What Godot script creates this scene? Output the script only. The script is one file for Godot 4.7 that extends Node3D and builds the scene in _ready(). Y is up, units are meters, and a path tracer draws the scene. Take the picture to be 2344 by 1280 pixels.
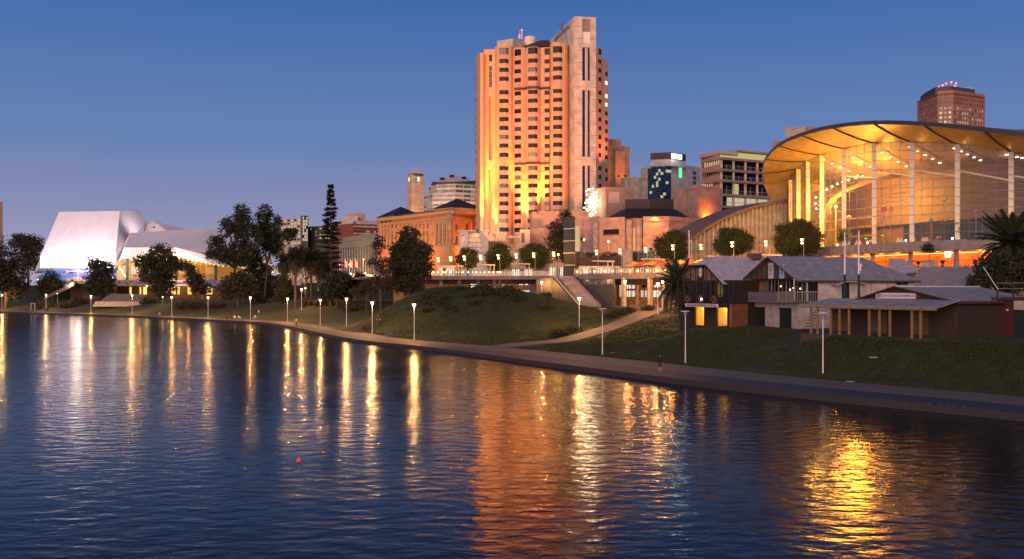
extends Node3D
# A riverside city at dusk. The photograph is 2344 x 1280; horizon at row 658, lens 2280 px, eye 8.5 m over the water.
# Plan points are Vector2(x, depth); the world is y up with depth along -z.

const F := 2280.0
const CX := 1172.0
const HY := 658.0
const CH := 8.5

var taken := {}
var mats := {}
var noise_tex := {}
var rng := RandomNumberGenerator.new()

class MB:
	var v := PackedVector3Array()
	var n := PackedVector3Array()
	var c := PackedColorArray()
	var tint := Color(1, 1, 1)
	var tinted := false
	func tri(a: Vector3, b: Vector3, d: Vector3) -> void:
		var m := (d - a).cross(b - a).normalized()
		v.append(a); v.append(b); v.append(d)
		n.append(m); n.append(m); n.append(m)
		if tinted:
			c.append(tint); c.append(tint); c.append(tint)
	func quad(a: Vector3, b: Vector3, d: Vector3, e: Vector3) -> void:
		tri(a, b, d)
		tri(a, d, e)
	func stri(a: Vector3, b: Vector3, d: Vector3, na: Vector3, nb: Vector3, nd: Vector3) -> void:
		if (d - a).cross(b - a).dot(na + nb + nd) < 0.0:
			v.append(a); v.append(d); v.append(b)
			n.append(na); n.append(nd); n.append(nb)
		else:
			v.append(a); v.append(b); v.append(d)
			n.append(na); n.append(nb); n.append(nd)
		if tinted:
			c.append(tint); c.append(tint); c.append(tint)
	func box(m: Vector3, s: Vector3, yaw := 0.0) -> void:
		obox(m, Basis(Vector3.UP, yaw), s)
	func obox(m: Vector3, b: Basis, s: Vector3) -> void:
		var x := b.x * s.x / 2.0
		var y := b.y * s.y / 2.0
		var z := b.z * s.z / 2.0
		var p := []
		for i in 8:
			p.append(m + (x if i & 1 else -x) + (y if i & 2 else -y) + (z if i & 4 else -z))
		quad(p[4], p[6], p[7], p[5]); quad(p[1], p[3], p[2], p[0])
		quad(p[5], p[7], p[3], p[1]); quad(p[0], p[2], p[6], p[4])
		quad(p[6], p[2], p[3], p[7]); quad(p[0], p[4], p[5], p[1])
	func hexa(lo: Array, hi: Array) -> void:   # any closed ring of bottom points and the ring above it, counter-clockwise seen from above
		var k := lo.size()
		for i in k:
			var j := (i + 1) % k
			quad(lo[i], hi[i], hi[j], lo[j])
		for i in range(1, k - 1):
			tri(hi[0], hi[i + 1], hi[i])
			tri(lo[0], lo[i], lo[i + 1])
	func slab(a: Vector2, b: Vector2, y0: float, y1: float, th: float) -> void:   # upright wall between plan points, th thick towards the back
		var d := (b - a).normalized()
		var back := Vector2(-d.y, d.x) * th
		if back.y < 0.0:
			back = -back
		var q := [a, b, b + back, a + back]
		var lo := []
		var hi := []
		for p in q:
			lo.append(Vector3(p.x, y0, -p.y)); hi.append(Vector3(p.x, y1, -p.y))
		hexa(lo, hi)
	func prism(poly: Array, y0: float, y1: float) -> void:
		var pk := PackedVector2Array(poly)
		var t := Geometry2D.triangulate_polygon(pk)
		for i in range(0, t.size(), 3):
			var a := pk[t[i]]
			var b := pk[t[i + 1]]
			var d := pk[t[i + 2]]
			tri(Vector3(a.x, y1, -a.y), Vector3(b.x, y1, -b.y), Vector3(d.x, y1, -d.y))
			tri(Vector3(a.x, y0, -a.y), Vector3(d.x, y0, -d.y), Vector3(b.x, y0, -b.y))
		for i in pk.size():
			var a := pk[i]
			var b := pk[(i + 1) % pk.size()]
			quad(Vector3(a.x, y0, -a.y), Vector3(a.x, y1, -a.y), Vector3(b.x, y1, -b.y), Vector3(b.x, y0, -b.y))
	func tube(p: Array, r: Array, sides := 6, caps := true) -> void:
		var rings := []
		for i in p.size():
			var a: Vector3 = p[max(i - 1, 0)]
			var b: Vector3 = p[min(i + 1, p.size() - 1)]
			var d := (b - a).normalized()
			var u := d.cross(Vector3(0.13, 0.21, 1.0)).normalized() if absf(d.z) < 0.9 else d.cross(Vector3.RIGHT).normalized()
			var w := d.cross(u)
			var ring := []
			for k in sides:
				var t := TAU * k / sides
				ring.append(u * cos(t) + w * sin(t))
			rings.append(ring)
		for i in p.size() - 1:
			for k in sides:
				var l: int = (k + 1) % sides
				var a: Vector3 = rings[i][k]
				var b: Vector3 = rings[i][l]
				var e: Vector3 = rings[i + 1][k]
				var f: Vector3 = rings[i + 1][l]
				stri(p[i] + a * r[i], p[i] + b * r[i], p[i + 1] + f * r[i + 1], a, b, f)
				stri(p[i] + a * r[i], p[i + 1] + f * r[i + 1], p[i + 1] + e * r[i + 1], a, f, e)
		if caps:
			for q in [0, p.size() - 1]:
				for k in range(1, sides - 1):
					tri(p[q] + rings[q][0] * r[q], p[q] + rings[q][k] * r[q], p[q] + rings[q][k + 1] * r[q])
	func lathe(m: Vector3, prof: Array, sides := 16) -> void:   # prof: [radius, height] from bottom to top
		for i in prof.size() - 1:
			var p: Vector2 = prof[i]
			var q: Vector2 = prof[i + 1]
			var sl := Vector2(q.y - p.y, p.x - q.x).normalized()
			for k in sides:
				var t0 := TAU * k / sides
				var t1 := TAU * (k + 1) / sides
				var a := Vector3(cos(t0), 0, sin(t0))
				var b := Vector3(cos(t1), 0, sin(t1))
				var na := a * sl.x + Vector3(0, sl.y, 0)
				var nb := b * sl.x + Vector3(0, sl.y, 0)
				var up := Vector3.UP
				if p.x > 0.0001:
					stri(m + a * p.x + up * p.y, m + b * q.x + up * q.y, m + b * p.x + up * p.y, na, nb, nb)
				if q.x > 0.0001:
					stri(m + a * p.x + up * p.y, m + a * q.x + up * q.y, m + b * q.x + up * q.y, na, na, nb)
	func ball(m: Vector3, r: Vector3, seg := 12) -> void:
		var h: int = maxi(4, seg / 2)
		for i in h:
			for k in seg:
				var q := []
				for e in [[i, k], [i + 1, k], [i + 1, k + 1], [i, k + 1]]:
					var a: float = PI * e[0] / h
					var t: float = TAU * e[1] / seg
					q.append(Vector3(sin(a) * cos(t), cos(a), sin(a) * sin(t)))
				stri(m + q[0] * r, m + q[2] * r, m + q[1] * r, q[0], q[2], q[1])
				stri(m + q[0] * r, m + q[3] * r, m + q[2] * r, q[0], q[3], q[2])
	func mesh(o: Vector3) -> ArrayMesh:
		var s := PackedVector3Array(v)
		if o != Vector3.ZERO:
			for i in s.size():
				s[i] -= o
		var arr := []
		arr.resize(Mesh.ARRAY_MAX)
		arr[Mesh.ARRAY_VERTEX] = s
		arr[Mesh.ARRAY_NORMAL] = n
		if tinted:
			arr[Mesh.ARRAY_COLOR] = c
		var am := ArrayMesh.new()
		am.add_surface_from_arrays(Mesh.PRIMITIVE_TRIANGLES, arr)
		return am

# ---------- pixels, plans, walls

func P(px: float, py: float, d: float) -> Vector3:
	return Vector3((px - CX) / F * d, CH - (py - HY) / F * d, -d)

func L(px: float, d: float) -> Vector2:
	return Vector2((px - CX) / F * d, d)

func Y(py: float, d: float) -> float:
	return CH - (py - HY) / F * d

func V(p: Vector2, y: float) -> Vector3:
	return Vector3(p.x, y, -p.y)

func share(px: float, a: Vector2, b: Vector2) -> float:   # where along the plan line a-b the sight line through column px meets it
	var k := (px - CX) / F
	var d := b - a
	return (k * a.y - a.x) / (d.x - k * d.y)

func outward(a: Vector2, b: Vector2) -> Vector2:   # the normal of wall a-b that faces the river bank (the eye's side)
	var d := (b - a).normalized()
	var m := Vector2(d.y, -d.x)
	return m if m.dot(-(a + b) / 2.0) > 0.0 else -m

# ---------- things and parts

func numbered(called: String) -> String:
	if not taken.has(called):
		taken[called] = 0
		return called
	taken[called] += 1
	return "%s_%03d" % [called, taken[called]]

func tag(o: Node, label: String, category: String, group := "") -> void:
	o.set_meta("label", label)
	o.set_meta("category", category)
	if group:
		o.set_meta("group", group)

func thing(called: String, label: String, category: String, at := Vector3.ZERO, group := "") -> Node3D:
	var o := Node3D.new()
	o.name = numbered(called)
	add_child(o)
	o.position = at
	tag(o, label, category, group)
	return o

func base_of(o: Node) -> Vector3:
	while o != self and o.get_parent() != self:
		o = o.get_parent()
	return Vector3.ZERO if o == self else (o as Node3D).position

func part(mb: MB, called: String, m: Material, parent: Node) -> MeshInstance3D:
	var o := MeshInstance3D.new()
	o.name = called
	o.mesh = mb.mesh(base_of(parent))
	o.material_override = m
	parent.add_child(o, true)
	return o

func single(mb: MB, called: String, m: Material, label: String, category: String, at: Vector3, group := "") -> MeshInstance3D:
	var o := MeshInstance3D.new()
	o.name = numbered(called)
	o.mesh = mb.mesh(at)
	o.material_override = m
	add_child(o)
	o.position = at
	tag(o, label, category, group)
	return o

func setting(mb: MB, called: String, m: Material) -> MeshInstance3D:
	var o := MeshInstance3D.new()
	o.name = numbered(called)
	o.mesh = mb.mesh(Vector3.ZERO)
	o.material_override = m
	o.set_meta("kind", "structure")
	add_child(o)
	return o

func copy(o: Node3D, called: String, at: Vector3, yaw := 0.0, label := "", group := "") -> Node3D:
	var r: Node3D = o.duplicate()
	r.name = numbered(called)
	add_child(r)
	r.position = at
	r.rotation.y = yaw
	if label:
		r.set_meta("label", label)
	if group:
		r.set_meta("group", group)
	return r

func bulb(at: Vector3, energy: float, col: Color, size: float, parent: Node, called := "bulb_light") -> OmniLight3D:
	var l := OmniLight3D.new()
	l.name = called
	l.light_energy = energy
	l.light_color = col
	l.light_size = size
	l.omni_range = 120.0
	l.omni_attenuation = 2.0
	l.shadow_enabled = true
	parent.add_child(l, true)
	l.position = at - base_of(parent)
	return l

func spot(at: Vector3, to: Vector3, energy: float, col: Color, angle: float, soft: float, size: float, parent: Node) -> SpotLight3D:
	var l := SpotLight3D.new()
	l.name = "beam_light"
	l.light_energy = energy
	l.light_color = col
	l.light_size = size
	l.spot_angle = angle
	l.spot_angle_attenuation = soft
	l.spot_range = 200.0
	l.spot_attenuation = 2.0
	l.shadow_enabled = true
	parent.add_child(l, true)
	var o := at - base_of(parent)
	var d := (to - at).normalized()
	l.transform = Transform3D(Basis.looking_at(d, Vector3.UP if absf(d.y) < 0.98 else Vector3.RIGHT), o)
	return l

func area(at: Vector3, to: Vector3, size: Vector2, energy: float, col: Color, parent: Node) -> AreaLight3D:
	var l := AreaLight3D.new()
	l.name = "panel_light"
	l.light_energy = energy
	l.light_color = col
	l.area_size = size
	l.area_range = 150.0
	l.shadow_enabled = true
	parent.add_child(l, true)
	var d := (to - at).normalized()
	l.transform = Transform3D(Basis.looking_at(d, Vector3.UP if absf(d.y) < 0.98 else Vector3.RIGHT), at - base_of(parent))
	return l

# ---------- materials

func noise(key: String) -> Texture2D:
	if noise_tex.has(key):
		return noise_tex[key]
	var f := FastNoiseLite.new()
	f.seed = 11 + noise_tex.size()
	var t := NoiseTexture2D.new()
	t.width = 512
	t.height = 512
	t.seamless = true
	var g := Gradient.new()
	f.fractal_type = FastNoiseLite.FRACTAL_FBM
	match key:
		"cloudy":
			f.noise_type = FastNoiseLite.TYPE_SIMPLEX_SMOOTH
			f.frequency = 0.008
			f.fractal_octaves = 6
			g.colors = PackedColorArray([Color(0.72, 0.72, 0.72), Color(1, 1, 1)])
		"faint":
			f.noise_type = FastNoiseLite.TYPE_SIMPLEX_SMOOTH
			f.frequency = 0.012
			f.fractal_octaves = 5
			g.colors = PackedColorArray([Color(0.90, 0.90, 0.90), Color(1, 1, 1)])
		"grit":
			f.noise_type = FastNoiseLite.TYPE_SIMPLEX
			f.frequency = 0.05
			f.fractal_octaves = 5
			g.colors = PackedColorArray([Color(0.6, 0.6, 0.6), Color(1, 1, 1)])
		"turf":
			f.noise_type = FastNoiseLite.TYPE_SIMPLEX
			f.frequency = 0.02
			f.fractal_octaves = 7
			f.fractal_gain = 0.65
			g.colors = PackedColorArray([Color(0.42, 0.40, 0.30), Color(0.80, 0.86, 0.55), Color(1.0, 0.95, 0.72)])
			g.offsets = PackedFloat32Array([0.15, 0.55, 0.9])
		"foliage":
			f.noise_type = FastNoiseLite.TYPE_SIMPLEX
			f.frequency = 0.03
			f.fractal_octaves = 4
			g.colors = PackedColorArray([Color(0.55, 0.55, 0.5), Color(1, 1, 0.9)])
	t.color_ramp = g
	t.noise = f
	noise_tex[key] = t
	return t

func mat(key: String, r: float, g: float, b: float, rough := 0.8, tex := "cloudy", scale := 0.15, metal := 0.0) -> StandardMaterial3D:
	if mats.has(key):
		return mats[key]
	var m := StandardMaterial3D.new()
	m.resource_name = key
	m.albedo_color = Color(r, g, b).linear_to_srgb()
	m.roughness = rough
	m.metallic = metal
	m.cull_mode = BaseMaterial3D.CULL_DISABLED
	if tex:
		m.albedo_texture = noise(tex)
		m.uv1_triplanar = true
		m.uv1_world_triplanar = true
		m.uv1_scale = Vector3(scale, scale, scale)
	mats[key] = m
	return m

func glow(key: String, r: float, g: float, b: float, e: float) -> StandardMaterial3D:
	if mats.has(key):
		return mats[key]
	var m := StandardMaterial3D.new()
	m.resource_name = key
	m.albedo_color = Color(0.12, 0.12, 0.12)
	m.emission_enabled = true
	m.emission = Color(r, g, b).linear_to_srgb()
	m.emission_energy_multiplier = e
	m.cull_mode = BaseMaterial3D.CULL_DISABLED
	mats[key] = m
	return m

func dim_room(key: String, r: float, g: float, b: float, e: float, scale := 0.35) -> StandardMaterial3D:   # a lit room behind its glass: uneven glow of what is inside
	if mats.has(key):
		return mats[key]
	var m := glow(key, r, g, b, e)
	m.emission_operator = BaseMaterial3D.EMISSION_OP_MULTIPLY
	m.emission_texture = noise("grit")
	m.uv1_triplanar = true
	m.uv1_world_triplanar = true
	m.uv1_scale = Vector3(scale, scale, scale)
	m.roughness = 0.15
	return m

func glass(key: String, r: float, g: float, b: float, a: float) -> StandardMaterial3D:
	if mats.has(key):
		return mats[key]
	var m := StandardMaterial3D.new()
	m.resource_name = key
	m.albedo_color = Color(r, g, b, a)
	m.roughness = 0.04
	m.transparency = BaseMaterial3D.TRANSPARENCY_ALPHA
	m.cull_mode = BaseMaterial3D.CULL_DISABLED
	mats[key] = m
	return m

# ---------- walls with real openings

# wall from a to b; rects: [t0, t1, y0, y1] in shares of the length and metres; reveals go `deep` metres back
func holes(mb: MB, a: Vector2, b: Vector2, y0: float, y1: float, rects: Array, deep := 0.3) -> void:
	var ts := [0.0, 1.0]
	var ys := [y0, y1]
	for r in rects:
		for t in [r[0], r[1]]:
			if not ts.has(t): ts.append(t)
		for y in [r[2], r[3]]:
			if not ys.has(y): ys.append(y)
	ts.sort()
	ys.sort()
	var back := -outward(a, b) * deep
	for j in ys.size() - 1:
		var ym: float = (ys[j] + ys[j + 1]) / 2.0
		if ym < y0 or ym > y1: continue
		var row := []
		for r in rects:
			if ym > r[2] and ym < r[3]: row.append(r)
		var from := 0.0
		var open := false
		var start := 0.0
		for i in ts.size() - 1:
			var tm: float = (ts[i] + ts[i + 1]) / 2.0
			var solid := true
			for r in row:
				if tm > r[0] and tm < r[1]:
					solid = false
					break
			if solid and not open:
				open = true
				start = ts[i]
			if open and (not solid or i == ts.size() - 2):
				open = false
				var e: float = ts[i] if not solid else ts[i + 1]
				var p := a.lerp(b, start)
				var q := a.lerp(b, e)
				mb.quad(V(p, ys[j]), V(p, ys[j + 1]), V(q, ys[j + 1]), V(q, ys[j]))
	for r in rects:
		var p := a.lerp(b, r[0])
		var q := a.lerp(b, r[1])
		mb.quad(V(p, r[2]), V(p, r[3]), V(p + back, r[3]), V(p + back, r[2]))
		mb.quad(V(q, r[2]), V(q + back, r[2]), V(q + back, r[3]), V(q, r[3]))
		mb.quad(V(p, r[2]), V(p + back, r[2]), V(q + back, r[2]), V(q, r[2]))
		mb.quad(V(p, r[3]), V(q, r[3]), V(q + back, r[3]), V(p + back, r[3]))

func pane(a: Vector2, b: Vector2, r: Array, deep: float, m: Material, parent: Node, called := "window", mull := 0, frame_mat: Material = null) -> MeshInstance3D:
	var back := -outward(a, b) * deep
	var p := a.lerp(b, r[0]) + back
	var q := a.lerp(b, r[1]) + back
	var mb := MB.new()
	mb.quad(V(p, r[2]), V(p, r[3]), V(q, r[3]), V(q, r[2]))
	var w := part(mb, called, m, parent)
	if mull > 0 and frame_mat:
		var o := outward(a, b) * 0.06
		for i in mull:
			var f := MB.new()
			var s := p.lerp(q, (i + 1.0) / (mull + 1.0))
			f.slab(s + o - (q - p).normalized() * 0.05, s + o + (q - p).normalized() * 0.05, r[2], r[3], 0.055)
			part(f, "mullion", frame_mat, w)
	return w

func grid(n: int, rows: Array, t0: float, t1: float, fill: float) -> Array:   # n columns between t0 and t1; rows: [y0, y1]
	var out := []
	var step := (t1 - t0) / n
	for r in rows:
		for i in n:
			var m := t0 + step * (i + 0.5)
			out.append([m - step * fill / 2.0, m + step * fill / 2.0, r[0], r[1]])
	return out

func rows_of(y0: float, y1: float, n: int, fill: float) -> Array:
	var out := []
	var step := (y1 - y0) / n
	for i in n:
		var m := y0 + step * (i + 0.5)
		out.append([m - step * fill / 2.0, m + step * fill / 2.0])
	return out

# a rectangle standing proud of wall a-b, between columns px0 and px1 and heights y0 and y1
func proud(mb: MB, a: Vector2, b: Vector2, t0: float, t1: float, y0: float, y1: float, out: float, into := 0.05) -> void:
	var o := outward(a, b)
	mb.slab(a.lerp(b, t0) + o * out, a.lerp(b, t1) + o * out, y0, y1, out + into)

func body(mb: MB, ring: Array, y0: float, y1: float, walls: Array) -> void:   # closed building; faces listed in walls are left to holes()
	var k := ring.size()
	for i in k:
		if walls.has(i): continue
		var a: Vector2 = ring[i]
		var b: Vector2 = ring[(i + 1) % k]
		mb.quad(V(a, y0), V(a, y1), V(b, y1), V(b, y0))
	var pk := PackedVector2Array(ring)
	var t := Geometry2D.triangulate_polygon(pk)
	for i in range(0, t.size(), 3):
		mb.tri(V(pk[t[i]], y1), V(pk[t[i + 1]], y1), V(pk[t[i + 2]], y1))

func smooth(a: float, b: float, x: float) -> float:
	return smoothstep(a, b, x)

# ---------- the scene

func _ready() -> void:
	rng.seed = 20
	# camera: level, lens shifted a little so that the horizon lies just below the middle
	var cam := Camera3D.new()
	cam.name = "camera"
	cam.projection = Camera3D.PROJECTION_FRUSTUM
	cam.near = 0.5
	cam.far = 4000.0
	cam.size = 1280.0 / F * cam.near
	cam.frustum_offset = Vector2(0, (HY - 640.0) / F * cam.near)
	cam.position = Vector3(0, CH, 0)
	add_child(cam)
	cam.current = true
	# dusk sky, the same all round
	var we := WorldEnvironment.new()
	we.name = "world_environment"
	var env := Environment.new()
	env.background_mode = Environment.BG_SKY
	var sky := Sky.new()
	var sm := PanoramaSkyMaterial.new()   # clear air only: rose at the horizon, blue above, deepening to the zenith
	var stops := [[-90.0, 0.10, 0.10, 0.14], [-1.0, 0.22, 0.20, 0.25], [0.0, 0.42, 0.37, 0.47], [2.5, 0.31, 0.31, 0.465], [5.2, 0.225, 0.256, 0.46], [8.4, 0.128, 0.222, 0.46], [16.0, 0.054, 0.146, 0.41], [32.0, 0.034, 0.092, 0.27], [90.0, 0.022, 0.056, 0.17]]
	var im := Image.create(64, 1024, false, Image.FORMAT_RGBAF)
	for y in 1024:
		var e := 90.0 - (y + 0.5) * 180.0 / 1024.0
		var k := 0
		while k < stops.size() - 2 and stops[k + 1][0] < e: k += 1
		var f := smoothstep(0.0, 1.0, (e - stops[k][0]) / (stops[k + 1][0] - stops[k][0])) * 0.35 + 0.65 * clampf((e - stops[k][0]) / (stops[k + 1][0] - stops[k][0]), 0.0, 1.0)
		im.fill_rect(Rect2i(0, y, 64, 1), Color(lerpf(stops[k][1], stops[k + 1][1], f), lerpf(stops[k][2], stops[k + 1][2], f), lerpf(stops[k][3], stops[k + 1][3], f)))
	sm.panorama = ImageTexture.create_from_image(im)
	sky.sky_material = sm
	env.sky = sky
	env.tonemap_mode = Environment.TONE_MAPPER_LINEAR
	env.tonemap_exposure = 1.0
	env.sdfgi_enabled = true
	env.ssao_enabled = true
	env.ssil_enabled = true
	we.environment = env
	add_child(we)
	# what is left of the daylight: a broad pink glow from the western sky behind the camera
	var sun := DirectionalLight3D.new()
	sun.name = "afterglow"
	sun.light_energy = 1.3
	sun.light_color = Color(1.0, 0.81, 0.70)
	sun.light_angular_distance = 60.0
	sun.sky_mode = DirectionalLight3D.SKY_MODE_LIGHT_ONLY
	sun.shadow_enabled = true
	add_child(sun)
	sun.look_at_from_position(Vector3.ZERO, Vector3(0.35, -0.13, -1.0))

	make_setting()
	make_hotel()
	make_hotel_podium()
	make_auditorium()
	make_convention_hall()
	make_fin_wing()
	make_station()
	make_theatre()
	make_far_buildings()
	make_deck()
	make_clubs()
	make_trees()
	make_lamps()
	make_people()
	make_small_things()

# ---------- river bank, ground, water

var bank := PackedVector2Array()
const BANK := [[-420, 520], [-300, 428], [-172, 334], [-107, 281], [-72, 245], [-54, 223], [-36, 181], [-23.5, 152.6], [-9.9, 131.8], [1.4, 110.7], [9.6, 96], [16, 85], [23.6, 74], [28, 68.7], [32.4, 63], [45, 46], [75, 6], [110, -40]]

func inland(p: Vector2) -> Vector2:   # (distance inland of the water's edge, x of the nearest point of the edge)
	var best := 1e9
	var sgn := 1.0
	var bx := 0.0
	for i in bank.size() - 1:
		var a := bank[i]
		var d := bank[i + 1] - a
		var t := clampf((p - a).dot(d) / d.length_squared(), 0.0, 1.0)
		var q := a + d * t
		var e := p.distance_squared_to(q)
		if e < best:
			best = e
			sgn = 1.0 if (p - q).dot(Vector2(-d.y, d.x)) >= 0.0 else -1.0
			bx = q.x
	return Vector2(sgn * sqrt(best), bx)

func path_width(bx: float) -> float:
	return lerpf(lerpf(4.6, 7.0, smooth(-90.0, -25.0, bx)), 10.0, smooth(-20.0, 6.0, bx))

func ground(p: Vector2) -> float:
	return ground_at(p, inland(p))

func ground_at(p: Vector2, e: Vector2) -> float:
	var s := e.x
	var w := path_width(e.y)
	if s < 1.5:
		return -1.6
	if s < w - 0.4:
		return 0.38
	var left := 3.8 * smooth(w, w + 26.0, s)
	var mid := 4.0 * smooth(20.0, 62.0, s)
	var right := 3.2 * smooth(w + 2.0, 30.0, s)
	var far_right := 3.5 * smooth(w + 1.0, 17.6, s)
	var h := lerpf(left, mid, smooth(-27.0, -17.0, e.y))
	h = lerpf(h, right, smooth(-9.0, 1.5, e.y))
	h = lerpf(h, far_right, smooth(8.0, 17.0, e.y))
	var m := (p - Vector2(-7.0, 187.0)) / Vector2(17.0, 12.0)
	h += 3.9 * exp(-pow(m.length_squared(), 1.7))
	m = (p - Vector2(-20.0, 193.0)) / Vector2(10.0, 11.0)
	h += 2.3 * exp(-pow(m.length_squared(), 1.4))
	h += 5.0 * smooth(372.0, 398.0, p.y)
	return 0.5 + h + 0.06 * sin(p.x * 0.31 + 1.3) * sin(p.y * 0.23) * smooth(w, w + 5.0, s)

func strip(mb: MB, s0f: float, s1f: float, y: float, drop: float) -> void:   # a band of paving between two shares of the path's width
	for i in bank.size() - 1:
		var q := []
		for k in [i, i + 1]:
			var a := bank[maxi(k - 1, 0)]
			var b := bank[mini(k + 1, bank.size() - 1)]
			var d := (b - a).normalized()
			var m := Vector2(-d.y, d.x)
			var w := path_width(bank[k].x)
			q.append(bank[k] + m * w * s0f)
			q.append(bank[k] + m * w * s1f)
		mb.quad(V(q[0], y), V(q[1], y), V(q[3], y), V(q[2], y))
		mb.quad(V(q[0], y), V(q[2], y), V(q[2], y - drop), V(q[0], y - drop))
		mb.quad(V(q[1], y), V(q[1], y - drop), V(q[3], y - drop), V(q[3], y))

func draped(mb: MB, line: Array, w: float, lift: float) -> void:
	var c := Curve2D.new()
	for i in line.size():
		var a: Vector2 = line[maxi(i - 1, 0)]
		var b: Vector2 = line[mini(i + 1, line.size() - 1)]
		var t := (b - a) / 6.0
		c.add_point(line[i], -t, t)
	var n := int(c.get_baked_length() / 0.8)
	var cross := 6
	var last := []
	for i in n + 1:
		var o := c.get_baked_length() * i / n
		var p := c.sample_baked(o)
		var d := (c.sample_baked(minf(o + 0.5, c.get_baked_length())) - c.sample_baked(maxf(o - 0.5, 0.0))).normalized()
		var m := Vector2(-d.y, d.x)
		var row := []
		for k in cross + 1:
			var q := p + m * w * (float(k) / cross - 0.5)
			row.append(V(q, ground(q) + lift))
		if last:
			for k in cross:
				mb.quad(last[k], last[k + 1], row[k + 1], row[k])
			for k in [0, cross]:
				mb.quad(last[k], row[k], row[k] - Vector3(0, 0.3, 0), last[k] - Vector3(0, 0.3, 0))
		last = row

func make_setting() -> void:
	var c := Curve2D.new()
	for i in BANK.size():
		var p := Vector2(BANK[i][0], BANK[i][1])
		var a := Vector2(BANK[maxi(i - 1, 0)][0], BANK[maxi(i - 1, 0)][1])
		var b := Vector2(BANK[mini(i + 1, BANK.size() - 1)][0], BANK[mini(i + 1, BANK.size() - 1)][1])
		var t := (b - a) / 6.0
		c.add_point(p, -t, t)
	for i in BANK.size() - 1:
		for k in 5:
			bank.append(c.sample(i, k / 5.0))
	bank.append(c.sample(BANK.size() - 1, 0.0))

	# ground sheet, fine where the lawns are, coarse out to the horizon
	var xs := []
	var ds := []
	var x := -2200.0
	while x < 1800.0:
		xs.append(x)
		x += 2.0 if x > -140.0 and x < 92.0 else 10.0 if x > -400.0 and x < 300.0 else 100.0
	var d := -60.0
	while d < 3400.0:
		ds.append(d)
		d += 2.0 if d > 56.0 and d < 300.0 else 8.0 if d < 420.0 else 100.0
	var hs := []
	var ss := []
	for j in ds.size():
		var row := PackedFloat32Array()
		var srow := PackedFloat32Array()
		for i in xs.size():
			var p := Vector2(xs[i], ds[j])
			var near := p.y < 460.0 and absf(p.x) < 420.0
			var e := inland(p) if near else Vector2(9, 9)
			row.append(ground_at(p, e) if near else 9.0)
			srow.append(e.x)
		hs.append(row)
		ss.append(srow)
	var v := PackedVector3Array()
	var nn := PackedVector3Array()
	var idx := PackedInt32Array()
	for j in ds.size():
		for i in xs.size():
			v.append(Vector3(xs[i], hs[j][i], -ds[j]))
			var i0: int = maxi(i - 1, 0)
			var i1: int = mini(i + 1, xs.size() - 1)
			var j0: int = maxi(j - 1, 0)
			var j1: int = mini(j + 1, ds.size() - 1)
			nn.append(Vector3(-(hs[j][i1] - hs[j][i0]) / (xs[i1] - xs[i0]), 1.0, (hs[j1][i] - hs[j0][i]) / (ds[j1] - ds[j0])).normalized())
	for j in ds.size() - 1:
		for i in xs.size() - 1:
			if maxf(maxf(ss[j][i], ss[j + 1][i]), maxf(ss[j][i + 1], ss[j + 1][i + 1])) < 0.0:
				continue
			var a := j * xs.size() + i
			idx.append_array(PackedInt32Array([a, a + xs.size(), a + xs.size() + 1, a, a + xs.size() + 1, a + 1]))
	var arr := []
	arr.resize(Mesh.ARRAY_MAX)
	arr[Mesh.ARRAY_VERTEX] = v
	arr[Mesh.ARRAY_NORMAL] = nn
	arr[Mesh.ARRAY_INDEX] = idx
	var am := ArrayMesh.new()
	am.add_surface_from_arrays(Mesh.PRIMITIVE_TRIANGLES, arr)
	var g := MeshInstance3D.new()
	g.name = "lawn_ground"
	g.mesh = am
	var turf := mat("turf", 0.036, 0.047, 0.009, 0.95, "turf", 0.045)
	turf.heightmap_enabled = true
	turf.heightmap_texture = noise("grit")
	turf.heightmap_scale = 3.0
	g.material_override = turf
	g.set_meta("kind", "structure")
	add_child(g)

	# tufts that roughen the nearer lawns
	var tuft := MB.new()
	var gr := RandomNumberGenerator.new()
	gr.seed = 41
	for k in 6:
		var a := TAU * k / 6.0 + gr.randf()
		var o := Vector3(cos(a), 0, sin(a)) * gr.randf_range(0.02, 0.16)
		var w := Vector3(-sin(a), 0, cos(a)) * 0.035
		tuft.tri(o - w, o + w, o * 1.6 + Vector3(0, gr.randf_range(0.08, 0.16), 0))
	var mm := MultiMesh.new()
	mm.transform_format = MultiMesh.TRANSFORM_3D
	mm.use_colors = true
	mm.mesh = tuft.mesh(Vector3.ZERO)
	var places := []
	var lane := [L(1085, 128), L(1190, 138), L(1300, 149), L(1400, 161), L(1476, 173), L(1497, 186), L(1474, 200), L(1446, 213)]
	var fn := FastNoiseLite.new()
	fn.seed = 6
	fn.frequency = 0.09
	while places.size() < 48000:
		var dd := 70.0 + 130.0 * pow(gr.randf(), 1.6)
		var p := L(gr.randf_range(820.0, 2400.0), dd)
		var e := inland(p)
		if e.x < path_width(e.y) + 0.25 or (e.y > 8.0 and e.x > 17.5) or (e.y > -6.0 and e.x > 28.0): continue
		if fn.get_noise_2dv(p) < -0.25 and gr.randf() < 0.8: continue   # worn patches
		var near := false
		for i in lane.size() - 1:
			var q := Geometry2D.get_closest_point_to_segment(p, lane[i], lane[i + 1])
			if q.distance_to(p) < 2.8: near = true
		if near: continue
		places.append(V(p, ground_at(p, e) - 0.01))
	mm.instance_count = places.size()
	for i in places.size():
		mm.set_instance_transform(i, Transform3D(Basis(Vector3.UP, gr.randf() * TAU).scaled(Vector3.ONE * gr.randf_range(0.7, 1.5)), places[i]))
		var lush := gr.randf_range(0.7, 1.35)
		mm.set_instance_color(i, Color(0.033 * lush * gr.randf_range(0.8, 1.25), 0.046 * lush, 0.009 * lush))
	var gi := MultiMeshInstance3D.new()
	gi.name = "lawn_grass"
	gi.multimesh = mm
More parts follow.
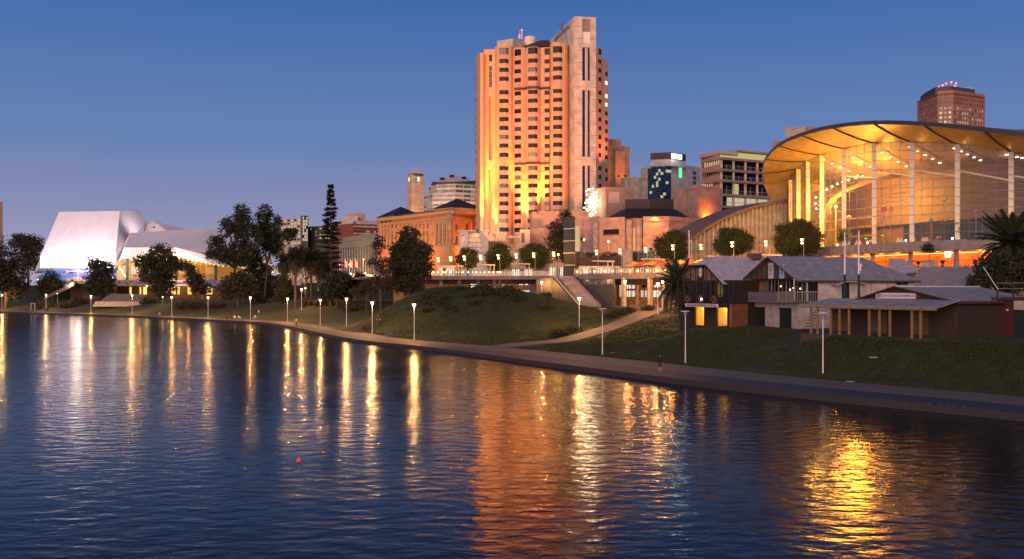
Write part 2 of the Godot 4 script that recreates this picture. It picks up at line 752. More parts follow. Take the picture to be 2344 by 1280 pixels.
	var gm := mat("grass_blade", 1, 1, 1, 0.9, "")
	gm.vertex_color_use_as_albedo = true
	gi.material_override = gm
	add_child(gi)
	tag(gi, "short uneven grass covering the riverside lawns", "grass")
	gi.set_meta("kind", "stuff")

	# quay: dark stone ledge along the water, paler paving behind it
	var ledge := MB.new()
	strip(ledge, 0.0, 0.45, 0.5, 2.2)
	setting(ledge, "river_wall", mat("ledge_stone", 0.055, 0.045, 0.046, 0.7, "grit", 0.4))
	var pave := MB.new()
	strip(pave, 0.451, 1.0, 0.504, 0.4)
	setting(pave, "river_path", mat("paving", 0.20, 0.15, 0.125, 0.8, "grit", 0.25))
	var side := MB.new()
	draped(side, [L(1085, 128), L(1190, 138), L(1300, 149), L(1400, 161), L(1476, 173), L(1497, 186), L(1474, 200), L(1446, 213)], 4.4, 0.12)
	setting(side, "side_path", mats.paving)

	# the river
	var w := MB.new()
	w.quad(Vector3(-900, 0, 200), Vector3(-900, 0, -620), Vector3(600, 0, -620), Vector3(600, 0, 200))
	var wm := StandardMaterial3D.new()
	wm.resource_name = "river_water"
	wm.albedo_color = Color(0.007, 0.009, 0.014).linear_to_srgb()
	wm.roughness = 0.17
	wm.metallic_specular = 0.18
	wm.uv1_triplanar = true
	wm.uv1_world_triplanar = true
	wm.uv1_scale = Vector3(1.0 / 44.0, 1.0 / 30.0, 1.0 / 27.0)
	var f := FastNoiseLite.new()
	f.seed = 5
	f.noise_type = FastNoiseLite.TYPE_SIMPLEX_SMOOTH
	f.frequency = 0.022
	f.fractal_octaves = 4
	f.fractal_gain = 0.45
	f.domain_warp_enabled = true
	f.domain_warp_amplitude = 12.0
	f.domain_warp_frequency = 0.01
	var wt := NoiseTexture2D.new()
	wt.width = 1024
	wt.height = 1024
	wt.seamless = true
	wt.noise = f
	var ruffle := FastNoiseLite.new()   # calm and ruffled patches
	ruffle.seed = 8
	ruffle.frequency = 0.006
	var rt := NoiseTexture2D.new()
	rt.width = 256
	rt.height = 256
	rt.seamless = true
	rt.noise = ruffle
	var rg := Gradient.new()
	rg.colors = PackedColorArray([Color(0.4, 0.4, 0.4), Color(1, 1, 1)])
	rt.color_ramp = rg
	wm.roughness_texture = rt
	wm.heightmap_enabled = true
	wm.heightmap_texture = wt
	wm.heightmap_scale = 3.4
	setting(w, "river_water", wm)

# ---------- hotel tower

# one column of the facade: plan polyline pts, window between points i0 and i1 in every row; bands of wall between the rows
func bay(t: Node3D, pts: Array, i0: int, i1: int, y0: float, y1: float, rows: Array, wall: Material, lit := {}, called := "bay_wall") -> void:
	var mb := MB.new()
	var deep := Vector2(0.0, 0.38)
	var cuts := [y0]
	for r in rows:
		cuts.append(r[0]); cuts.append(r[1])
	cuts.append(y1)
	cuts.sort()
	for j in cuts.size() - 1:
		var in_row := j % 2 == 1
		for i in pts.size() - 1:
			if in_row and i >= i0 and i < i1: continue
			mb.quad(V(pts[i], cuts[j]), V(pts[i], cuts[j + 1]), V(pts[i + 1], cuts[j + 1]), V(pts[i + 1], cuts[j]))
	for r in rows:
		for i in range(i0, i1):
			for y in [r[0], r[1]]:
				mb.quad(V(pts[i], y), V(pts[i + 1], y), V(pts[i + 1] + deep, y), V(pts[i] + deep, y))
		for e in [i0, i1]:
			mb.quad(V(pts[e], r[0]), V(pts[e], r[1]), V(pts[e] + deep, r[1]), V(pts[e] + deep, r[0]))
	for r in rows:   # panel joint: a narrow lip below each window row
		for i in pts.size() - 1:
			mb.slab(pts[i] - Vector2(0, 0.05), pts[i + 1] - Vector2(0, 0.05), r[0] - 0.42, r[0] - 0.34, 0.06)
	for i in pts.size() - 1:   # roof edge and cap
		mb.quad(V(pts[i], y1), V(pts[i + 1], y1), V(pts[i + 1] + Vector2(0, 6), y1), V(pts[i] + Vector2(0, 6), y1))
	part(mb, called, wall, t)
	for k in rows.size():
		var r: Array = rows[k]
		var g := MB.new()
		for i in range(i0, i1):
			g.quad(V(pts[i] + deep, r[0]), V(pts[i] + deep, r[1]), V(pts[i + 1] + deep, r[1]), V(pts[i + 1] + deep, r[0]))
		var m: Material = mats.hotel_glass
		if lit.has(k): m = mats[lit[k]]
		var w := part(g, "window", m, t)
		for s in ([0.33, 0.66] if i1 - i0 > 1 else [0.5]):
			var f := MB.new()
			var fi: float = lerpf(i0, i1, s)
			var a: Vector2 = pts[int(fi)]
			var b: Vector2 = pts[int(fi) + 1]
			var q := a.lerp(b, fi - int(fi)) + deep - Vector2(0, 0.06)
			f.box(V(q, (r[0] + r[1]) / 2.0), Vector3(0.07, r[1] - r[0], 0.07))
			part(f, "mullion", mats.dark_frame, w)

func make_hotel() -> void:
	mat("hotel_wall", 0.62, 0.37, 0.235, 0.85, "faint", 0.05)
	mat("hotel_core", 0.72, 0.62, 0.51, 0.85, "cloudy", 0.06)
	mat("dark_frame", 0.03, 0.028, 0.03, 0.5, "")
	mat("hotel_glass", 0.018, 0.016, 0.02, 0.12, "")
	mats.hotel_glass.metallic_specular = 0.25
	dim_room("lit_room", 1.0, 0.55, 0.20, 0.55, 0.5)
	dim_room("lit_room_low", 1.0, 0.6, 0.3, 0.16, 0.6)
	glow("lit_white", 1.0, 0.92, 0.7, 1.3)
	var t := thing("hotel_tower", "tall salmon hotel tower with rounded window bays and a pale lift core", "hotel", V(L(1240, 310), 11.0))
	var m: Material = mats.hotel_wall
	var y0 := 11.0
	var py := [114.0, 137.0, 157.5, 178.0, 209.0, 229.0, 250.0, 270.6, 291.0, 311.3, 331.6, 352.7, 383.6, 403.7, 424.0, 444.7, 465.0, 485.0, 505.0, 525.0]
	var rows := []
	for i in py.size():
		var c: float = CH + (HY - py[i]) * 300.0 / F
		var h := 2.0 if i == 0 else 1.3
		rows.append([c - h / 2.0, c + h / 2.0])
	var skip := func(list: Array) -> Array:
		var out := []
		for i in rows.size():
			if not list.has(i): out.append(rows[i])
		return out
	# left flank, corner pillar, recess with slots
	bay(t, [L(1088, 316), L(1089.2, 312.5), L(1091.6, 308), L(1097.5, 304)], 0, 1, y0, Y(122, 306), skip.call([0]), m, {}, "side_wall")
	bay(t, [L(1097.5, 304), L(1099, 303), L(1106, 302.6), L(1108, 303)], 0, 0, y0, Y(121, 303), [], m, {}, "corner_pillar")
	var r0 := L(1108, 304.8)
	var r1 := L(1132.6, 304.2)
	var wall := MB.new()
	var sl := []
	for q in [[1119.5, 1126.5, 125.0, 140.5], [1119.5, 1126.5, 150.0, 200.0], [1119.0, 1126.5, 219.0, 367.0], [1118.5, 1126.0, 387.0, 535.0]]:
		sl.append([share(q[0], r0, r1), share(q[1], r0, r1), Y(q[3], 304.5), Y(q[2], 304.5)])
	holes(wall, r0, r1, y0, Y(112, 304), sl, 1.1)
	wall.quad(V(L(1108, 303), y0), V(L(1108, 303), Y(121, 303)), V(r0, Y(121, 303)), V(r0, y0))
	wall.quad(V(r0, Y(112, 304)), V(r1, Y(112, 304)), V(r1 + Vector2(0, 7), Y(112, 304)), V(r0 + Vector2(0, 7), Y(112, 304)))
	part(wall, "recess_wall", m, t)
	pane(r0, r1, sl[0], 0.5, mats.hotel_glass, t)
	var lw := pane(r0, r1, sl[1], 0.5, mats.lit_room_low, t)
	for k in 6:
		var lf := MB.new()
		lf.slab(r0.lerp(r1, sl[1][0]) + Vector2(0, 0.3), r0.lerp(r1, sl[1][1]) + Vector2(0, 0.3), lerpf(sl[1][2], sl[1][3], k / 6.0), lerpf(sl[1][2], sl[1][3], k / 6.0) + (0.5 if k % 2 else 0.15), 0.1)
		part(lf, "spandrel", mats.dark_frame, lw)
	pane(r0, r1, sl[2], 1.1, m, t, "recess_back")
	pane(r0, r1, sl[3], 1.1, m, t, "recess_back")
	# the five window columns
	bay(t, [L(1132.6, 304.2), L(1138, 302.4), L(1143, 301.6), L(1158, 301.3), L(1164, 301.7), L(1170, 302.3), L(1175, 304)], 2, 4, y0, Y(103.5, 302), rows, m, {0: "lit_room_low", 9: "lit_room_low", 14: "lit_room_low", 18: "lit_room"})
	bay(t, [L(1175, 304), L(1178, 303.9), L(1188, 303.0), L(1192.5, 303.2), L(1196, 302.8), L(1202, 303.2)], 1, 3, y0, Y(108, 303), rows, m, {5: "lit_room_low", 8: "lit_room_low", 13: "lit_room"})
	bay(t, [L(1202, 303.2), L(1206, 301.8), L(1209, 301.2), L(1225, 300.7), L(1230.5, 301.2), L(1234, 301.8), L(1238, 302.8)], 2, 4, y0, Y(107, 301), rows, m, {2: "lit_room_low", 7: "lit_room_low", 11: "lit_room", 12: "lit_room_low", 16: "lit_room_low"})
	bay(t, [L(1238, 302.8), L(1242, 302.6), L(1246.5, 302.2), L(1257.6, 301.9), L(1258.4, 302.6)], 2, 3, y0, Y(108, 302), rows, m, {16: "lit_room_low"})
	bay(t, [L(1258.4, 302.6), L(1262, 300.6), L(1266, 299.8), L(1281, 299.3), L(1287, 299.8), L(1294, 300.4), L(1299, 301.4)], 2, 4, y0, Y(97.5, 300), rows, m)
	# dark wavy ledges across the middle columns
	for py2 in [202.0, 374.0]:
		var lg := MB.new()
		var line := [L(1177, 303.9), L(1188, 303.0), L(1202, 303.2), L(1209, 301.2), L(1230, 301.0), L(1238, 302.8), L(1257, 301.9)]
		for i in line.size() - 1:
			var a: Vector2 = line[i] - Vector2(0, 0.55)
			var b: Vector2 = line[i + 1] - Vector2(0, 0.55)
			lg.slab(a, b, Y(py2 + 2.6, 302), Y(py2 - 2.6, 302), 0.9)
		part(lg, "wavy_ledge", mat("ledge_brown", 0.07, 0.04, 0.03, 0.8, ""), t)
	# core: pale concrete with a glazed lift shaft
	var ca := L(1315, 297)
	var cb := L(1364.5, 298.4)
	var cc := Vector2(ca.x - 6.2, 326.0)
	var top := Y(37, 297)
	var core := MB.new()
	var s0 := share(1333, ca, cb)
	var s1 := share(1351.6, ca, cb)
	var shafts := []
	for q in [[108.0, 184.5], [206.0, 359.0], [379.0, 484.0]]:
		shafts.append([s0, s1, Y(q[1], 297.7), Y(q[0], 297.7)])
	var cap := [s0, s1, Y(99, 297.7), Y(44, 297.7)]
	holes(core, ca, cb, y0, top, shafts + [cap], 1.0)
	core.quad(V(ca, y0), V(ca, top), V(cc, top), V(cc, y0))
	var cd := Vector2(cb.x - 4.0, 326.0)
	core.quad(V(cb, y0), V(cb, top), V(cd, top), V(cd, y0))
	core.quad(V(cc, y0), V(cc, top), V(cd, top), V(cd, y0))
	core.quad(V(ca, top), V(cb, top), V(cd, top), V(cc, top))
	part(core, "lift_core", mats.hotel_core, t)
	for q in shafts:
		var w := pane(ca, cb, q, 0.9, mat("shaft_glass", 0.03, 0.03, 0.05, 0.1, ""), t, "shaft_window")
		var st := MB.new()
		proud(st, ca, cb, lerpf(s0, s1, 0.42), lerpf(s0, s1, 0.72), q[2], q[3], -0.55)
		part(st, "lift_rail", mat("lift_rail", 0.62, 0.58, 0.66, 0.4, "cloudy", 0.3), w)
	pane(ca, cb, [s0, s1, Y(99, 297.7), Y(72, 297.7)], 0.5, mat("pale_panel", 0.72, 0.66, 0.62, 0.7, ""), t, "shaft_panel")
	pane(ca, cb, [s0, s1, Y(72, 297.7), Y(44, 297.7)], 0.5, mat("shaft_concrete", 0.33, 0.28, 0.24, 0.85, "cloudy", 0.2), t, "shaft_panel")
	var joints := MB.new()   # formwork joints, proud bands of a few centimetres
	for k in 18:
		var yy: float = lerpf(y0 + 14.0, top - 3.0, k / 17.0)
		proud(joints, ca, cb, 0.0, s0 - 0.01, yy, yy + 0.12, 0.05)
		proud(joints, ca, cb, s1 + 0.01, 1.0, yy, yy + 0.12, 0.05)
	part(joints, "formwork_band", mats.shaft_concrete, t)
	# roof sign on the flank of the core: emblem and lettering
	var dirn := (ca - cc).normalized()
	var face := outward(cc, ca)
	var sign_mat: Material = mat("sign_dark", 0.16, 0.13, 0.12, 0.6, "")
	var tx := TextMesh.new()
	var sf := SystemFont.new()
	sf.font_names = PackedStringArray(["Droid Serif"])
	tx.font = sf
	tx.text = "INTERCONTINENTAL"
	tx.font_size = 24
	tx.pixel_size = 0.075
	tx.depth = 0.08
	var ti := MeshInstance3D.new()
	ti.name = "roof_lettering"
	ti.mesh = tx
	ti.material_override = sign_mat
	t.add_child(ti, true)
	var bx := Vector3(dirn.x, 0, -dirn.y)
	var bz := Vector3(face.x, 0, -face.y)
	ti.transform = Transform3D(Basis(bx, Vector3.UP, bz), V(cc.lerp(ca, 0.52) + face * 0.12, Y(74, 310)) - t.position)
	var em := MB.new()
	var ec := V(cc.lerp(ca, 0.52) + face * 0.15, Y(58, 310))
	for k in 16:
		var a0 := TAU * k / 16.0
		var a1 := TAU * (k + 1) / 16.0
		for rr in [[1.15, 1.5], [0.0, 0.7]]:
			em.quad(ec + (bx * cos(a0) + Vector3.UP * sin(a0)) * rr[0], ec + (bx * cos(a0) + Vector3.UP * sin(a0)) * rr[1], ec + (bx * cos(a1) + Vector3.UP * sin(a1)) * rr[1], ec + (bx * cos(a1) + Vector3.UP * sin(a1)) * rr[0])
	part(em, "roof_emblem", sign_mat, t)
	# right wing in two steps
	var rr2 := skip.call([])
	bay(t, [L(1364.5, 301), L(1370, 301.6), L(1376.2, 302.6), L(1377, 303)], 1, 2, y0, Y(111, 302), rr2, m, {}, "wing_wall")
	bay(t, [L(1377, 305.5), L(1385.2, 306.8), L(1391, 308), L(1392.2, 308.4)], 1, 2, y0, Y(137, 307), skip.call([0, 1]), m, {1: "lit_white", 2: "lit_white", 3: "lit_white"}, "wing_wall")
	var fl := MB.new()
	fl.quad(V(L(1377, 303), y0), V(L(1377, 303), Y(111, 302)), V(L(1377, 312), Y(111, 302)), V(L(1377, 312), y0))
	fl.quad(V(L(1392.2, 308.4), y0), V(L(1392.2, 308.4), Y(137, 307)), V(L(1390, 330), Y(137, 307)), V(L(1390, 330), y0))
	fl.prism([L(1092, 318), L(1110, 306.5), L(1300, 303.5), L(1375, 306), L(1389, 330), L(1100, 332)], y0, Y(140, 302))
	part(fl, "inner_block", m, t)
	# roof: mechanical box, drum, red hip roof, mast with a red beacon
	var box := MB.new()
	box.prism([L(1138, 312), L(1174, 309), L(1199, 313), L(1196, 325), L(1145, 326)], Y(140, 309), Y(88, 309))
	part(box, "plant_room", mats.hotel_core, t)
	var drum := MB.new()
	drum.lathe(V(L(1213.5, 316), Y(120, 316)), [Vector2(1.95, 0), Vector2(1.95, 4.6), Vector2(1.75, 4.85), Vector2(0, 4.85)], 24)
	part(drum, "roof_drum", mat("roof_drum", 0.7, 0.6, 0.55, 0.7, ""), t)
	var hip := MB.new()
	var q0 := [V(L(1192, 307), Y(108, 307)), V(L(1262, 305), Y(105, 305)), V(L(1266, 326), Y(108, 326)), V(L(1196, 328), Y(110, 328))]
	var rg := [V(L(1238, 315), Y(92, 315)), V(L(1256, 315), Y(92, 315))]
	hip.quad(q0[0], rg[0], rg[1], q0[1]); hip.tri(q0[1], rg[1], q0[2]); hip.quad(q0[2], rg[1], rg[0], q0[3]); hip.tri(q0[3], rg[0], q0[0])
	part(hip, "red_hip_roof", mat("red_roof", 0.13, 0.05, 0.04, 0.7, "grit", 0.4), t)
	var mast := MB.new()
	var mp := V(L(1189.5, 314), Y(90, 314))
	mast.lathe(mp, [Vector2(0.3, 0), Vector2(0.45, 0.7), Vector2(0.28, 1.5), Vector2(0.07, 1.8), Vector2(0.05, 2.7), Vector2(0, 2.7)], 10)
	part(mast, "roof_mast", mats.pale_panel, t)
	var bc := MB.new()
	bc.ball(mp + Vector3(0.7, 2.9, 0), Vector3(0.28, 0.28, 0.28), 8)
	bc.tube([mp + Vector3(0.7, 0, 0), mp + Vector3(0.7, 2.7, 0)], [0.04, 0.04], 5)
	part(bc, "beacon_lamp", glow("beacon_red", 1.0, 0.10, 0.06, 6.0), t)
	# ground floodlights washing the facade
	flood("floodlight", "floodlight on the paved corner washing the tower's left pillar with yellow light", V(L(1103, 300.6), Y(536, 301)), V(L(1102.5, 302.4), 55.0), 6500.0, Color(1.0, 0.70, 0.22), 20.0)
	flood("floodlight", "floodlight at the foot of the recess with the tall slots", V(L(1129.5, 302.6), Y(536, 302)), V(L(1129.5, 304.0), 50.0), 2600.0, Color(1.0, 0.68, 0.22), 18.0)
	flood("floodlight", "floodlight on the podium roof below the tower's second window column", V(L(1198, 301.0), Y(522, 301)), V(L(1198.5, 302.7), 56.0), 6500.0, Color(1.0, 0.70, 0.22), 20.0)
	flood("floodlight", "floodlight on the curved podium wall below the tower's third window column", V(L(1239, 300.4), Y(493, 300)), V(L(1240, 302.2), 60.0), 3600.0, Color(1.0, 0.64, 0.16), 20.0)
	flood("floodlight", "wide orange floodlight on the terrace roof before the hotel", V(L(1165, 262), Y(566, 262)), V(L(1170, 303), 58.0), 3000.0, Color(1.0, 0.50, 0.24), 40.0)
	flood("floodlight", "wide orange floodlight on the kiosk roof at the head of the stairs", V(L(1262, 246), Y(600, 246)), V(L(1240, 302), 60.0), 2300.0, Color(1.0, 0.50, 0.24), 36.0)
	flood("floodlight", "orange floodlight on the round stair tower lighting the hotel's right wing", V(L(1416, 300), Y(402, 300)), V(L(1381, 305), Y(250, 305)), 420.0, Color(1.0, 0.55, 0.32), 42.0)

func flood(called: String, label: String, at: Vector3, to: Vector3, energy: float, col: Color, angle: float, group := "") -> Node3D:
	var t := thing(called, label, "floodlight", at, group)
	var d := (to - at).normalized()
	var b := Basis.looking_at(d, Vector3.UP if absf(d.y) < 0.98 else Vector3.RIGHT)
	var h := MB.new()
	var c := at - d * 0.16
	h.obox(c - d * 0.03, b, Vector3(0.7, 0.5, 0.06))
	for s in [-1, 1]:
		h.obox(c + b.x * 0.36 * s + d * 0.05, b, Vector3(0.05, 0.5, 0.24))
		h.obox(c + b.y * 0.26 * s + d * 0.05, b, Vector3(0.7, 0.05, 0.24))
	h.tube([at - d * 0.2, at - Vector3(0, 0.55, 0) - d * 0.2], [0.05, 0.05], 6)
	part(h, "housing", mat("flood_housing", 0.05, 0.05, 0.05, 0.5, ""), t)
	var g := MB.new()
	g.obox(c + d * 0.04, b, Vector3(0.6, 0.4, 0.02))
	part(g, "lamp_face", glow("flood_%s" % col.to_html(false), col.srgb_to_linear().r, col.srgb_to_linear().g, col.srgb_to_linear().b, 9.0), t)
	spot(at + d * 0.12, to, energy, col, angle, 0.9, 0.15, t)
	return t

func make_hotel_podium() -> void:
	var m := mat("podium_wall", 0.42, 0.30, 0.235, 0.85, "cloudy", 0.08)
	var pale := mat("podium_pale", 0.52, 0.44, 0.37, 0.85, "cloudy", 0.08)
	# tall curved podium wall in front of the tower's foot
	var t := thing("hotel_podium", "plain pinkish concrete podium block at the foot of the hotel tower", "building", V(L(1270, 292), 11.0))
	var a := MB.new()
	a.prism([L(1213, 296.5), L(1218, 293), L(1250, 291), L(1262, 290), L(1346, 288), L(1346, 296), L(1213, 298)], 11.0, Y(484, 292))
	part(a, "podium_wall", m, t)
	var b := MB.new()
	b.prism([L(1213.2, 289), L(1248, 287.5), L(1330, 287), L(1346, 287.8), L(1262, 289.8), L(1250, 290.8)], 11.0, Y(523, 288))
	part(b, "lower_wall", m, t)
	var c := MB.new()
	for k in 5:
		c.box(V(L(1222 + 0.4 * k, 288), Y(525 + 14 * k, 288)), Vector3(0.1, 0.1, 0.2))
	part(c, "wall_fixing", mats.dark_frame, t)
	flood("floodlight", "floodlight high on the podium throwing a cone down the plain wall", V(L(1231, 287.6), Y(488, 287.6)), V(L(1231, 290.6), 20.0), 60.0, Color(1.0, 0.9, 0.62), 30.0)
	# low block with roof terrace
	var low := thing("terrace_block", "low salmon block with a cream side and a small roof terrace", "building", V(L(1165, 284), 11.0))
	var l1 := MB.new()
	l1.prism([L(1118, 283), L(1165, 281), L(1165, 296), L(1118, 296)], 11.0, Y(552, 282))
	part(l1, "block_wall", m, low)
	var l2 := MB.new()
	l2.prism([L(1165, 280.5), L(1190, 280), L(1190, 296), L(1165, 296)], 11.0, Y(559, 281))
	part(l2, "block_wall", mat("cream_wall", 0.50, 0.40, 0.24, 0.85, "cloudy", 0.1), low)
	var l3 := MB.new()
	l3.prism([L(1190, 279.5), L(1213, 279), L(1213, 288), L(1190, 290)], 11.0, Y(526, 280))
	part(l3, "pale_pylon", pale, low)
	var wn := MB.new()
	wn.slab(L(1193, 279.3), L(1201, 279.2), Y(556, 279), Y(533, 279), 0.1)
	part(wn, "window", mat("office_glass", 0.05, 0.07, 0.09, 0.1, ""), low)
	# three white parasols on the roof terrace
	for q in [[1149.0, 536.5], [1170.0, 538.0], [1190.0, 539.0]]:
		parasol("terrace_parasol", "small white parasol on the roof terrace below the hotel tower", P(q[0], 552 if q[0] < 1160 else 559, 285.0), 2.6, 1.35, mat("white_cloth", 0.75, 0.66, 0.58, 0.9, ""), "white parasols on the hotel roof terrace")
	# white pavilion with horizontal louvres
	var pv := thing("white_pavilion", "small white pavilion with dark horizontal bands beside the sandstone hall", "building", V(L(1083, 276), 11.0))
	var wht := mat("white_paint", 0.72, 0.66, 0.62, 0.7, "cloudy", 0.2)
	var p1 := MB.new()
	p1.prism([L(1050, 277), L(1072, 275), L(1072, 290), L(1050, 290)], 11.0, Y(531, 276))
	part(p1, "left_wall", wht, pv)
	var p2 := MB.new()
	p2.prism([L(1100, 274), L(1118, 275), L(1118, 290), L(1100, 290)], 11.0, Y(530, 275))
	part(p2, "right_wall", wht, pv)
	for k in 4:
		var lv := MB.new()
		lv.slab(L(1072, 275.6), L(1100, 274.6), Y(543.5 + 11.0 * k, 275), Y(534.0 + 11.0 * k, 275), 0.4)
		part(lv, "louvre_band", wht, pv)
	var bk := MB.new()
	bk.slab(L(1072, 276.6), L(1100, 275.8), 11.0, Y(530.5, 275), 0.3)
	part(bk, "inner_wall", wht, pv)
	var pr := MB.new()
	pr.prism([L(1048.5, 276.4), L(1119.5, 273.6), L(1119.5, 290), L(1048.5, 290)], Y(530, 275), Y(527, 275))
	part(pr, "flat_roof", wht, pv)
	flood("wall_lamp", "small orange wall lamp on the white pavilion's left wall", V(L(1060, 276.0), Y(540, 276)), V(L(1061, 276.2), 15.0), 14.0, Color(1.0, 0.55, 0.2), 60.0)
	flood("wall_lamp", "small orange lamp lighting the white pavilion's louvres", V(L(1092, 273.9), Y(528, 274)), V(L(1076, 275.6), 18.0), 22.0, Color(1.0, 0.5, 0.12), 50.0)

func parasol(called: String, label: String, at: Vector3, h: float, r: float, m: Material, group: String) -> Node3D:
	var t := thing(called, label, "parasol", at, group)
	var p := MB.new()
	p.tube([at, at + Vector3(0, h, 0)], [0.04, 0.04], 6)
	p.box(at + Vector3(0, 0.05, 0), Vector3(0.6, 0.1, 0.6))
	part(p, "pole", mat("pole_steel", 0.35, 0.33, 0.31, 0.5, ""), t)
	var c := MB.new()
	var tip := at + Vector3(0, h, 0)
	for k in 8:
		var a := TAU * (k + 0.5) / 8.0
		var b := TAU * (k + 1.5) / 8.0
		var e := tip + Vector3(cos(a) * r, -r * 0.42, sin(a) * r)
		var f := tip + Vector3(cos(b) * r, -r * 0.42, sin(b) * r)
		c.tri(tip, e, f)
		c.quad(e, f, f - Vector3(0, 0.12, 0), e - Vector3(0, 0.12, 0))
	part(c, "canopy", m, t)
	return t

# ---------- auditorium block with the black hipped roof, pink boxes, sculpture of lights

func lit_sphere(mb: MB, at: Vector3, r: float) -> void:
	mb.ball(at, Vector3(r, r, r), 8)

func make_auditorium() -> void:
	var pink := mat("pink_render", 0.50, 0.32, 0.24, 0.85, "cloudy", 0.07)
	var stone := mat("pink_stone", 0.52, 0.34, 0.25, 0.8, "cloudy", 0.12)
	var grey := mat("grey_concrete", 0.36, 0.31, 0.28, 0.85, "cloudy", 0.12)
	var t := thing("auditorium", "faceted salmon auditorium with a black hipped roof and paired round shafts", "building", V(L(1480, 262), 11.0))
	var pts := [L(1372, 263), L(1431, 258.5), L(1472, 257.5), L(1531, 256.6), L(1595, 263.5)]
	var top := Y(499, 259)
	var wl := MB.new()
	var a: Vector2 = pts[0]
	var b: Vector2 = pts[1]
	var win := [share(1380, a, b), share(1417, a, b), Y(539, 261), Y(525, 261)]
	holes(wl, a, b, 11.0, top, [win], 0.6)
	for i in range(2, 4):
		wl.quad(V(pts[i], 11.0), V(pts[i], top), V(pts[i + 1], top), V(pts[i + 1], 11.0))
	wl.prism([pts[1] + Vector2(0, 1.6), pts[2] + Vector2(0, 1.6), pts[2] + Vector2(0, 3), pts[1] + Vector2(0, 3)], 11.0, top)
	wl.prism([pts[4], pts[4] + Vector2(-3, 30), pts[0] + Vector2(0, 30), pts[0], pts[0] + Vector2(0.5, 0.6), pts[1] + Vector2(0, 1.7), pts[2] + Vector2(0, 1.7), pts[3] + Vector2(0, 0.4)], top - 0.4, top)
	wl.quad(V(pts[4], 11.0), V(pts[4], top), V(pts[4] + Vector2(-3, 30), top), V(pts[4] + Vector2(-3, 30), 11.0))
	wl.quad(V(pts[0], 11.0), V(pts[0], top), V(pts[0] + Vector2(0, 30), top), V(pts[0] + Vector2(0, 30), 11.0))
	part(wl, "facet_wall", stone, t)
	pane(a, b, win, 0.55, mats.hotel_glass, t)
	for i in 3:   # cornice band and horizontal courses
		var k: int = [0, 2, 3][i]
		var cn := MB.new()
		proud(cn, pts[k], pts[k + 1], 0.0, 1.0, top - 0.9, top + 0.25, 0.35)
		part(cn, "parapet", stone, t)
		for c in 4:
			var cs := MB.new()
			proud(cs, pts[k], pts[k + 1], 0.01, 0.99, top - 2.6 - c * 1.7, top - 2.52 - c * 1.7, 0.05)
			part(cs, "stone_course", stone, t)
	for px in [1441.0, 1463.0]:
		var cy := MB.new()
		cy.lathe(V(L(px, 258.9), 11.0), [Vector2(0.98, 0), Vector2(0.98, top - 11.6), Vector2(0.0, top - 11.6)], 20)
		part(cy, "round_shaft", grey, t)
	# black roof: hip and raised block
	var rf := MB.new()
	var e := [V(L(1389, 261.5), top + 0.2), V(L(1430, 258.6), top + 0.2), V(L(1530, 257), top + 0.2), V(L(1577, 261), top + 0.2), V(L(1560, 282), top + 0.2), V(L(1400, 284), top + 0.2)]
	var u0 := Y(478, 264)
	var u := [V(L(1425, 266), u0), V(L(1436, 264.5), u0), V(L(1536, 264), u0), V(L(1547, 266), u0), V(L(1536, 278), u0), V(L(1434, 278), u0)]
	rf.hexa(e, u)
	part(rf, "hip_roof", mat("black_roof", 0.022, 0.017, 0.024, 0.7, "grit", 0.3), t)
	var ub := MB.new()
	ub.prism([L(1431, 265.5), L(1487, 264.4), L(1542, 265.5), L(1534, 277), L(1438, 277)], u0 - 0.1, Y(456, 265))
	part(ub, "raised_roof_block", mats.black_roof, t)
	var slot := MB.new()
	slot.slab(L(1449.5, 259.4), L(1455.5, 259.4), 12.0, top - 2.5, 0.2)
	part(slot, "lit_slot_light", glow("slot_glow", 1.0, 0.48, 0.10, 0.9), t)
	bulb(V(L(1452, 258.0), 13.0), 9.0, Color(1.0, 0.6, 0.2), 0.3, t)
	flood("wall_lamp", "bright lamp under the parapet lighting the auditorium's middle facet", V(L(1499, 256.0), Y(495, 256)), V(L(1499, 257.1), Y(520, 256)), 42.0, Color(1.0, 0.62, 0.25), 70.0)
	flood("wall_lamp", "yellow uplight beside the auditorium's right round shaft", V(L(1472, 256.6), 12.2), V(L(1470, 258), 26.0), 30.0, Color(1.0, 0.62, 0.2), 35.0)

	flood("floodlight", "warm floodlight on the clad wall lighting the auditorium's facets", V(L(1404, 236), Y(583, 234)), V(L(1440, 258), 24.0), 420.0, Color(1.0, 0.56, 0.30), 58.0)
	flood("floodlight", "warm floodlight on the lobby roof lighting the auditorium's middle facet", V(L(1490, 234), Y(570, 234)), V(L(1510, 257), 23.0), 300.0, Color(1.0, 0.56, 0.28), 58.0)
	# left pink box with the sculpture on its flank
	var bx := thing("pink_box_building", "plain pink box building with a square panel beside the sculpture of lights", "building", V(L(1400, 280), 11.0))
	var c0 := L(1342, 283)
	var c1 := L(1387, 272)
	var c2 := L(1453, 277)
	var c3 := L(1452, 296)
	var bt := Y(428, 273)
	var w2 := MB.new()
	var sq := [share(1393, c1, c2), share(1419, c1, c2), Y(465, 274), Y(438, 274)]
	holes(w2, c1, c2, 11.0, bt, [sq], 0.25)
	body(w2, [c1, c2, c3, L(1346, 296), c0], 11.0, bt, [0])
	part(w2, "box_wall", pink, bx)
	pane(c1, c2, sq, 0.25, mat("panel_pink", 0.55, 0.40, 0.34, 0.8, ""), bx, "square_panel")
	var fb := MB.new()
	fb.prism([L(1338, 270), L(1372.5, 264), L(1374, 276), L(1343, 282)], 11.0, Y(497, 268))
	part(fb, "lower_wall", mat("grey_pink", 0.40, 0.31, 0.29, 0.85, "cloudy", 0.1), bx)
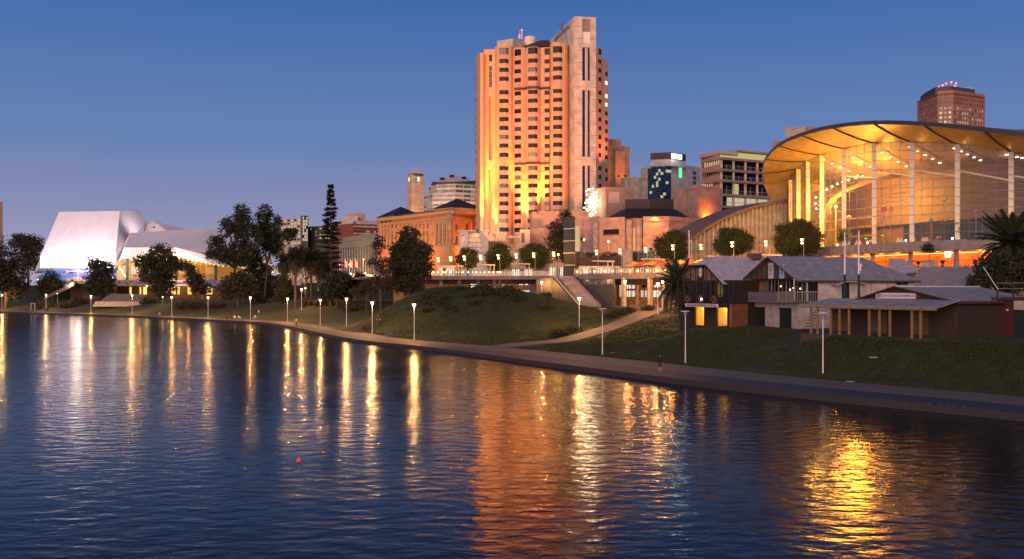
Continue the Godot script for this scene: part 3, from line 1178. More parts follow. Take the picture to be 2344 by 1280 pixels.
	for px in [1364.0]:
		var cy := MB.new()
		cy.lathe(V(L(px, 263.5), 11.0), [Vector2(0.95, 0), Vector2(0.95, Y(512, 264) - 11.0), Vector2(0, Y(512, 264) - 11.0)], 18)
		part(cy, "round_shaft", grey, bx)
	flood("wall_lamp", "narrow orange uplight between the pink box and its round shaft", V(L(1349, 266.0), 12.0), V(L(1348.5, 267.5), 27.0), 26.0, Color(1.0, 0.45, 0.12), 16.0)

	# starburst of bulbs
	var sc := V(c0.lerp(c1, share(1365, c0, c1)) + outward(c0, c1) * 1.2, Y(463, 277))
	var st := thing("light_sculpture", "brilliant white starburst sculpture of many round bulbs on a pink flank wall", "sculpture", sc)
	var rods := MB.new()
	var bx3 := Vector3((c1 - c0).normalized().x, 0, -(c1 - c0).normalized().y)
	var o3 := Vector3(outward(c0, c1).x, 0, -outward(c0, c1).y)
	var bulbs := []
	for k in 46:
		var an := rng.randf() * TAU
		var rr := 0.3 + 2.2 * sqrt(rng.randf())
		if k < 22:
			an = TAU * k / 22.0 + rng.randf_range(-0.12, 0.12)
			rr = rng.randf_range(2.9, 4.3)
		var q: Vector3 = sc + bx3 * cos(an) * rr * 0.95 + Vector3.UP * (sin(an) * rr * 1.05) + o3 * rng.randf_range(0.0, 0.7)
		bulbs.append(q)
		rods.tube([sc - o3 * 0.9, q], [0.03, 0.03], 4, false)
	part(rods, "rods", mats.pale_panel, st)
	var gl := glow("sculpture_white", 1.0, 0.92, 0.72, 9.0)
	var one := MB.new()
	one.ball(Vector3.ZERO, Vector3(0.22, 0.22, 0.22), 8)
	var om := one.mesh(Vector3.ZERO)
	for q in bulbs:
		var i := MeshInstance3D.new()
		i.name = "bulb"
		i.mesh = om
		i.material_override = gl
		st.add_child(i, true)
		i.position = q - sc
	bulb(sc + o3 * 1.6, 60.0, Color(1.0, 0.86, 0.62), 1.2, st)

	# right pink box
	var rb := thing("pink_box_building", "plain pink corner box building behind the umbrellas lit orange at its foot", "building", V(L(1595, 284), 11.0))
	var d0 := L(1537, 291)
	var d1 := L(1595, 278)
	var d2 := L(1653, 288)
	var rt := Y(424, 278)
	var w3 := MB.new()
	var sq2 := [share(1566, d0, d1), share(1590, d0, d1), Y(462, 282), Y(434, 282)]
	holes(w3, d0, d1, 11.0, rt, [sq2], 0.25)
	body(w3, [d0, d1, d2, L(1640, 306), L(1545, 306)], 11.0, rt, [0])
	part(w3, "box_wall", pink, rb)
	pane(d0, d1, sq2, 0.25, mats.grey_pink, rb, "square_panel")
	flood("wall_lamp", "strong orange wall lamp at the foot of the right pink box", V(d1.lerp(d2, 0.38) + outward(d1, d2) * 1.0, Y(511, 280)), V(d1.lerp(d2, 0.38), Y(500, 280)), 330.0, Color(1.0, 0.48, 0.1), 75.0)
	var cr := thing("round_tank", "pale grey round tank building between the pink box and the finned wing", "building", V(L(1665, 276), 11.0))
	var cy2 := MB.new()
	cy2.lathe(V(L(1665, 277), 11.0), [Vector2(3.1, 0), Vector2(3.1, Y(487, 274) - 11.0), Vector2(0, Y(487, 274) - 11.0)], 28)
	part(cy2, "tank_wall", grey, cr)
	var cc := MB.new()
	cc.lathe(V(L(1665, 277), Y(488, 274)), [Vector2(3.1, 0), Vector2(3.3, 0), Vector2(3.3, 0.35), Vector2(0, 0.35)], 28)
	part(cc, "tank_cap", mats.pale_panel, cr)
	var gc := thing("round_stair_tower", "large grey half-round concrete stair tower behind the pink box", "building", V(L(1450, 305), 11.0))
	var cy3 := MB.new()
	cy3.lathe(V(L(1451, 306), 11.0), [Vector2(3.9, 0), Vector2(3.9, Y(408, 304) - 11.0), Vector2(0, Y(408, 304) - 11.0)], 28)
	part(cy3, "round_wall", grey, gc)
	var cp := MB.new()
	cp.slab(L(1440, 302), L(1482, 303), 11.0, Y(409, 303), 6.0)
	part(cp, "flat_wall", grey, gc)

	# stepped annex right of the tower
	var an := thing("stepped_annex", "stepped orange annex with a chamfered shaft at the tower's right side", "building", V(L(1416, 322), 11.0))
	var orange := mat("annex_wall", 0.50, 0.30, 0.19, 0.85, "cloudy", 0.07)
	var n1 := MB.new()
	n1.prism([L(1388, 318), L(1422, 319), L(1422, 334), L(1388, 334)], 11.0, Y(318, 318))
	part(n1, "tall_block", orange, an)
	var n2 := MB.new()
	n2.prism([L(1422.2, 320), L(1441.5, 321), L(1441.5, 336), L(1422.2, 336)], 11.0, Y(335, 320))
	part(n2, "lower_block", orange, an)
	var n3 := MB.new()
	n3.hexa([V(L(1408.5, 317.9), 11.0), V(L(1430.5, 319.5), 11.0), V(L(1430.5, 317), 11.0), V(L(1408.5, 315.4), 11.0)].map(func(q): return q), [V(L(1408.5, 317.9), Y(346, 317)), V(L(1430.5, 319.5), Y(346, 317)), V(L(1430.5, 317), Y(346, 317)), V(L(1408.5, 315.4), Y(346, 317))])
	part(n3, "shaft", orange, an)
	var n4 := MB.new()
	n4.tri(V(L(1404, 318.2), Y(338, 318)), V(L(1408.5, 315.4), Y(346, 317)), V(L(1430.5, 317), Y(346, 317)))
	n4.quad(V(L(1404, 317.9), Y(346, 318)), V(L(1410, 318), Y(338, 318)), V(L(1428, 319.4), Y(338, 319)), V(L(1430.5, 317), Y(346, 317)))
	part(n4, "shaft_cap", orange, an)
	var n5 := MB.new()
	n5.slab(L(1396.5, 317.9), L(1399, 317.9), Y(326, 318), Y(322, 318), 0.1)
	part(n5, "window", mats.hotel_glass, an)
	flood("floodlight", "orange floodlight on the roof below the stepped annex", V(L(1432, 309.5), Y(402, 309)), V(L(1418, 319), Y(372, 319)), 70.0, Color(1.0, 0.55, 0.26), 55.0)

# ---------- convention hall: swept canopy, glass wall, timber drum inside

func make_convention_hall() -> void:
	var gl := [[2640.0, 400.0, 153.5], [2470.0, 372.0, 158.5], [2312.0, 345.0, 166.0], [2188.0, 328.0, 174.0], [2083.0, 323.5, 182.0], [1996.0, 326.0, 191.0], [1927.0, 339.0, 200.0], [1876.0, 354.0, 208.0], [1844.0, 369.0, 215.0], [1822.0, 386.0, 221.0], [1804.0, 412.0, 226.0]]
	var out := [[345.0, 9.0], [322.0, 9.0], [299.0, 9.0], [286.0, 9.0], [283.0, 9.0], [292.0, 9.0], [309.5, 9.0], [333.0, 9.0], [364.0, 8.8], [396.0, 7.6], [424.0, 5.6]]
	var t := thing("convention_hall", "great glass-fronted hall under a swept golden canopy roof", "building", V(L(2083, 190), 12.0))
	var g := []
	var ytop := []
	var nrm := []
	for i in gl.size():
		g.append(L(gl[i][0], gl[i][2]))
		ytop.append(Y(gl[i][1], gl[i][2]))
	for i in g.size():
		var a: Vector2 = g[maxi(i - 1, 0)]
		var b: Vector2 = g[mini(i + 1, g.size() - 1)]
		var d := (b - a).normalized()
		var m := Vector2(-d.y, d.x)
		if m.x > 0: m = -m
		nrm.append(m)
	var rim := []
	for i in g.size():
		var q: Vector2 = g[i] + nrm[i] * out[i][1]
		rim.append(V(q, Y(out[i][0], q.y)))
	var last := g.size() - 1
	var fy := 16.7
	# canopy: soffit panels, ribs, dark rim, roof skin
	var gold := mat("soffit", 0.40, 0.275, 0.12, 0.42, "cloudy", 0.12)
	for i in last:
		var s := MB.new()
		var n := 5
		for k in n:
			for j in 3:
				var f0 := float(k) / n
				var f1 := float(k + 1) / n
				var h0 := j / 3.0
				var h1 := (j + 1) / 3.0
				var pt := func(f: float, h: float) -> Vector3:
					var p0 := V(g[i], ytop[i]).lerp(V(g[i + 1], ytop[i + 1]), f)
					var p1: Vector3 = rim[i].cubic_interpolate(rim[i + 1], rim[maxi(i - 1, 0)], rim[mini(i + 2, last)], f)
					return p0.lerp(p1, h) + Vector3(0, -0.9 * h * (1.0 - h), 0)
				s.quad(pt.call(f0, h0), pt.call(f0, h1), pt.call(f1, h1), pt.call(f1, h0))
		part(s, "soffit_panel", gold, t)
		var rb := MB.new()
		var pr := []
		var rr := []
		for k in 5:
			pr.append(V(g[i], ytop[i]).lerp(rim[i], k / 4.0) + Vector3(0, -0.9 * (k / 4.0) * (1.0 - k / 4.0) - 0.1, 0))
			rr.append(0.16)
		rb.tube(pr, rr, 5)
		part(rb, "soffit_rib", mat("rib_dark", 0.06, 0.045, 0.03, 0.6, ""), t)
	var endp := [V(L(1801, 228), Y(460, 228)), V(L(1766, 228.5), Y(462, 228.5))]
	var tail := MB.new()
	tail.quad(V(g[last], ytop[last]), rim[last], endp[1], endp[0])
	part(tail, "soffit_panel", gold, t)
	var edge := MB.new()
	var top := MB.new()
	for k in last * 5 + 1:
		var i := k / 5
		var a: Vector3 = rim[i] if i == last else rim[i].cubic_interpolate(rim[i + 1], rim[maxi(i - 1, 0)], rim[mini(i + 2, last)], (k % 5) / 5.0)
		var b: Vector3 = endp[1] if i == last else rim[i].cubic_interpolate(rim[i + 1], rim[maxi(i - 1, 0)], rim[mini(i + 2, last)], (k % 5 + 1) / 5.0)
		var ua := Vector3(0, 0.55, 0)
		edge.quad(a - ua * 0.3, a + ua, b + ua, b - ua * 0.3)
		var ia: Vector3 = a + Vector3(40.0, 34.0 - a.y, -14.0)
		var ib: Vector3 = b + Vector3(40.0, 34.0 - b.y, -14.0)
		top.quad(a + ua, ia, ib, b + ua)
	part(edge, "roof_rim", mat("roof_rim", 0.035, 0.032, 0.045, 0.5, ""), t)
	part(top, "roof_skin", mat("roof_zinc", 0.22, 0.22, 0.24, 0.5, "cloudy", 0.1), t)
	# floor slab and the storey below
	var inn := func(i: int, w: float) -> Vector2: return g[i] - nrm[i] * w
	var slab := MB.new()
	var fas := MB.new()
	for i in last:
		var a: Vector2 = inn.call(i, -1.3)
		var b: Vector2 = inn.call(i + 1, -1.3)
		var c: Vector2 = inn.call(i + 1, 30.0)
		var d: Vector2 = inn.call(i, 30.0)
		slab.quad(V(a, fy), V(d, fy), V(c, fy), V(b, fy))
		slab.quad(V(a, fy - 1.7), V(b, fy - 1.7), V(c, fy - 1.7), V(d, fy - 1.7))
		fas.slab(inn.call(i, -1.45), inn.call(i + 1, -1.45), fy - 1.75, fy + 0.1, 0.14)
		# lower floor
		slab.quad(V(inn.call(i, -2.6), 12.1), V(d, 12.1), V(c, 12.1), V(inn.call(i + 1, -2.6), 12.1))
		fas.slab(inn.call(i, -2.75), inn.call(i + 1, -2.75), 11.1, 12.15, 0.14)
	part(slab, "floor_slab", mat("hall_floor", 0.22, 0.19, 0.17, 0.6, "cloudy", 0.2), t)
	part(fas, "slab_edge", mat("slab_edge", 0.30, 0.26, 0.27, 0.7, "cloudy", 0.2), t)
	var under := MB.new()
	for i in last:
		under.slab(inn.call(i, -2.0), inn.call(i + 1, -2.0), 4.0, 11.1, 0.2)
	part(under, "base_wall", mat("base_wall", 0.16, 0.13, 0.12, 0.8, "cloudy", 0.2), t)
	# glass wall: columns, transoms and panes
	var white := mat("hall_column", 0.70, 0.64, 0.52, 0.5, "")
	var clear := glass("hall_pane", 0.85, 0.88, 0.85, 0.06)
	for i in g.size():
		var c := MB.new()
		var q: Vector2 = inn.call(i, 0.55)
		var yaw := atan2(-nrm[i].x, nrm[i].y)
		c.obox(V(q, (fy + ytop[i]) / 2.0), Basis(Vector3.UP, -yaw), Vector3(0.5, ytop[i] - fy, 0.8))
		part(c, "column", white, t)
		if i == last: continue
		var n := 11
		for k in n:
			var f0 := float(k) / n
			var f1 := float(k + 1) / n
			var a0: float = lerpf(fy, ytop[i], f0)
			var a1: float = lerpf(fy, ytop[i], f1)
			var b0: float = lerpf(fy, ytop[i + 1], f0)
			var b1: float = lerpf(fy, ytop[i + 1], f1)
			var p := MB.new()
			p.quad(V(g[i], a0), V(g[i], a1), V(g[i + 1], b1), V(g[i + 1], b0))
			part(p, "glass_pane", clear, t)
			if k > 0:
				var tr := MB.new()
				tr.tube([V(g[i] - nrm[i] * 0.08, a0), V(g[i + 1] - nrm[i + 1] * 0.08, b0)], [0.05, 0.05], 4, false)
				part(tr, "transom", mat("transom", 0.20, 0.17, 0.12, 0.5, ""), t)
		for k in 3:
			var vm := MB.new()
			var f := (k + 1) / 4.0
			var mq: Vector2 = (g[i] as Vector2).lerp(g[i + 1], f) - nrm[i] * 0.08
			vm.tube([V(mq, fy), V(mq, lerpf(ytop[i], ytop[i + 1], f))], [0.04, 0.04], 4, false)
			part(vm, "mullion", mats.transom, t)
	# big white transverse beam two thirds up
	for i in range(1, 6):
		var bm := MB.new()
		bm.tube([V(inn.call(i, 1.2), lerpf(fy, ytop[i], 0.66)), V(inn.call(i + 1, 1.2), lerpf(fy, ytop[i + 1], 0.72))], [0.17, 0.17], 6)
		part(bm, "wind_beam", white, t)
	# timber drum, ceiling, dark glazed foyer below it
	var timber := mat("timber", 0.13, 0.066, 0.032, 0.55, "grit", 0.12)
	timber.uv1_scale = Vector3(0.04, 0.9, 0.04)
	var wy0 := fy + 4.6
	var wt := 31.0
	for i in last:
		for k in 6:   # boards of the drum in courses
			var w := MB.new()
			var h0 := lerpf(wy0, wt, k / 6.0)
			var h1 := lerpf(wy0, wt, (k + 1) / 6.0) - 0.06
			w.slab(inn.call(i, 13.0), inn.call(i + 1, 13.0), h0, h1, 0.3)
			part(w, "timber_course", timber, t)
		var dk := MB.new()
		dk.slab(inn.call(i, 14.5), inn.call(i + 1, 14.5), fy, wy0, 0.2)
		part(dk, "foyer_glazing" if i > 1 and i < 6 else "foyer_wall", mats.hotel_glass if i > 2 and i < 6 else timber, t)
		var lip := MB.new()
		lip.quad(V(inn.call(i, 13.0), wy0), V(inn.call(i + 1, 13.0), wy0), V(inn.call(i + 1, 14.6), wy0), V(inn.call(i, 14.6), wy0))
		part(lip, "drum_underside", timber, t)
		var ce := MB.new()
		ce.quad(V(g[i], ytop[i] - 0.05), V(g[i + 1], ytop[i + 1] - 0.05), V(inn.call(i + 1, 13.2), maxf(minf(wt, ytop[i + 1] - 0.5), 26.0)), V(inn.call(i, 13.2), minf(wt, ytop[i] - 0.5)))
		part(ce, "ceiling_panel", mat("hall_ceiling", 0.21, 0.15, 0.10, 0.7, "cloudy", 0.1), t)
	var ew := MB.new()
	ew.quad(V(g[last], fy), V(g[last], ytop[last]), V(inn.call(last, 14.0), 31.0), V(inn.call(last, 14.0), fy))
	part(ew, "end_wall", mats.hall_ceiling, t)
	var ew2 := MB.new()
	ew2.quad(V(g[0], 11.0), V(g[0], ytop[0]), V(inn.call(0, 30.0), 33.0), V(inn.call(0, 30.0), 11.0))
	part(ew2, "end_wall", timber, t)
	# curved stair soffit that catches the lamps on the left
	var arch := MB.new()
	var ap := [[1877.0, 540.0], [1879.0, 505.0], [1885.0, 478.0], [1900.0, 456.0], [1925.0, 440.0], [1960.0, 426.0], [1996.0, 414.0], [2060.0, 402.0]]
	for i in ap.size() - 1:
		var da := 211.0 - 1.6 * i
		var db := 211.0 - 1.6 * (i + 1)
		var a := P(ap[i][0] , ap[i][1], da)
		var b := P(ap[i + 1][0], ap[i + 1][1], db)
		arch.quad(a, b, b + Vector3(1.4, 0.1, 0.3), a + Vector3(1.4, 0.1, 0.3))
		arch.quad(a, b, b + Vector3(0, 0.45, 0), a + Vector3(0, 0.45, 0))
	part(arch, "drum_lip", timber, t)
	# lamps: a curved row of globes, tracks of spots, warm fill from the ceiling lamps
	var globe := glow("hall_globe", 1.0, 0.78, 0.36, 7.0)
	var rows := [[1975, 404], [1959, 407], [1943, 412], [1929, 417], [1917, 421], [1905, 427], [1893, 434], [1882, 440]]
	var om := MB.new()
	om.ball(Vector3.ZERO, Vector3(0.24, 0.24, 0.24), 8)
	var gm := om.mesh(Vector3.ZERO)
	for i in rows.size():
		var q := P(rows[i][0], rows[i][1], 205.0 + 0.5 * i)
		var lp := MeshInstance3D.new()
		lp.name = "globe_lamp"
		lp.mesh = gm
		lp.material_override = globe
		t.add_child(lp, true)
		lp.position = q - t.position
		if i % 2 == 0:
			bulb(q, 26.0, Color(1.0, 0.74, 0.30), 0.2, lp)
			lp.get_child(0).position = Vector3.ZERO
	for q in [[1868, 452], [1867, 466], [1869, 478], [1878, 496], [1884, 502], [1852, 492]]:
		var lp := MeshInstance3D.new()
		lp.name = "globe_lamp"
		lp.mesh = gm
		lp.material_override = globe
		t.add_child(lp, true)
		lp.position = P(q[0], q[1], 216.0) - t.position
	bulb(P(1868, 462, 214.5), 110.0, Color(1.0, 0.75, 0.32), 1.2, t)
	bulb(P(1920, 480, 204.5), 260.0, Color(1.0, 0.66, 0.22), 1.6, t)
	bulb(P(1945, 462, 202.0), 260.0, Color(1.0, 0.66, 0.22), 1.6, t)
	bulb(P(1975, 450, 199.5), 200.0, Color(1.0, 0.66, 0.22), 1.6, t)
	var sp := glow("track_spot", 1.0, 0.86, 0.55, 6.0)
	for i in range(2, 8):
		for k in 5:
			var f := 0.10 + 0.15 * k
			var y: float = lerpf(ytop[i] - 0.05, 31.0, f) - 0.35
			var q: Vector2 = inn.call(i, 13.0 * f) + (g[mini(i + 1, last)] - g[i]) * 0.12
			var s := MB.new()
			s.obox(V(q, y), Basis.from_euler(Vector3(0.5, -0.6, 0)), Vector3(0.5, 0.10, 0.16))
			part(s, "spot_lamp", sp, t)
		var tk := MB.new()
		tk.tube([V(inn.call(i, 0.8), ytop[i] - 0.3), V(inn.call(i, 12.0), 31.1)], [0.06, 0.06], 4, false)
		part(tk, "light_track", mats.rib_dark, t)
		var c := V(inn.call(i, 5.5) + (g[mini(i + 1, last)] - g[i]) * 0.4, lerpf(ytop[i], 31.0, 0.4) - 1.6)
		bulb(c, 30.0 if i > 4 else 7.0, Color(1.0, 0.66, 0.28), 0.4, t)
	for i in range(2, 9):   # uplights on the slab edge that gild the canopy
		var q := V(inn.call(i, -1.0), fy + 0.5)
		var u := MB.new()
		u.lathe(q, [Vector2(0.10, -0.4), Vector2(0.18, -0.1), Vector2(0.18, 0.0), Vector2(0, 0.0)], 8)
		part(u, "canopy_uplight", sp, t)
		spot(q + Vector3(0, 0.15, 0), rim[i].lerp(V(g[i], ytop[i]), 0.45), 85.0 if i > 4 else 50.0, Color(1.0, 0.66, 0.20), 40.0, 1.0, 0.1, t)
	# lower storey: orange glowing room behind a row of columns
	for i in last:
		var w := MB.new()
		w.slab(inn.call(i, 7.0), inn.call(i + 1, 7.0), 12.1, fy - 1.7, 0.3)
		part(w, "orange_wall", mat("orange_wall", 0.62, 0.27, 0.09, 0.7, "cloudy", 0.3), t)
		var c := MB.new()
		c.lathe(V(inn.call(i, 0.2), 12.1), [Vector2(0.42, 0), Vector2(0.42, fy - 13.8)], 14)
		part(c, "lower_column", mats.slab_edge, t)
		if i > 0 and i < 8:
			for h in [0.3, 0.8]:
				bulb(V(inn.call(i, 4.5).lerp(inn.call(i + 1, 4.5), h), 14.5), 15.0, Color(1.0, 0.52, 0.15), 0.4, t)
	var cove := glow("cove_strip", 1.0, 0.62, 0.20, 2.2)
	for i in range(1, 7):
		var cv := MB.new()
		cv.slab(inn.call(i, 6.6), inn.call(i + 1, 6.6), fy - 1.95, fy - 1.82, 0.2)
		part(cv, "cove_light", cove, t)
	var rl := MB.new()
	for i in range(0, 7):
		for k in 3:
			var q: Vector2 = inn.call(i, -2.5).lerp(inn.call(i + 1, -2.5), k / 3.0)
			rl.tube([V(q, 12.1), V(q, 13.2)], [0.04, 0.04], 5)
		rl.tube([V(inn.call(i, -2.5), 13.2), V(inn.call(i + 1, -2.5), 13.2)], [0.04, 0.04], 5)
	part(rl, "railing", mats.dark_frame, t)
	# two glowing screens on the lower storey
	for q in [[2163.0, 2177.0], [2187.0, 2192.0]]:
		var s := MB.new()
		s.slab(L(q[0], 180.5), L(q[1], 180.0), Y(589, 180), Y(574, 180), 0.2)
		single(s, "lit_screen", glow("lit_screen", 1.0, 0.80, 0.86, 3.0), "bright white and pink lit screen on the orange storey below the glass hall", "screen", V(L(q[0], 180.4), Y(589, 180)), "lit screens below the hall")
	for q in [[2020, 549, 0], [1982, 556, 0], [2119, 546, 0]]:
		var s := MB.new()
		s.box(P(q[0], q[1] - 10, 200.0), Vector3(0.5, 0.22, 0.1))
		single(s, "exit_sign", glow("exit_green", 0.05, 1.0, 0.30, 1.5), "small green lit exit sign in the dark foyer of the hall", "exit sign", P(q[0], q[1] - 10, 200.0), "green exit signs in the foyer")
	# party decoration: balls on strings, plants, tables
	var balls := [[1913, 473, 0.42, 0.05, 0.30, 0.36, "teal", 207], [1944, 498, 0.42, 0.75, 0.22, 0.03, "orange", 200], [2023.5, 479, 0.5, 0.75, 0.06, 0.03, "red", 189], [2038.5, 478.5, 0.5, 0.8, 0.45, 0.02, "yellow", 188], [2163, 455.5, 0.45, 0.40, 0.65, 0.03, "lime green", 178], [2131.5, 506, 0.42, 0.03, 0.30, 0.32, "dark teal", 181], [2234.5, 485, 0.4, 0.20, 0.10, 0.25, "purple", 173]]
	for b in balls:
		var q := P(b[0], b[1], b[7])
		var o := thing("hanging_ball", "%s party ball on a thin stand behind the hall's glass" % b[6], "ball", q)
		var m := MB.new()
		m.ball(q, Vector3(b[2], b[2], b[2]), 14)
		part(m, "ball", mat("ball_" + b[6], b[3], b[4], b[5], 0.35, ""), o)
		var s := MB.new()
		s.tube([q - Vector3(0, b[2] * 0.9, 0), Vector3(q.x, fy, q.z)], [0.035, 0.035], 5)
		part(s, "stand", mat("ball_stand", 0.6, 0.5, 0.25, 0.5, ""), o)
	for q in [[2168.0, 174.5], [2206.0, 171.5], [1932.0, 197.5]]:
		var at := V(L(q[0], q[1] + 3.0), fy)
		var o := thing("potted_plant", "bushy potted plant standing on the hall floor behind the glass", "plant", at, "potted plants in the glass hall")
		var pt := MB.new()
		pt.lathe(at, [Vector2(0.4, 0), Vector2(0.6, 1.1), Vector2(0.52, 1.1), Vector2(0.5, 1.0), Vector2(0, 1.0)], 12)
		part(pt, "pot", mats.dark_frame, o)
		part(crown(at, [[Vector3(0, 2.3, 0), Vector3(1.25, 1.35, 1.25)]], 260, 7, 0.5, 0.42, 91), "foliage", mat("plant_green", 0.10, 0.15, 0.025, 0.7, "foliage", 0.5), o)
	var k := 0
	for q in [[2060.0, 186.0], [2090.0, 183.5], [2118.0, 181.5], [1990.0, 194.0], [1965.0, 196.0], [2150.0, 178.5]]:
		var at := V(L(q[0], q[1] + 3.0), fy)
		var o := thing("party_table", "small laid party table behind the hall's glass", "table", at, "party tables in the glass hall")
		var tb := MB.new()
		tb.lathe(at, [Vector2(0.75, 0.02), Vector2(0.68, 0.74), Vector2(0.72, 0.76), Vector2(0, 0.76)], 14)
		part(tb, "cloth", [mats.white_cloth, mat("red_cloth", 0.45, 0.03, 0.03, 0.8, "")][k % 2], o)
		var st := MB.new()
		for j in 5:
			var u := at + Vector3(cos(j * 1.3) * 0.4, 0.76, sin(j * 1.3) * 0.4)
			st.lathe(u, [Vector2(0.07, 0), Vector2(0.09, 0.28), Vector2(0.05, 0.36), Vector2(0, 0.36)], 8)
		part(st, "glasses", mats.pale_panel, o)
		k += 1
	# terrace furniture on the lower storey
	var pl := V(inn.call(3, -1.4).lerp(inn.call(4, -1.4), 0.45), 12.1)
	var tp := thing("planter_tree", "round-headed small tree in a pale square planter before the orange storey", "tree", pl)
	var pb := MB.new()
	pb.box(pl + Vector3(0, 0.6, 0), Vector3(1.9, 1.2, 1.9), 0.6)
	part(pb, "planter", mat("planter_grey", 0.42, 0.44, 0.46, 0.6, "cloudy", 0.5), tp)
	var tk2 := MB.new()
	tk2.tube([pl + Vector3(0, 1.1, 0), pl + Vector3(0.05, 2.0, 0), pl + Vector3(0, 3.0, 0)], [0.07, 0.06, 0.05], 6)
	part(tk2, "trunk", mat("bark", 0.09, 0.065, 0.045, 0.9, "grit", 1.0), tp)
	part(crown(pl, [[Vector3(0, 3.35, 0), Vector3(1.15, 0.85, 1.15)]], 300, 6, 0.4, 0.22, 92), "crown", mat("leaf_dark", 0.035, 0.05, 0.018, 0.8, "foliage", 0.4), tp)
	for q in [[2102.0, 181.0], [2158.0, 176.5], [2232.0, 171.5]]:
		var at := V(L(q[0], q[1] - 1.6), 12.1)
		var o := thing("cafe_table", "dark hourglass cafe table on the orange-lit terrace", "table", at, "cafe tables on the lit terrace")
		var tb := MB.new()
		tb.lathe(at, [Vector2(0.32, 0), Vector2(0.32, 0.04), Vector2(0.06, 0.4), Vector2(0.45, 1.02), Vector2(0.45, 1.08), Vector2(0, 1.08)], 10)
		part(tb, "table_body", mats.dark_frame, o)
	# porch lamp under the terrace
	var lampq := P(2224, 629, 165.0)
	var pw := thing("porch_lamp", "glowing oval porch lamp below the hall terrace beside the palm", "lamp", lampq)
	var lb := MB.new()
	lb.ball(lampq, Vector3(0.62, 0.26, 0.4), 12)
	part(lb, "lamp_glass", glow("porch_glow", 1.0, 0.72, 0.25, 5.0), pw)
	var hb := MB.new()
	hb.box(lampq + Vector3(0, 0.36, 0), Vector3(1.5, 0.2, 1.0))
	hb.box(lampq + Vector3(-1.2, 0.18, -0.6), Vector3(2.0, 0.1, 0.1))
	part(hb, "lamp_hood", mats.dark_frame, pw)
	bulb(lampq + Vector3(0, -0.1, 0.7), 14.0, Color(1.0, 0.7, 0.28), 0.3, pw)

# ---------- wing with the curved eave and tall fins

func make_fin_wing() -> void:
	var t := thing("finned_wing", "curved-eaved wing faced with tall pale vertical fins sweeping up to the hall", "building", V(L(1690, 228), 11.0))
	var a := L(1580, 221)
	var b := L(1806, 229)
	var cv := [[1580.0, 547.0], [1612.0, 525.0], [1647.0, 505.0], [1684.0, 489.0], [1722.0, 475.5], [1762.0, 466.0], [1806.0, 459.5]]
	var top := func(px: float) -> float:
		for i in cv.size() - 1:
			if px <= cv[i + 1][0]:
				var f: float = (px - cv[i][0]) / (cv[i + 1][0] - cv[i][0])
				var f2: float = lerpf(cv[i][1], cv[i + 1][1], f)
				return Y(f2, lerpf(221, 229, (px - 1580.0) / 226.0))
		return Y(459.5, 229)
	var pale := mat("fin_pale", 0.52, 0.44, 0.33, 0.8, "cloudy", 0.1)
	var o := outward(a, b)
	var n := 23
	for i in n:
		var p0 := 1580.0 + 226.0 * i / n
		var p1 := 1580.0 + 226.0 * (i + 1) / n
		var qa := a.lerp(b, share(p0, a, b))
		var qb := a.lerp(b, share(p1, a, b))
		var w := MB.new()
		w.quad(V(qa, 11.0), V(qa, top.call(p0)), V(qb, top.call(p1)), V(qb, 11.0))
		part(w, "wall_panel", pale, t)
		var f := MB.new()
		f.slab(qa + o * 0.75 - (b - a).normalized() * 0.07, qa + o * 0.75 + (b - a).normalized() * 0.07, 11.0, top.call(p0) - 0.25, 0.74)
		part(f, "fin", pale, t)
		var r := MB.new()
		var ya: float = top.call(p0)
		var yb: float = top.call(p1)
		r.hexa([V(qa + o * 1.3, ya - 0.15), V(qb + o * 1.3, yb - 0.15), V(qb - o * 12.0, yb - 0.15), V(qa - o * 12.0, ya - 0.15)], [V(qa + o * 1.3, ya + 0.5), V(qb + o * 1.3, yb + 0.5), V(qb - o * 12.0, yb + 0.5), V(qa - o * 12.0, ya + 0.5)])
		part(r, "eave_slab", mat("eave_brown", 0.17, 0.12, 0.09, 0.7, "cloudy", 0.2), t)
	flood("floodlight", "warm floodlight at the hall end of the finned wing", V(b + o * 9.0 + Vector2(-2, 0), 12.0), V(a.lerp(b, 0.82), 20.0), 650.0, Color(1.0, 0.66, 0.26), 45.0)
	flood("floodlight", "warm floodlight on the terrace before the middle fins", V(a.lerp(b, 0.45) + o * 11.0, 12.0), V(a.lerp(b, 0.42), 18.0), 90.0, Color(1.0, 0.60, 0.26), 60.0)

# ---------- blocks with window grids

# faces: index of the wall in ring -> [columns, rows, t0, t1, share of width, y0, y1, share of height, chance lit, lit material]
func block(called: String, label: String, ring: Array, y0: float, y1: float, wall: Material, faces: Dictionary, glass_mat: Material, seed_: int) -> Node3D:
	var r := RandomNumberGenerator.new()
	r.seed = seed_
	var t := thing(called, label, "building", V(ring[0], y0))
	var mb := MB.new()
	body(mb, ring, y0, y1, faces.keys())
	var panes := []
	for k in faces:
		var f: Array = faces[k]
		var a: Vector2 = ring[k]
		var b: Vector2 = ring[(k + 1) % ring.size()]
		var rects := grid(f[0], rows_of(f[5], f[6], f[1], f[7]), f[2], f[3], f[4])
		holes(mb, a, b, y0, y1, rects, 0.35)
		for q in rects:
			panes.append([a, b, q, mats[f[9]] if r.randf() < f[8] else glass_mat])
	part(mb, "wall", wall, t)
	for q in panes:
		pane(q[0], q[1], q[2], 0.33, q[3], t)
	return t

# ---------- sandstone hall and the columned house beside it

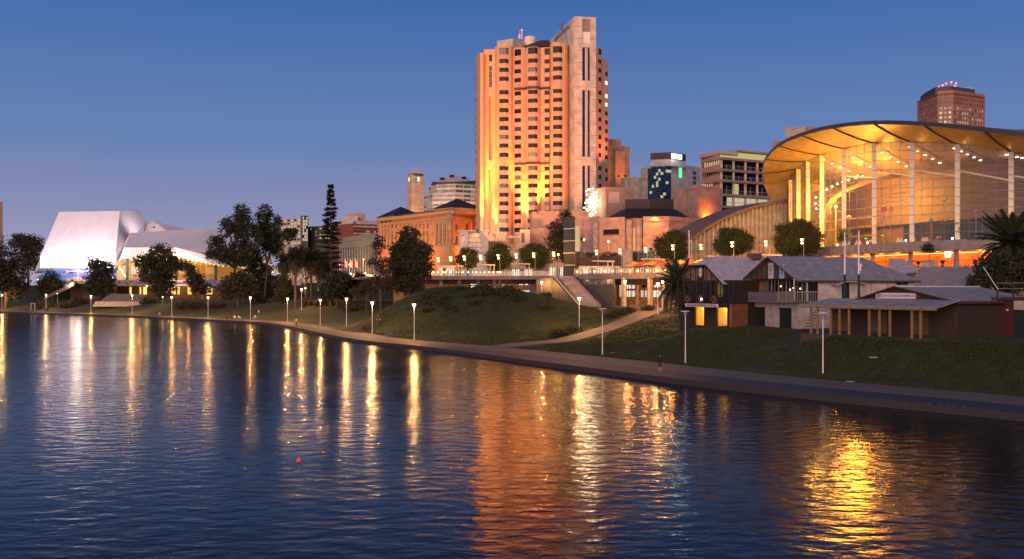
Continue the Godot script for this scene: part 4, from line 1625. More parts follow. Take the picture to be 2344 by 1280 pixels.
func make_station() -> void:
	var st := mat("sandstone", 0.50, 0.33, 0.17, 0.85, "cloudy", 0.1)
	var trim := mat("sandstone_trim", 0.52, 0.35, 0.19, 0.85, "cloudy", 0.3)
	var slate := mat("slate_roof", 0.025, 0.024, 0.035, 0.6, "grit", 0.5)
	var t := thing("sandstone_hall", "long classical sandstone hall with columns and two dark pyramid roofs", "building", V(L(1000, 335), 10.0))
	var a := L(866, 358)
	var b := L(1033, 318)
	var c := L(1090, 333)
	var top := Y(486, 320)
	var w := MB.new()
	var rects := []
	for px in [898.0, 907.0, 916.0, 925.0, 934.0, 943.0, 952.0, 961.0, 970.0, 979.0]:
		var p := a.lerp(b, share(px, a, b))
		rects.append([share(px - 1.5, a, b), share(px + 1.5, a, b), Y(560, p.y), Y(529, p.y)])
		rects.append([share(px - 1.5, a, b), share(px + 1.5, a, b), Y(522, p.y), Y(513, p.y)])
	for px in [877.0, 884.0, 891.0, 1002.0, 1011.0, 1020.0]:
		var p := a.lerp(b, share(px, a, b))
		rects.append([share(px - 1.6, a, b), share(px + 1.6, a, b), Y(566, p.y), Y(512, p.y)])
	holes(w, a, b, 10.0, top, rects, 0.9)
	var sr := []
	for px in [1045.5, 1070.0]:
		var p := b.lerp(c, share(px, b, c))
		sr.append([share(px - 2.6, b, c), share(px + 2.6, b, c), Y(527, p.y), Y(514, p.y)])
		sr.append([share(px - 2.6, b, c), share(px + 2.6, b, c), Y(558, p.y), Y(541, p.y)])
	holes(w, b, c, 10.0, top, sr, 0.7)
	var back := Vector2(14, 26)
	w.quad(V(a, 10), V(a, top), V(a + back, top), V(a + back, 10))
	w.quad(V(a, top), V(b, top), V(c, top), V(a + back, top))
	part(w, "stone_wall", st, t)
	for q in rects: pane(a, b, q, 0.85, mats.hotel_glass, t)
	for q in sr: pane(b, c, q, 0.6, mats.hotel_glass, t)
	# plinth, string courses, cornice
	for q in [[0.0, Y(592, 330), Y(566, 335), 0.5], [0.0, top - 2.0, top - 1.5, 0.5], [0.0, top - 0.5, top + 0.5, 0.9]]:
		var m := MB.new()
		proud(m, a, b, 0.0, 1.0, q[1], q[2], q[3])
		part(m, "cornice", trim, t)
		var n := MB.new()
		proud(n, b, c, 0.002, 1.0, q[1], q[2], q[3])
		part(n, "cornice", trim, t)
	# columns: near and far pavilions, pilasters between
	for px in [873.5, 880.5, 887.5, 894.5, 998.0, 1006.5, 1015.5, 1024.5]:
		var p := a.lerp(b, share(px, a, b)) + outward(a, b) * 0.15
		var m := MB.new()
		m.lathe(V(p, Y(567, p.y)), [Vector2(0.62, 0), Vector2(0.62, 0.3), Vector2(0.5, 0.4), Vector2(0.42, (567 - 511) * p.y / F - 0.6), Vector2(0.6, (567 - 511) * p.y / F - 0.3), Vector2(0.6, (567 - 511) * p.y / F)], 12)
		part(m, "column", trim, t)
	for px in [1038.0, 1056.0, 1061.0, 1080.0]:
		var m := MB.new()
		var tt := share(px, b, c)
		proud(m, b, c, tt - 0.035, tt + 0.035, Y(567, 323), top - 2.0, 0.35)
		part(m, "pilaster", trim, t)
	# pavilion attics and roofs
	for q in [[866.0, 904.0, 497.0, 473.0, 918.0], [992.0, 1033.0, 478.0, 454.5, 1050.0]]:
		var p0 := a.lerp(b, share(q[0], a, b))
		var p1 := a.lerp(b, share(q[1], a, b))
		var n := -outward(a, b)
		var dep := 11.5
		var p2 := p1 + n * dep
		var p3 := p0 + n * dep
		var yt := Y(q[2], p1.y)
		var at := MB.new()
		at.prism([p0 + Vector2(0.05, 0.1), p1 + Vector2(-0.05, 0.1), p2, p3], top, yt)
		part(at, "attic", st, t)
		var ac := MB.new()
		ac.prism([p0 - n * 0.5, p1 - n * 0.5 + (p1 - p0).normalized() * 0.5, p2 + n * 0.3 + (p1 - p0).normalized() * 0.5, p3 + n * 0.3], yt, yt + 0.45)
		part(ac, "attic_cornice", trim, t)
		var rf := MB.new()
		var mid := (p0 + p1 + p2 + p3) / 4.0
		var ap := V(mid, Y(q[3], mid.y))
		var e := [V(p0 - n * 0.7 - (p1 - p0).normalized() * 0.7, yt + 0.45), V(p1 - n * 0.7 + (p1 - p0).normalized() * 0.7, yt + 0.45), V(p2 + n * 0.7 + (p1 - p0).normalized() * 0.7, yt + 0.45), V(p3 + n * 0.7 - (p1 - p0).normalized() * 0.7, yt + 0.45)]
		for i in 4:
			rf.tri(e[i], ap, e[(i + 1) % 4])
		part(rf, "pyramid_roof", slate, t)
		for i in 3:
			var wr := MB.new()
			proud(wr, p0, p1, 0.2 + 0.24 * i, 0.28 + 0.24 * i, yt - 1.6, yt - 0.4, 0.03)
			part(wr, "attic_window", mats.hotel_glass, t)
	var lr := MB.new()
	lr.slab(a.lerp(b, 0.24) + Vector2(0, 1.2), a.lerp(b, 0.75) + Vector2(0, 1.2), top, top + 1.2, 9.0)
	part(lr, "low_roof", mat("brown_roof", 0.10, 0.06, 0.045, 0.8, ""), t)
	flood("floodlight", "orange floodlight in the lane washing the sandstone hall's side", V(b.lerp(c, 0.3) + outward(b, c) * 3.0, 14.0), V(b.lerp(c, 0.5), 27.0), 800.0, Color(1.0, 0.47, 0.06), 62.0)
	flood("floodlight", "orange floodlight behind the big tree washing the sandstone columns", V(a.lerp(b, 0.68) + outward(a, b) * 14.0, 12.0), V(a.lerp(b, 0.66), 24.0), 650.0, Color(1.0, 0.45, 0.08), 60.0)
	flood("floodlight", "orange floodlight at the far pavilion of the sandstone hall", V(a.lerp(b, 0.15) + outward(a, b) * 12.0, 12.0), V(a.lerp(b, 0.14), 24.0), 520.0, Color(1.0, 0.43, 0.08), 55.0)

	# pale columned house
	var g := mat("grey_stone", 0.36, 0.33, 0.27, 0.85, "cloudy", 0.15)
	var h := thing("columned_house", "pale grey columned stone house half hidden by trees beside the sandstone hall", "building", V(L(830, 400), 9.0))
	var d0 := L(776, 432)
	var d1 := L(868, 384)
	var ht := Y(536, 390)
	var hw := MB.new()
	hw.slab(d0 + Vector2(0, 2.2), d1 + Vector2(0, 2.2), 9.0, ht, 14.0)
	part(hw, "stone_wall", g, h)
	for i in 15:
		var p := d0.lerp(d1, 0.03 + 0.067 * i)
		var m := MB.new()
		m.lathe(V(p, 11.5), [Vector2(0.6, 0), Vector2(0.52, 0.3), Vector2(0.42, ht - 16.2), Vector2(0.6, ht - 15.6)], 10)
		part(m, "column", g, h)
		if i < 14:
			var wn := MB.new()
			var q := d0.lerp(d1, 0.063 + 0.067 * i) + Vector2(0, 2.0)
			wn.slab(q - (d1 - d0).normalized() * 0.6, q + (d1 - d0).normalized() * 0.6, 13.5, ht - 5.4, 0.15)
			part(wn, "window", mats.hotel_glass, h)
	var en := MB.new()
	en.slab(d0 - Vector2(0, 0.8), d1 - Vector2(0, 0.8), ht - 4.1, ht - 1.4, 3.2)
	en.slab(d0 - Vector2(0, 1.3), d1 - Vector2(0, 1.3), ht - 1.4, ht - 0.8, 4.0)
	en.slab(d0 - Vector2(0, 0.4), d1 - Vector2(0, 0.4), ht - 0.8, ht + 0.4, 3.0)
	part(en, "entablature", g, h)
	flood("floodlight", "greenish floodlight before the pale columned house", V(d0.lerp(d1, 0.72) + outward(d0, d1) * 8.0, 10.5), V(d0.lerp(d1, 0.7), 19.0), 170.0, Color(1.0, 0.86, 0.50), 55.0)

# ---------- white faceted theatre

func make_theatre() -> void:
	var white := mat("shell_white", 0.86, 0.82, 0.80, 0.7, "faint", 0.04)
	var t := thing("white_theatre", "white faceted theatre with a tall sloping shell and a low folded roof", "theatre", P(230, 650, 385))
	var A := P(135, 485, 396)
	var B := P(274, 483, 396)
	var C := P(318, 481, 412)
	var D := P(334, 510, 414)
	var E := P(309, 546, 404)
	var J1 := P(93, 583, 378)
	var J2 := P(264, 583, 378)
	var H := P(91, 613, 378)
	var G := P(262, 613, 378)
	var I := P(77, 626, 400)
	var s := MB.new()
	s.quad(J1, A, B, J2)
	part(s, "sloping_front", white, t)
	var s2 := MB.new()
	s2.quad(H, J1, J2, G)
	part(s2, "front_band", white, t)
	var s3 := MB.new()
	s3.quad(J2, B, C, D); s3.tri(J2, D, E); s3.quad(J2, E, P(300, 600, 404), G)
	part(s3, "right_facet", white, t)
	var s4 := MB.new()
	s4.quad(A, J1, H, I)
	s4.tri(A, I, P(120, 560, 430)); s4.quad(A, P(140, 500, 430), P(320, 500, 430), C); s4.tri(A, B, C)
	part(s4, "left_facet", white, t)
	var so := MB.new()
	so.quad(H, G, P(262, 616, 400), I)
	part(so, "soffit", white, t)
	var r1 := MB.new()
	r1.quad(P(330, 509, 416), P(350, 506, 416), P(380, 527, 410), P(330, 545, 410))
	part(r1, "rear_facet", white, t)
	var r2 := MB.new()
	r2.tri(P(350, 506, 416), P(421, 523, 420), P(380, 527, 410))
	r2.quad(P(380, 527, 410), P(421, 523, 420), P(430, 540, 412), P(370, 545, 408))
	part(r2, "rear_facet", white, t)
	# folded low roof
	var K := P(298, 533, 388)
	var T := P(486, 522, 404)
	var M := P(284, 567, 372)
	var N := P(405, 567, 370)
	var N2 := P(405, 588, 370)
	var M2 := P(283, 592, 372)
	var Q := P(603, 580, 388)
	var R := P(643, 627, 378)
	var S := P(490, 606, 371)
	var k1 := MB.new()
	k1.quad(M, K, T, N)
	part(k1, "low_roof", white, t)
	var k2 := MB.new()
	k2.quad(M, N, N2, M2)
	part(k2, "eave_band", white, t)
	var k3 := MB.new()
	k3.tri(N, T, Q); k3.tri(N, Q, R); k3.tri(N, R, S); k3.tri(N, S, N2)
	part(k3, "folded_facet", white, t)
	var k4 := MB.new()
	k4.quad(K, M, M2, P(257, 606, 392))
	part(k4, "eave_return", white, t)
	var k5 := MB.new()
	k5.quad(M2, N2, P(405, 590, 392), P(270, 594, 394)); k5.quad(N2, S, P(500, 604, 392), P(405, 590, 392)); k5.tri(S, R, P(500, 604, 392))
	part(k5, "eave_soffit", white, t)
	var jn := MB.new()
	for px in [324.0, 364.0]:
		jn.box(P(px, 579, 371.2), Vector3(0.08, 3.4, 0.08))
	part(jn, "panel_joint", mats.pole_steel, t)
	# foyer: glowing back wall, black posts, glass mullions, terrace slabs
	var fo := MB.new()
	fo.slab(L(262, 394), L(620, 392), Y(645, 393), Y(588, 393), 0.5)
	part(fo, "foyer_wall", mat("foyer_yellow", 0.62, 0.45, 0.16, 0.7, "grit", 0.15), t)
	for q in [[410.0, 450.0], [470.0, 492.0], [300.0, 340.0]]:
		var pn := MB.new()
		pn.slab(L(q[0], 391.5), L(q[1], 391.5), Y(628, 391), Y(612, 391), 0.2)
		part(pn, "foyer_panel", mat("foyer_pale", 0.7, 0.6, 0.4, 0.7, "cloudy", 0.3), t)
	for px in [290.5, 403.0, 493.5, 560.0]:
		var ps := MB.new()
		ps.box(Vector3(L(px, 375).x, (Y(650, 375) + Y(590, 375)) / 2.0, -375), Vector3(0.8, 10.0, 0.8))
		part(ps, "black_post", mats.dark_frame, t)
	for k in 26:
		var ml := MB.new()
		var p := L(264 + 13.0 * k, 384)
		ml.box(V(p, Y(618, 384)), Vector3(0.12, 9.0, 0.12))
		part(ml, "glass_mullion", mats.pole_steel, t)
	var tr := MB.new()
	tr.prism([L(262, 366), L(640, 366), L(640, 396), L(262, 396)], Y(648.5, 366), Y(641, 366))
	tr.slab(L(268, 363), L(560, 363), Y(655, 363), Y(650, 363), 24.0)
	part(tr, "terrace_slab", mat("terrace_concrete", 0.34, 0.28, 0.26, 0.8, "cloudy", 0.1), t)
	var lo := MB.new()
	var lw0 := L(266, 374)
	var lw1 := L(560, 372)
	var lrects := []
	for q in [[295.0, 301.0], [318.0, 323.0], [326.0, 336.0], [378.0, 386.0], [391.0, 402.0], [405.0, 411.0], [428.0, 438.0], [470.0, 486.0]]:
		lrects.append([share(q[0], lw0, lw1), share(q[1], lw0, lw1), Y(674, 373), Y(657, 373)])
	holes(lo, lw0, lw1, 4.0, Y(654, 373), lrects, 0.6)
	part(lo, "lower_wall", mat("lower_brown", 0.13, 0.085, 0.06, 0.85, "grit", 0.2), t)
	dim_room("cafe_glow", 1.0, 0.62, 0.14, 2.0, 0.3)
	for q in lrects: pane(lw0, lw1, q, 0.5, mats.cafe_glow, t, "lit_window")
	for px in [300.0, 340.0, 360.0, 385.0, 412.0, 440.0, 470.0, 500.0, 530.0]:
		bulb(V(L(px, 383), Y(600, 383)), 20.0, Color(1.0, 0.70, 0.22), 0.25, t)
	var dots := MB.new()
	var eb := glow("eave_bulbs", 1.0, 0.72, 0.25, 5.0)
	for i in 22:
		var px := 300.0 + 10.0 * i
		var py := 592.0 if px < 405 else lerpf(590.0, 606.0, (px - 405.0) / 95.0)
		var bb := MB.new()
		bb.ball(P(px, py + 1.5, 373.5), Vector3(0.2, 0.2, 0.2), 6)
		part(bb, "eave_bulb", eb, t)
	for i in 14:
		var bb := MB.new()
		bb.ball(P(265.0 + fmod(i * 7.3, 24.0), 598.0 + fmod(i * 11.7, 38.0), 386.0), Vector3(0.28, 0.28, 0.28), 6)
		part(bb, "foyer_bulb", eb, t)
	for px in [320.0, 384.0, 395.0, 432.0, 480.0]:
		bulb(V(L(px, 369), Y(662, 369)), 12.0, Color(1.0, 0.66, 0.2), 0.3, t)
	# mural wall below the big shell
	var mu := MB.new()
	mu.slab(L(99, 392), L(262, 392), Y(648, 392), Y(612, 392), 0.5)
	part(mu, "mural_wall", mat("mural_blue", 0.07, 0.22, 0.62, 0.8, "cloudy", 0.2), t)
	for q in [[150.0, 621.0, 0.55, "mural_mauve", 0.45, 0.35, 0.62], [138.0, 626.5, 0.35, "mural_brown", 0.30, 0.16, 0.12], [150.0, 641.0, 1.1, "mural_rose", 0.40, 0.20, 0.16]]:
		var wv := MB.new()
		for k in 14:
			var x0: float = q[0] + k * 5.0
			var x1 := x0 + 5.0
			var ya: float = q[1] + 2.2 * sin(k * 0.9)
			var yb: float = q[1] + 2.2 * sin((k + 1) * 0.9)
			var pa := P(x0, ya, 391.6)
			var pb := P(x1, yb, 391.6)
			var hh := Vector3(0, q[2], 0)
			wv.quad(pa - hh, pa + hh, pb + hh, pb - hh)
		part(wv, "mural_band", mat(q[3], q[4], q[5], q[6], 0.8, ""), t)
	var pz := MB.new()
	pz.prism([L(150, 362), L(268, 362), L(268, 396), L(95, 396)], Y(650, 362), Y(643, 362))
	part(pz, "plaza_slab", mats.terrace_concrete, t)
	var pw := MB.new()
	pw.slab(L(160, 366), L(268, 366), 4.0, Y(650, 362), 0.5)
	part(pw, "plaza_wall", mats.lower_brown, t)
	var rm := MB.new()
	rm.hexa([P(100, 686, 345), P(170, 655, 358), P(172, 655, 364), P(100, 686, 352)], [P(100, 680, 345), P(170, 645, 358), P(172, 645, 364), P(100, 680, 352)])
	part(rm, "entrance_ramp", mats.terrace_concrete, t)
	for q in [[112.0, 1500.0, "lilac floodlight at the plaza's left end lighting the theatre's sloping front"], [165.0, 2300.0, "lilac floodlight in the plaza's middle lighting the theatre's sloping front"], [222.0, 1500.0, "lilac floodlight at the plaza's foyer end lighting the theatre's sloping front"]]:
		flood("floodlight", q[2], V(L(q[0], 361), 11.2), P(q[0] + 15.0, 535, 387), q[1], Color(0.97, 0.90, 1.0), 48.0)
	flood("floodlight", "pale floodlight on the low roof lighting the tall shell's right facet", V(L(352, 398), Y(527, 398) + 1.2), P(300, 500, 404), 130.0, Color(1.0, 0.86, 0.86), 68.0)
	flood("floodlight", "blue floodlight under the theatre's shell lighting the mural", V(L(180, 383), 10.6), P(170, 628, 391), 90.0, Color(0.5, 0.62, 1.0), 70.0)
	flood("floodlight", "pale floodlight lighting the theatre's folded low roof", V(L(380, 345), 6.5), P(390, 560, 376), 2200.0, Color(1.0, 0.80, 0.76), 34.0)
	flood("floodlight", "strong yellow floodlight at the pointed tip of the theatre's roof", V(L(618, 366), Y(632, 366)), P(620, 606, 380), 420.0, Color(1.0, 0.84, 0.45), 60.0)
	# concrete stage on the lawn
	var sg := thing("concrete_stage", "pale concrete stage with a sloping back on the riverside lawn", "stage", P(276, 700, 322))
	var f := MB.new()
	f.hexa([P(211, 702, 318), P(341, 702, 318), P(335, 697, 326), P(225, 697, 326)], [P(218, 690.5, 318), P(334, 690.5, 318), P(333, 689, 326), P(222, 689, 326)])
	part(f, "stage_front", mat("stage_white", 0.40, 0.33, 0.29, 0.8, "cloudy", 0.3), sg)
	var bk := MB.new()
	bk.quad(P(228, 690, 326), P(252, 672, 334), P(332, 674, 334), P(330, 690, 326))
	bk.quad(P(252, 672, 334), P(332, 674, 334), P(332, 690, 338), P(252, 690, 338))
	bk.tri(P(228, 690, 326), P(252, 672, 334), P(252, 690, 338))
	part(bk, "sloping_back", mat("stage_tan", 0.33, 0.25, 0.19, 0.8, "cloudy", 0.3), sg)
	# white tent by the terrace
	var tp := P(482, 655, 352)
	var tn := thing("party_tent", "pale pyramid tent beside the theatre terrace with light under it", "tent", tp)
	var tc := MB.new()
	var tip := P(482, 637, 352)
	for k in 8:
		var a0 := TAU * k / 8.0
		var a1 := TAU * (k + 1) / 8.0
		var r := 4.4
		tc.tri(tip, tp + Vector3(cos(a0) * r, 0, sin(a0) * r), tp + Vector3(cos(a1) * r, 0, sin(a1) * r))
	part(tc, "tent_roof", mat("tent_cloth", 0.42, 0.40, 0.44, 0.9, ""), tn)
	for k in 4:
		var po := MB.new()
		var q := tp + Vector3(cos(TAU * k / 4.0 + 0.4) * 4.1, 0, sin(TAU * k / 4.0 + 0.4) * 4.1)
		po.tube([q, Vector3(q.x, 4.2, q.z)], [0.06, 0.06], 5)
		part(po, "tent_pole", mats.pole_steel, tn)
	bulb(tp + Vector3(0, -1.2, 2.0), 10.0, Color(1.0, 0.72, 0.3), 0.3, tn)

# ---------- the city behind

func make_far_buildings() -> void:
	var og: Material = mats.office_glass
	dim_room("lit_office", 1.0, 0.86, 0.55, 0.9, 0.25)
	dim_room("lit_office_low", 1.0, 0.80, 0.55, 0.35, 0.25)
	dim_room("lit_yellow", 1.0, 0.80, 0.30, 0.9, 0.3)
	# red granite tower far right
	var a := L(2100, 629)
	var b := L(2146, 604)
	var c := L(2182, 600)
	var d := L(2255, 614)
	var tw := thing("granite_tower", "far red granite office tower with red beacons on its roof", "building", V(c, 8.0))
	var red := mat("granite_red", 0.40, 0.19, 0.14, 0.7, "cloudy", 0.03)
	var wall := MB.new()
	var top := Y(206, 600)
	var panes := []
	var spec := [[a, b, 12, 0.05, 0.98], [b, c, 3, 0.08, 0.94], [c, d, 12, 0.03, 0.97]]
	var r := RandomNumberGenerator.new()
	r.seed = 3
	for k in 3:
		var rows := []
		for i in 8:
			var y := Y(226 + 10.6 * i, 602)
			rows.append([y - 0.75, y + 0.75])
		var q := grid(spec[k][2], rows, spec[k][3], spec[k][4], 0.6)
		var yt: float = top if k > 0 else top - 1.5
		holes(wall, spec[k][0], spec[k][1], 8.0, yt, q, 0.5)
		for i in q.size():
			var row: int = i / spec[k][2]
			var m: Material = mat("granite_glass", 0.05, 0.02, 0.018, 0.3, "")
			if row > 1 and r.randf() < (0.75 if k > 0 else 0.25): m = mats.lit_office_low if r.randf() < 0.6 else mats.lit_office
			panes.append([spec[k][0], spec[k][1], q[i], m])
	wall.quad(V(d, 8), V(d, top), V(d + Vector2(-6, 30), top), V(d + Vector2(-6, 30), 8))
	wall.prism([a, b, c, d, d + Vector2(-6, 30), a + Vector2(14, 25)], top - 3.0, top - 1.6)
	part(wall, "wall", red, tw)
	for q in panes: pane(q[0], q[1], q[2], 0.45, q[3], tw)
	var cr := MB.new()
	cr.prism([a.lerp(b, 0.4) + Vector2(2, 4), b + Vector2(0, 3), c + Vector2(0, 3), c.lerp(d, 0.75) + Vector2(0, 3), c.lerp(d, 0.7) + Vector2(0, 25), a.lerp(b, 0.5) + Vector2(4, 20)], top - 2.0, Y(199, 606))
	part(cr, "roof_crown", mat("crown_dark", 0.06, 0.05, 0.06, 0.7, ""), tw)
	for q in [[2158, 195], [2166, 191], [2178, 188], [2189, 191], [2160, 200], [2186, 197], [2150, 199]]:
		var m := MB.new()
		m.ball(P(q[0], q[1], 612), Vector3(0.55, 0.55, 0.55), 6)
		part(m, "beacon_lamp", mats.beacon_red, tw)
		var p := MB.new()
		p.tube([P(q[0], 202, 612), P(q[0], q[1] + 1, 612)], [0.12, 0.1], 4)
		part(p, "antenna", mats.pale_panel, tw)
	for i in 9:
		var p := MB.new()
		p.tube([P(2196 + 4 * i, 205, 614), P(2196 + 4 * i, 198 + (i % 3), 614)], [0.14, 0.1], 4)
		part(p, "antenna", mats.pale_panel, tw)

	# office with balconies behind the hall
	var bk := thing("balcony_office", "brick and concrete office with dark balconies and a lit glass top floor", "building", V(L(1650, 335), 9.0))
	var brick := mat("brick_pink", 0.56, 0.33, 0.25, 0.85, "cloudy", 0.1)
	var e := L(1605, 342)
	var f := L(1648, 330)
	var g := L(1790, 344)
	var bt := Y(347, 330)
	var bw := MB.new()
	var lrows := [[Y(379, 334), Y(367, 334)], [Y(402, 334), Y(390, 334)], [Y(425, 334), Y(416, 334)], [Y(447, 334), Y(438, 334)]]
	var lr := grid(8, lrows, 0.02, 0.98, 0.86)
	holes(bw, e, f, 9.0, bt, lr, 0.4)
	bw.quad(V(e, 9), V(e, bt), V(e + Vector2(8, 20), bt), V(e + Vector2(8, 20), 9))
	bw.quad(V(e, bt), V(f, bt), V(g + Vector2(0, 12), bt), V(e + Vector2(8, 20), bt))
	part(bw, "brick_wall", brick, bk)
	for i in lr.size():
		var row := i / 8
		pane(e, f, lr[i], 0.35, mats.lit_office if (row == 0 and i % 8 > 0) or (row == 2 and i % 8 < 5) else mats.hotel_glass, bk)
	var conc := mat("balcony_concrete", 0.36, 0.25, 0.20, 0.8, "cloudy", 0.2)
	var lev := [365.0, 391.0, 415.0, 447.0, 474.0]
	for i in 5:
		var s := MB.new()
		s.slab(f - Vector2(-0.3, 0.9), g - Vector2(0, 0.9), Y(lev[i] + 5.0, 335), Y(lev[i] - 0.5, 335), 9.0)
		part(s, "floor_slab", conc, bk)
		if i < 4:
			for k in 6:
				var col := MB.new()
				var p := f.lerp(g, 0.02 + 0.19 * k)
				col.box(V(p, (Y(lev[i] + 5, 336) + Y(lev[i + 1] - 0.5, 336)) / 2.0), Vector3(0.75, (lev[i + 1] - lev[i] - 5.5) * 336.0 / F, 0.6))
				part(col, "pillar", mats.podium_pale, bk)
			for k in 10:
				var w := MB.new()
				var p := f.lerp(g, 0.03 + 0.095 * k) + Vector2(0.4, 3.2)
				var q := f.lerp(g, 0.03 + 0.095 * (k + 0.92)) + Vector2(0.4, 3.2)
				w.slab(p, q, Y(lev[i + 1] - 0.5, 338), Y(lev[i] + 5.0, 338), 0.1)
				part(w, "window", mats.lit_office if i == 3 and k > 0 else mats.lit_yellow if i == 2 and k == 2 else mats.hotel_glass, bk)
			var rl := MB.new()
			rl.tube([V(f, Y(lev[i + 1] - 9, 335)), V(g, Y(lev[i + 1] - 9, 335))], [0.06, 0.06], 4)
			for k in 24:
				var p := f.lerp(g, k / 24.0)
				rl.tube([V(p, Y(lev[i + 1] - 9, 335)), V(p, Y(lev[i + 1] - 1, 335))], [0.03, 0.03], 4, false)
			part(rl, "railing", mats.pole_steel, bk)
	for k in 12:
		var w := MB.new()
		var p := L(1650 + 10.0 * k, 331 + k)
		var q := L(1659.4 + 10.0 * k, 332 + k)
		w.slab(p + Vector2(0, 1), q + Vector2(0, 1), Y(364.5, 332), Y(346.0 if k > 3 else 354.0, 332), 0.1)
		part(w, "top_window", mats.lit_yellow, bk)
	var tr := MB.new()
	tr.slab(L(1648, 330), L(1690, 333), Y(353.5, 331), Y(345, 331), 12.0)
	tr.slab(L(1688, 333), L(1790, 344), Y(345.5, 333), Y(342, 333), 12.0)
	part(tr, "roof_slab", mats.podium_pale, bk)
	var pr := thing("roof_plant_room", "pale panelled plant room rising behind the canopy's highest point", "building", V(L(1840, 350), 30.0))
	var pm := MB.new()
	pm.prism([L(1797, 350), L(1844, 346), L(1892, 352), L(1880, 372), L(1800, 372)], 9.0, Y(291, 348))
	part(pm, "panel_wall", mat("pink_metal", 0.50, 0.40, 0.40, 0.6, "cloudy", 0.15), pr)
	for k in 9:
		var ps := MB.new()
		proud(ps, L(1797, 350), L(1844, 346), 0.05 + 0.1 * k, 0.06 + 0.1 * k, 40.0, Y(292, 348), 0.08)
		part(ps, "panel_seam", mats.grey_pink, pr)
	var pm2 := MB.new()
	pm2.prism([L(1768, 348), L(1800, 349), L(1800, 366), L(1768, 366)], 9.0, Y(322, 348))
	part(pm2, "lower_block", mats.grey_pink, pr)
	var zr := thing("zinc_roof_hall", "low grey zinc roof showing behind the right end of the canopy", "building", V(L(2330, 290), 30.0))
	var zm := MB.new()
	zm.hexa([P(2262, 330, 262), P(2460, 330, 262), P(2460, 330, 300), P(2270, 330, 300)], [P(2262, 303, 262), P(2460, 283, 262), P(2460, 290, 300), P(2270, 305, 300)])
	part(zm, "roof", mats.roof_zinc, zr)

	# blue glass office with the lit sign
	var bl := thing("blue_glass_office", "blue glass and white office tower with a lit white roof sign", "building", V(L(1512, 422), 9.0))
	var p0 := L(1467, 440)
	var p1 := L(1483, 430)
	var p2 := L(1512, 420)
	var p3 := L(1536, 424)
	var p4 := L(1604, 440)
	var gt := Y(380, 422)
	var wm := MB.new()
	var white: Material = mat("office_white", 0.62, 0.55, 0.55, 0.7, "cloudy", 0.06)
	wm.slab(p0, p1, 9.0, gt, 10.0)
	wm.slab(p3, p4, 9.0, Y(377, 430), 14.0)
	wm.prism([p1 + Vector2(0.1, 0.6), p2 + Vector2(0, 0.6), p3 + Vector2(0, 0.6), p3 + Vector2(1, 14), p1 + Vector2(2, 14)], 9.0, gt)
	part(wm, "white_wall", white, bl)
	for k in 4:
		var fn := MB.new()
		proud(fn, p0, p1, 0.1 + 0.24 * k, 0.18 + 0.24 * k, 12.0, gt + 0.8, 0.35)
		part(fn, "wall_rib", white, bl)
	r.seed = 8
	for w in [[p1, p2, 6], [p2, p3, 4]]:
		for j in 13:
			for i in w[2]:
				var m := MB.new()
				var y := Y(383 + 6.6 * j, 424)
				proud(m, w[0], w[1], (i + 0.05) / w[2], (i + 0.95) / w[2], y - 1.1, y, 0.12)
				part(m, "glass_panel", mats.lit_office if r.randf() < 0.10 else mat("blue_glass", 0.02, 0.055, 0.09, 0.12, "") if (i + j) % 3 else mat("blue_glass_dark", 0.012, 0.03, 0.05, 0.12, ""), bl)
	mats.blue_glass.metallic_specular = 0.28
	mats.blue_glass_dark.metallic_specular = 0.28
	og.metallic_specular = 0.3
	for i in 5:
		var m := MB.new()
		proud(m, p3, p4, 0.73, 0.84, Y(398 + 11.0 * i, 432), Y(390 + 11.0 * i, 432), 0.06)
		part(m, "window", og, bl)
	var cap := MB.new()
	cap.prism([L(1490, 424), L(1536, 421), L(1569, 428), L(1566, 440), L(1492, 440)], gt, Y(365, 424))
	part(cap, "roof_block", white, bl)
	var cap2 := MB.new()
	cap2.prism([L(1489, 423.5), L(1536, 420.4), L(1570, 427.5), L(1567, 440), L(1491, 440)], Y(365, 424), Y(351, 424))
	part(cap2, "roof_fascia", mat("fascia_purple", 0.035, 0.022, 0.045, 0.6, ""), bl)
	var sg := MB.new()
	sg.slab(L(1538, 420.4), L(1561, 425.0), Y(363, 422), Y(352.5, 422), 0.25)
	part(sg, "roof_sign_light", glow("sign_white", 0.95, 1.0, 1.0, 3.5), bl)
	bulb(P(1549, 357, 419.5), 20.0, Color(0.9, 1.0, 1.0), 0.8, bl)
	var gs := MB.new()
	proud(gs, p3, p4, 0.26, 0.35, Y(406, 428), Y(382, 428), 0.2)
	part(gs, "green_sign_light", glow("sign_green", 0.10, 1.0, 0.35, 1.6), bl)

	# clock tower and hipped office behind the sandstone hall
	var ct := thing("pale_clock_tower", "pale square tower with a white pyramid roof and lit openings", "tower", V(L(952, 600), 9.0))
	var cream := mat("tower_cream", 0.66, 0.52, 0.40, 0.85, "cloudy", 0.05)
	var q0 := L(931, 606)
	var q1 := L(942, 597)
	var q2 := L(973, 603)
	var q3 := L(962, 614)
	var ym := Y(403, 600)
	var cm := MB.new()
	cm.prism([q0, q1, q2, q3], 9.0, ym)
	part(cm, "shaft", cream, ct)
	var cn := (q0 + q1 + q2 + q3) / 4.0
	var bel := MB.new()
	var rb: Array = [q0, q1, q2, q3].map(func(q): return cn + (q - cn) * 0.86)
	bel.prism(rb, ym, Y(397, 600))
	part(bel, "belfry", cream, ct)
	for i in 5:
		var o := MB.new()
		proud(o, rb[1], rb[2], 0.08 + 0.18 * i, 0.2 + 0.18 * i, ym + 0.2, Y(398, 600) , 0.05)
		part(o, "belfry_opening", mats.hotel_glass, ct)
	var rf := MB.new()
	var tip := V(cn, Y(382.5, 604))
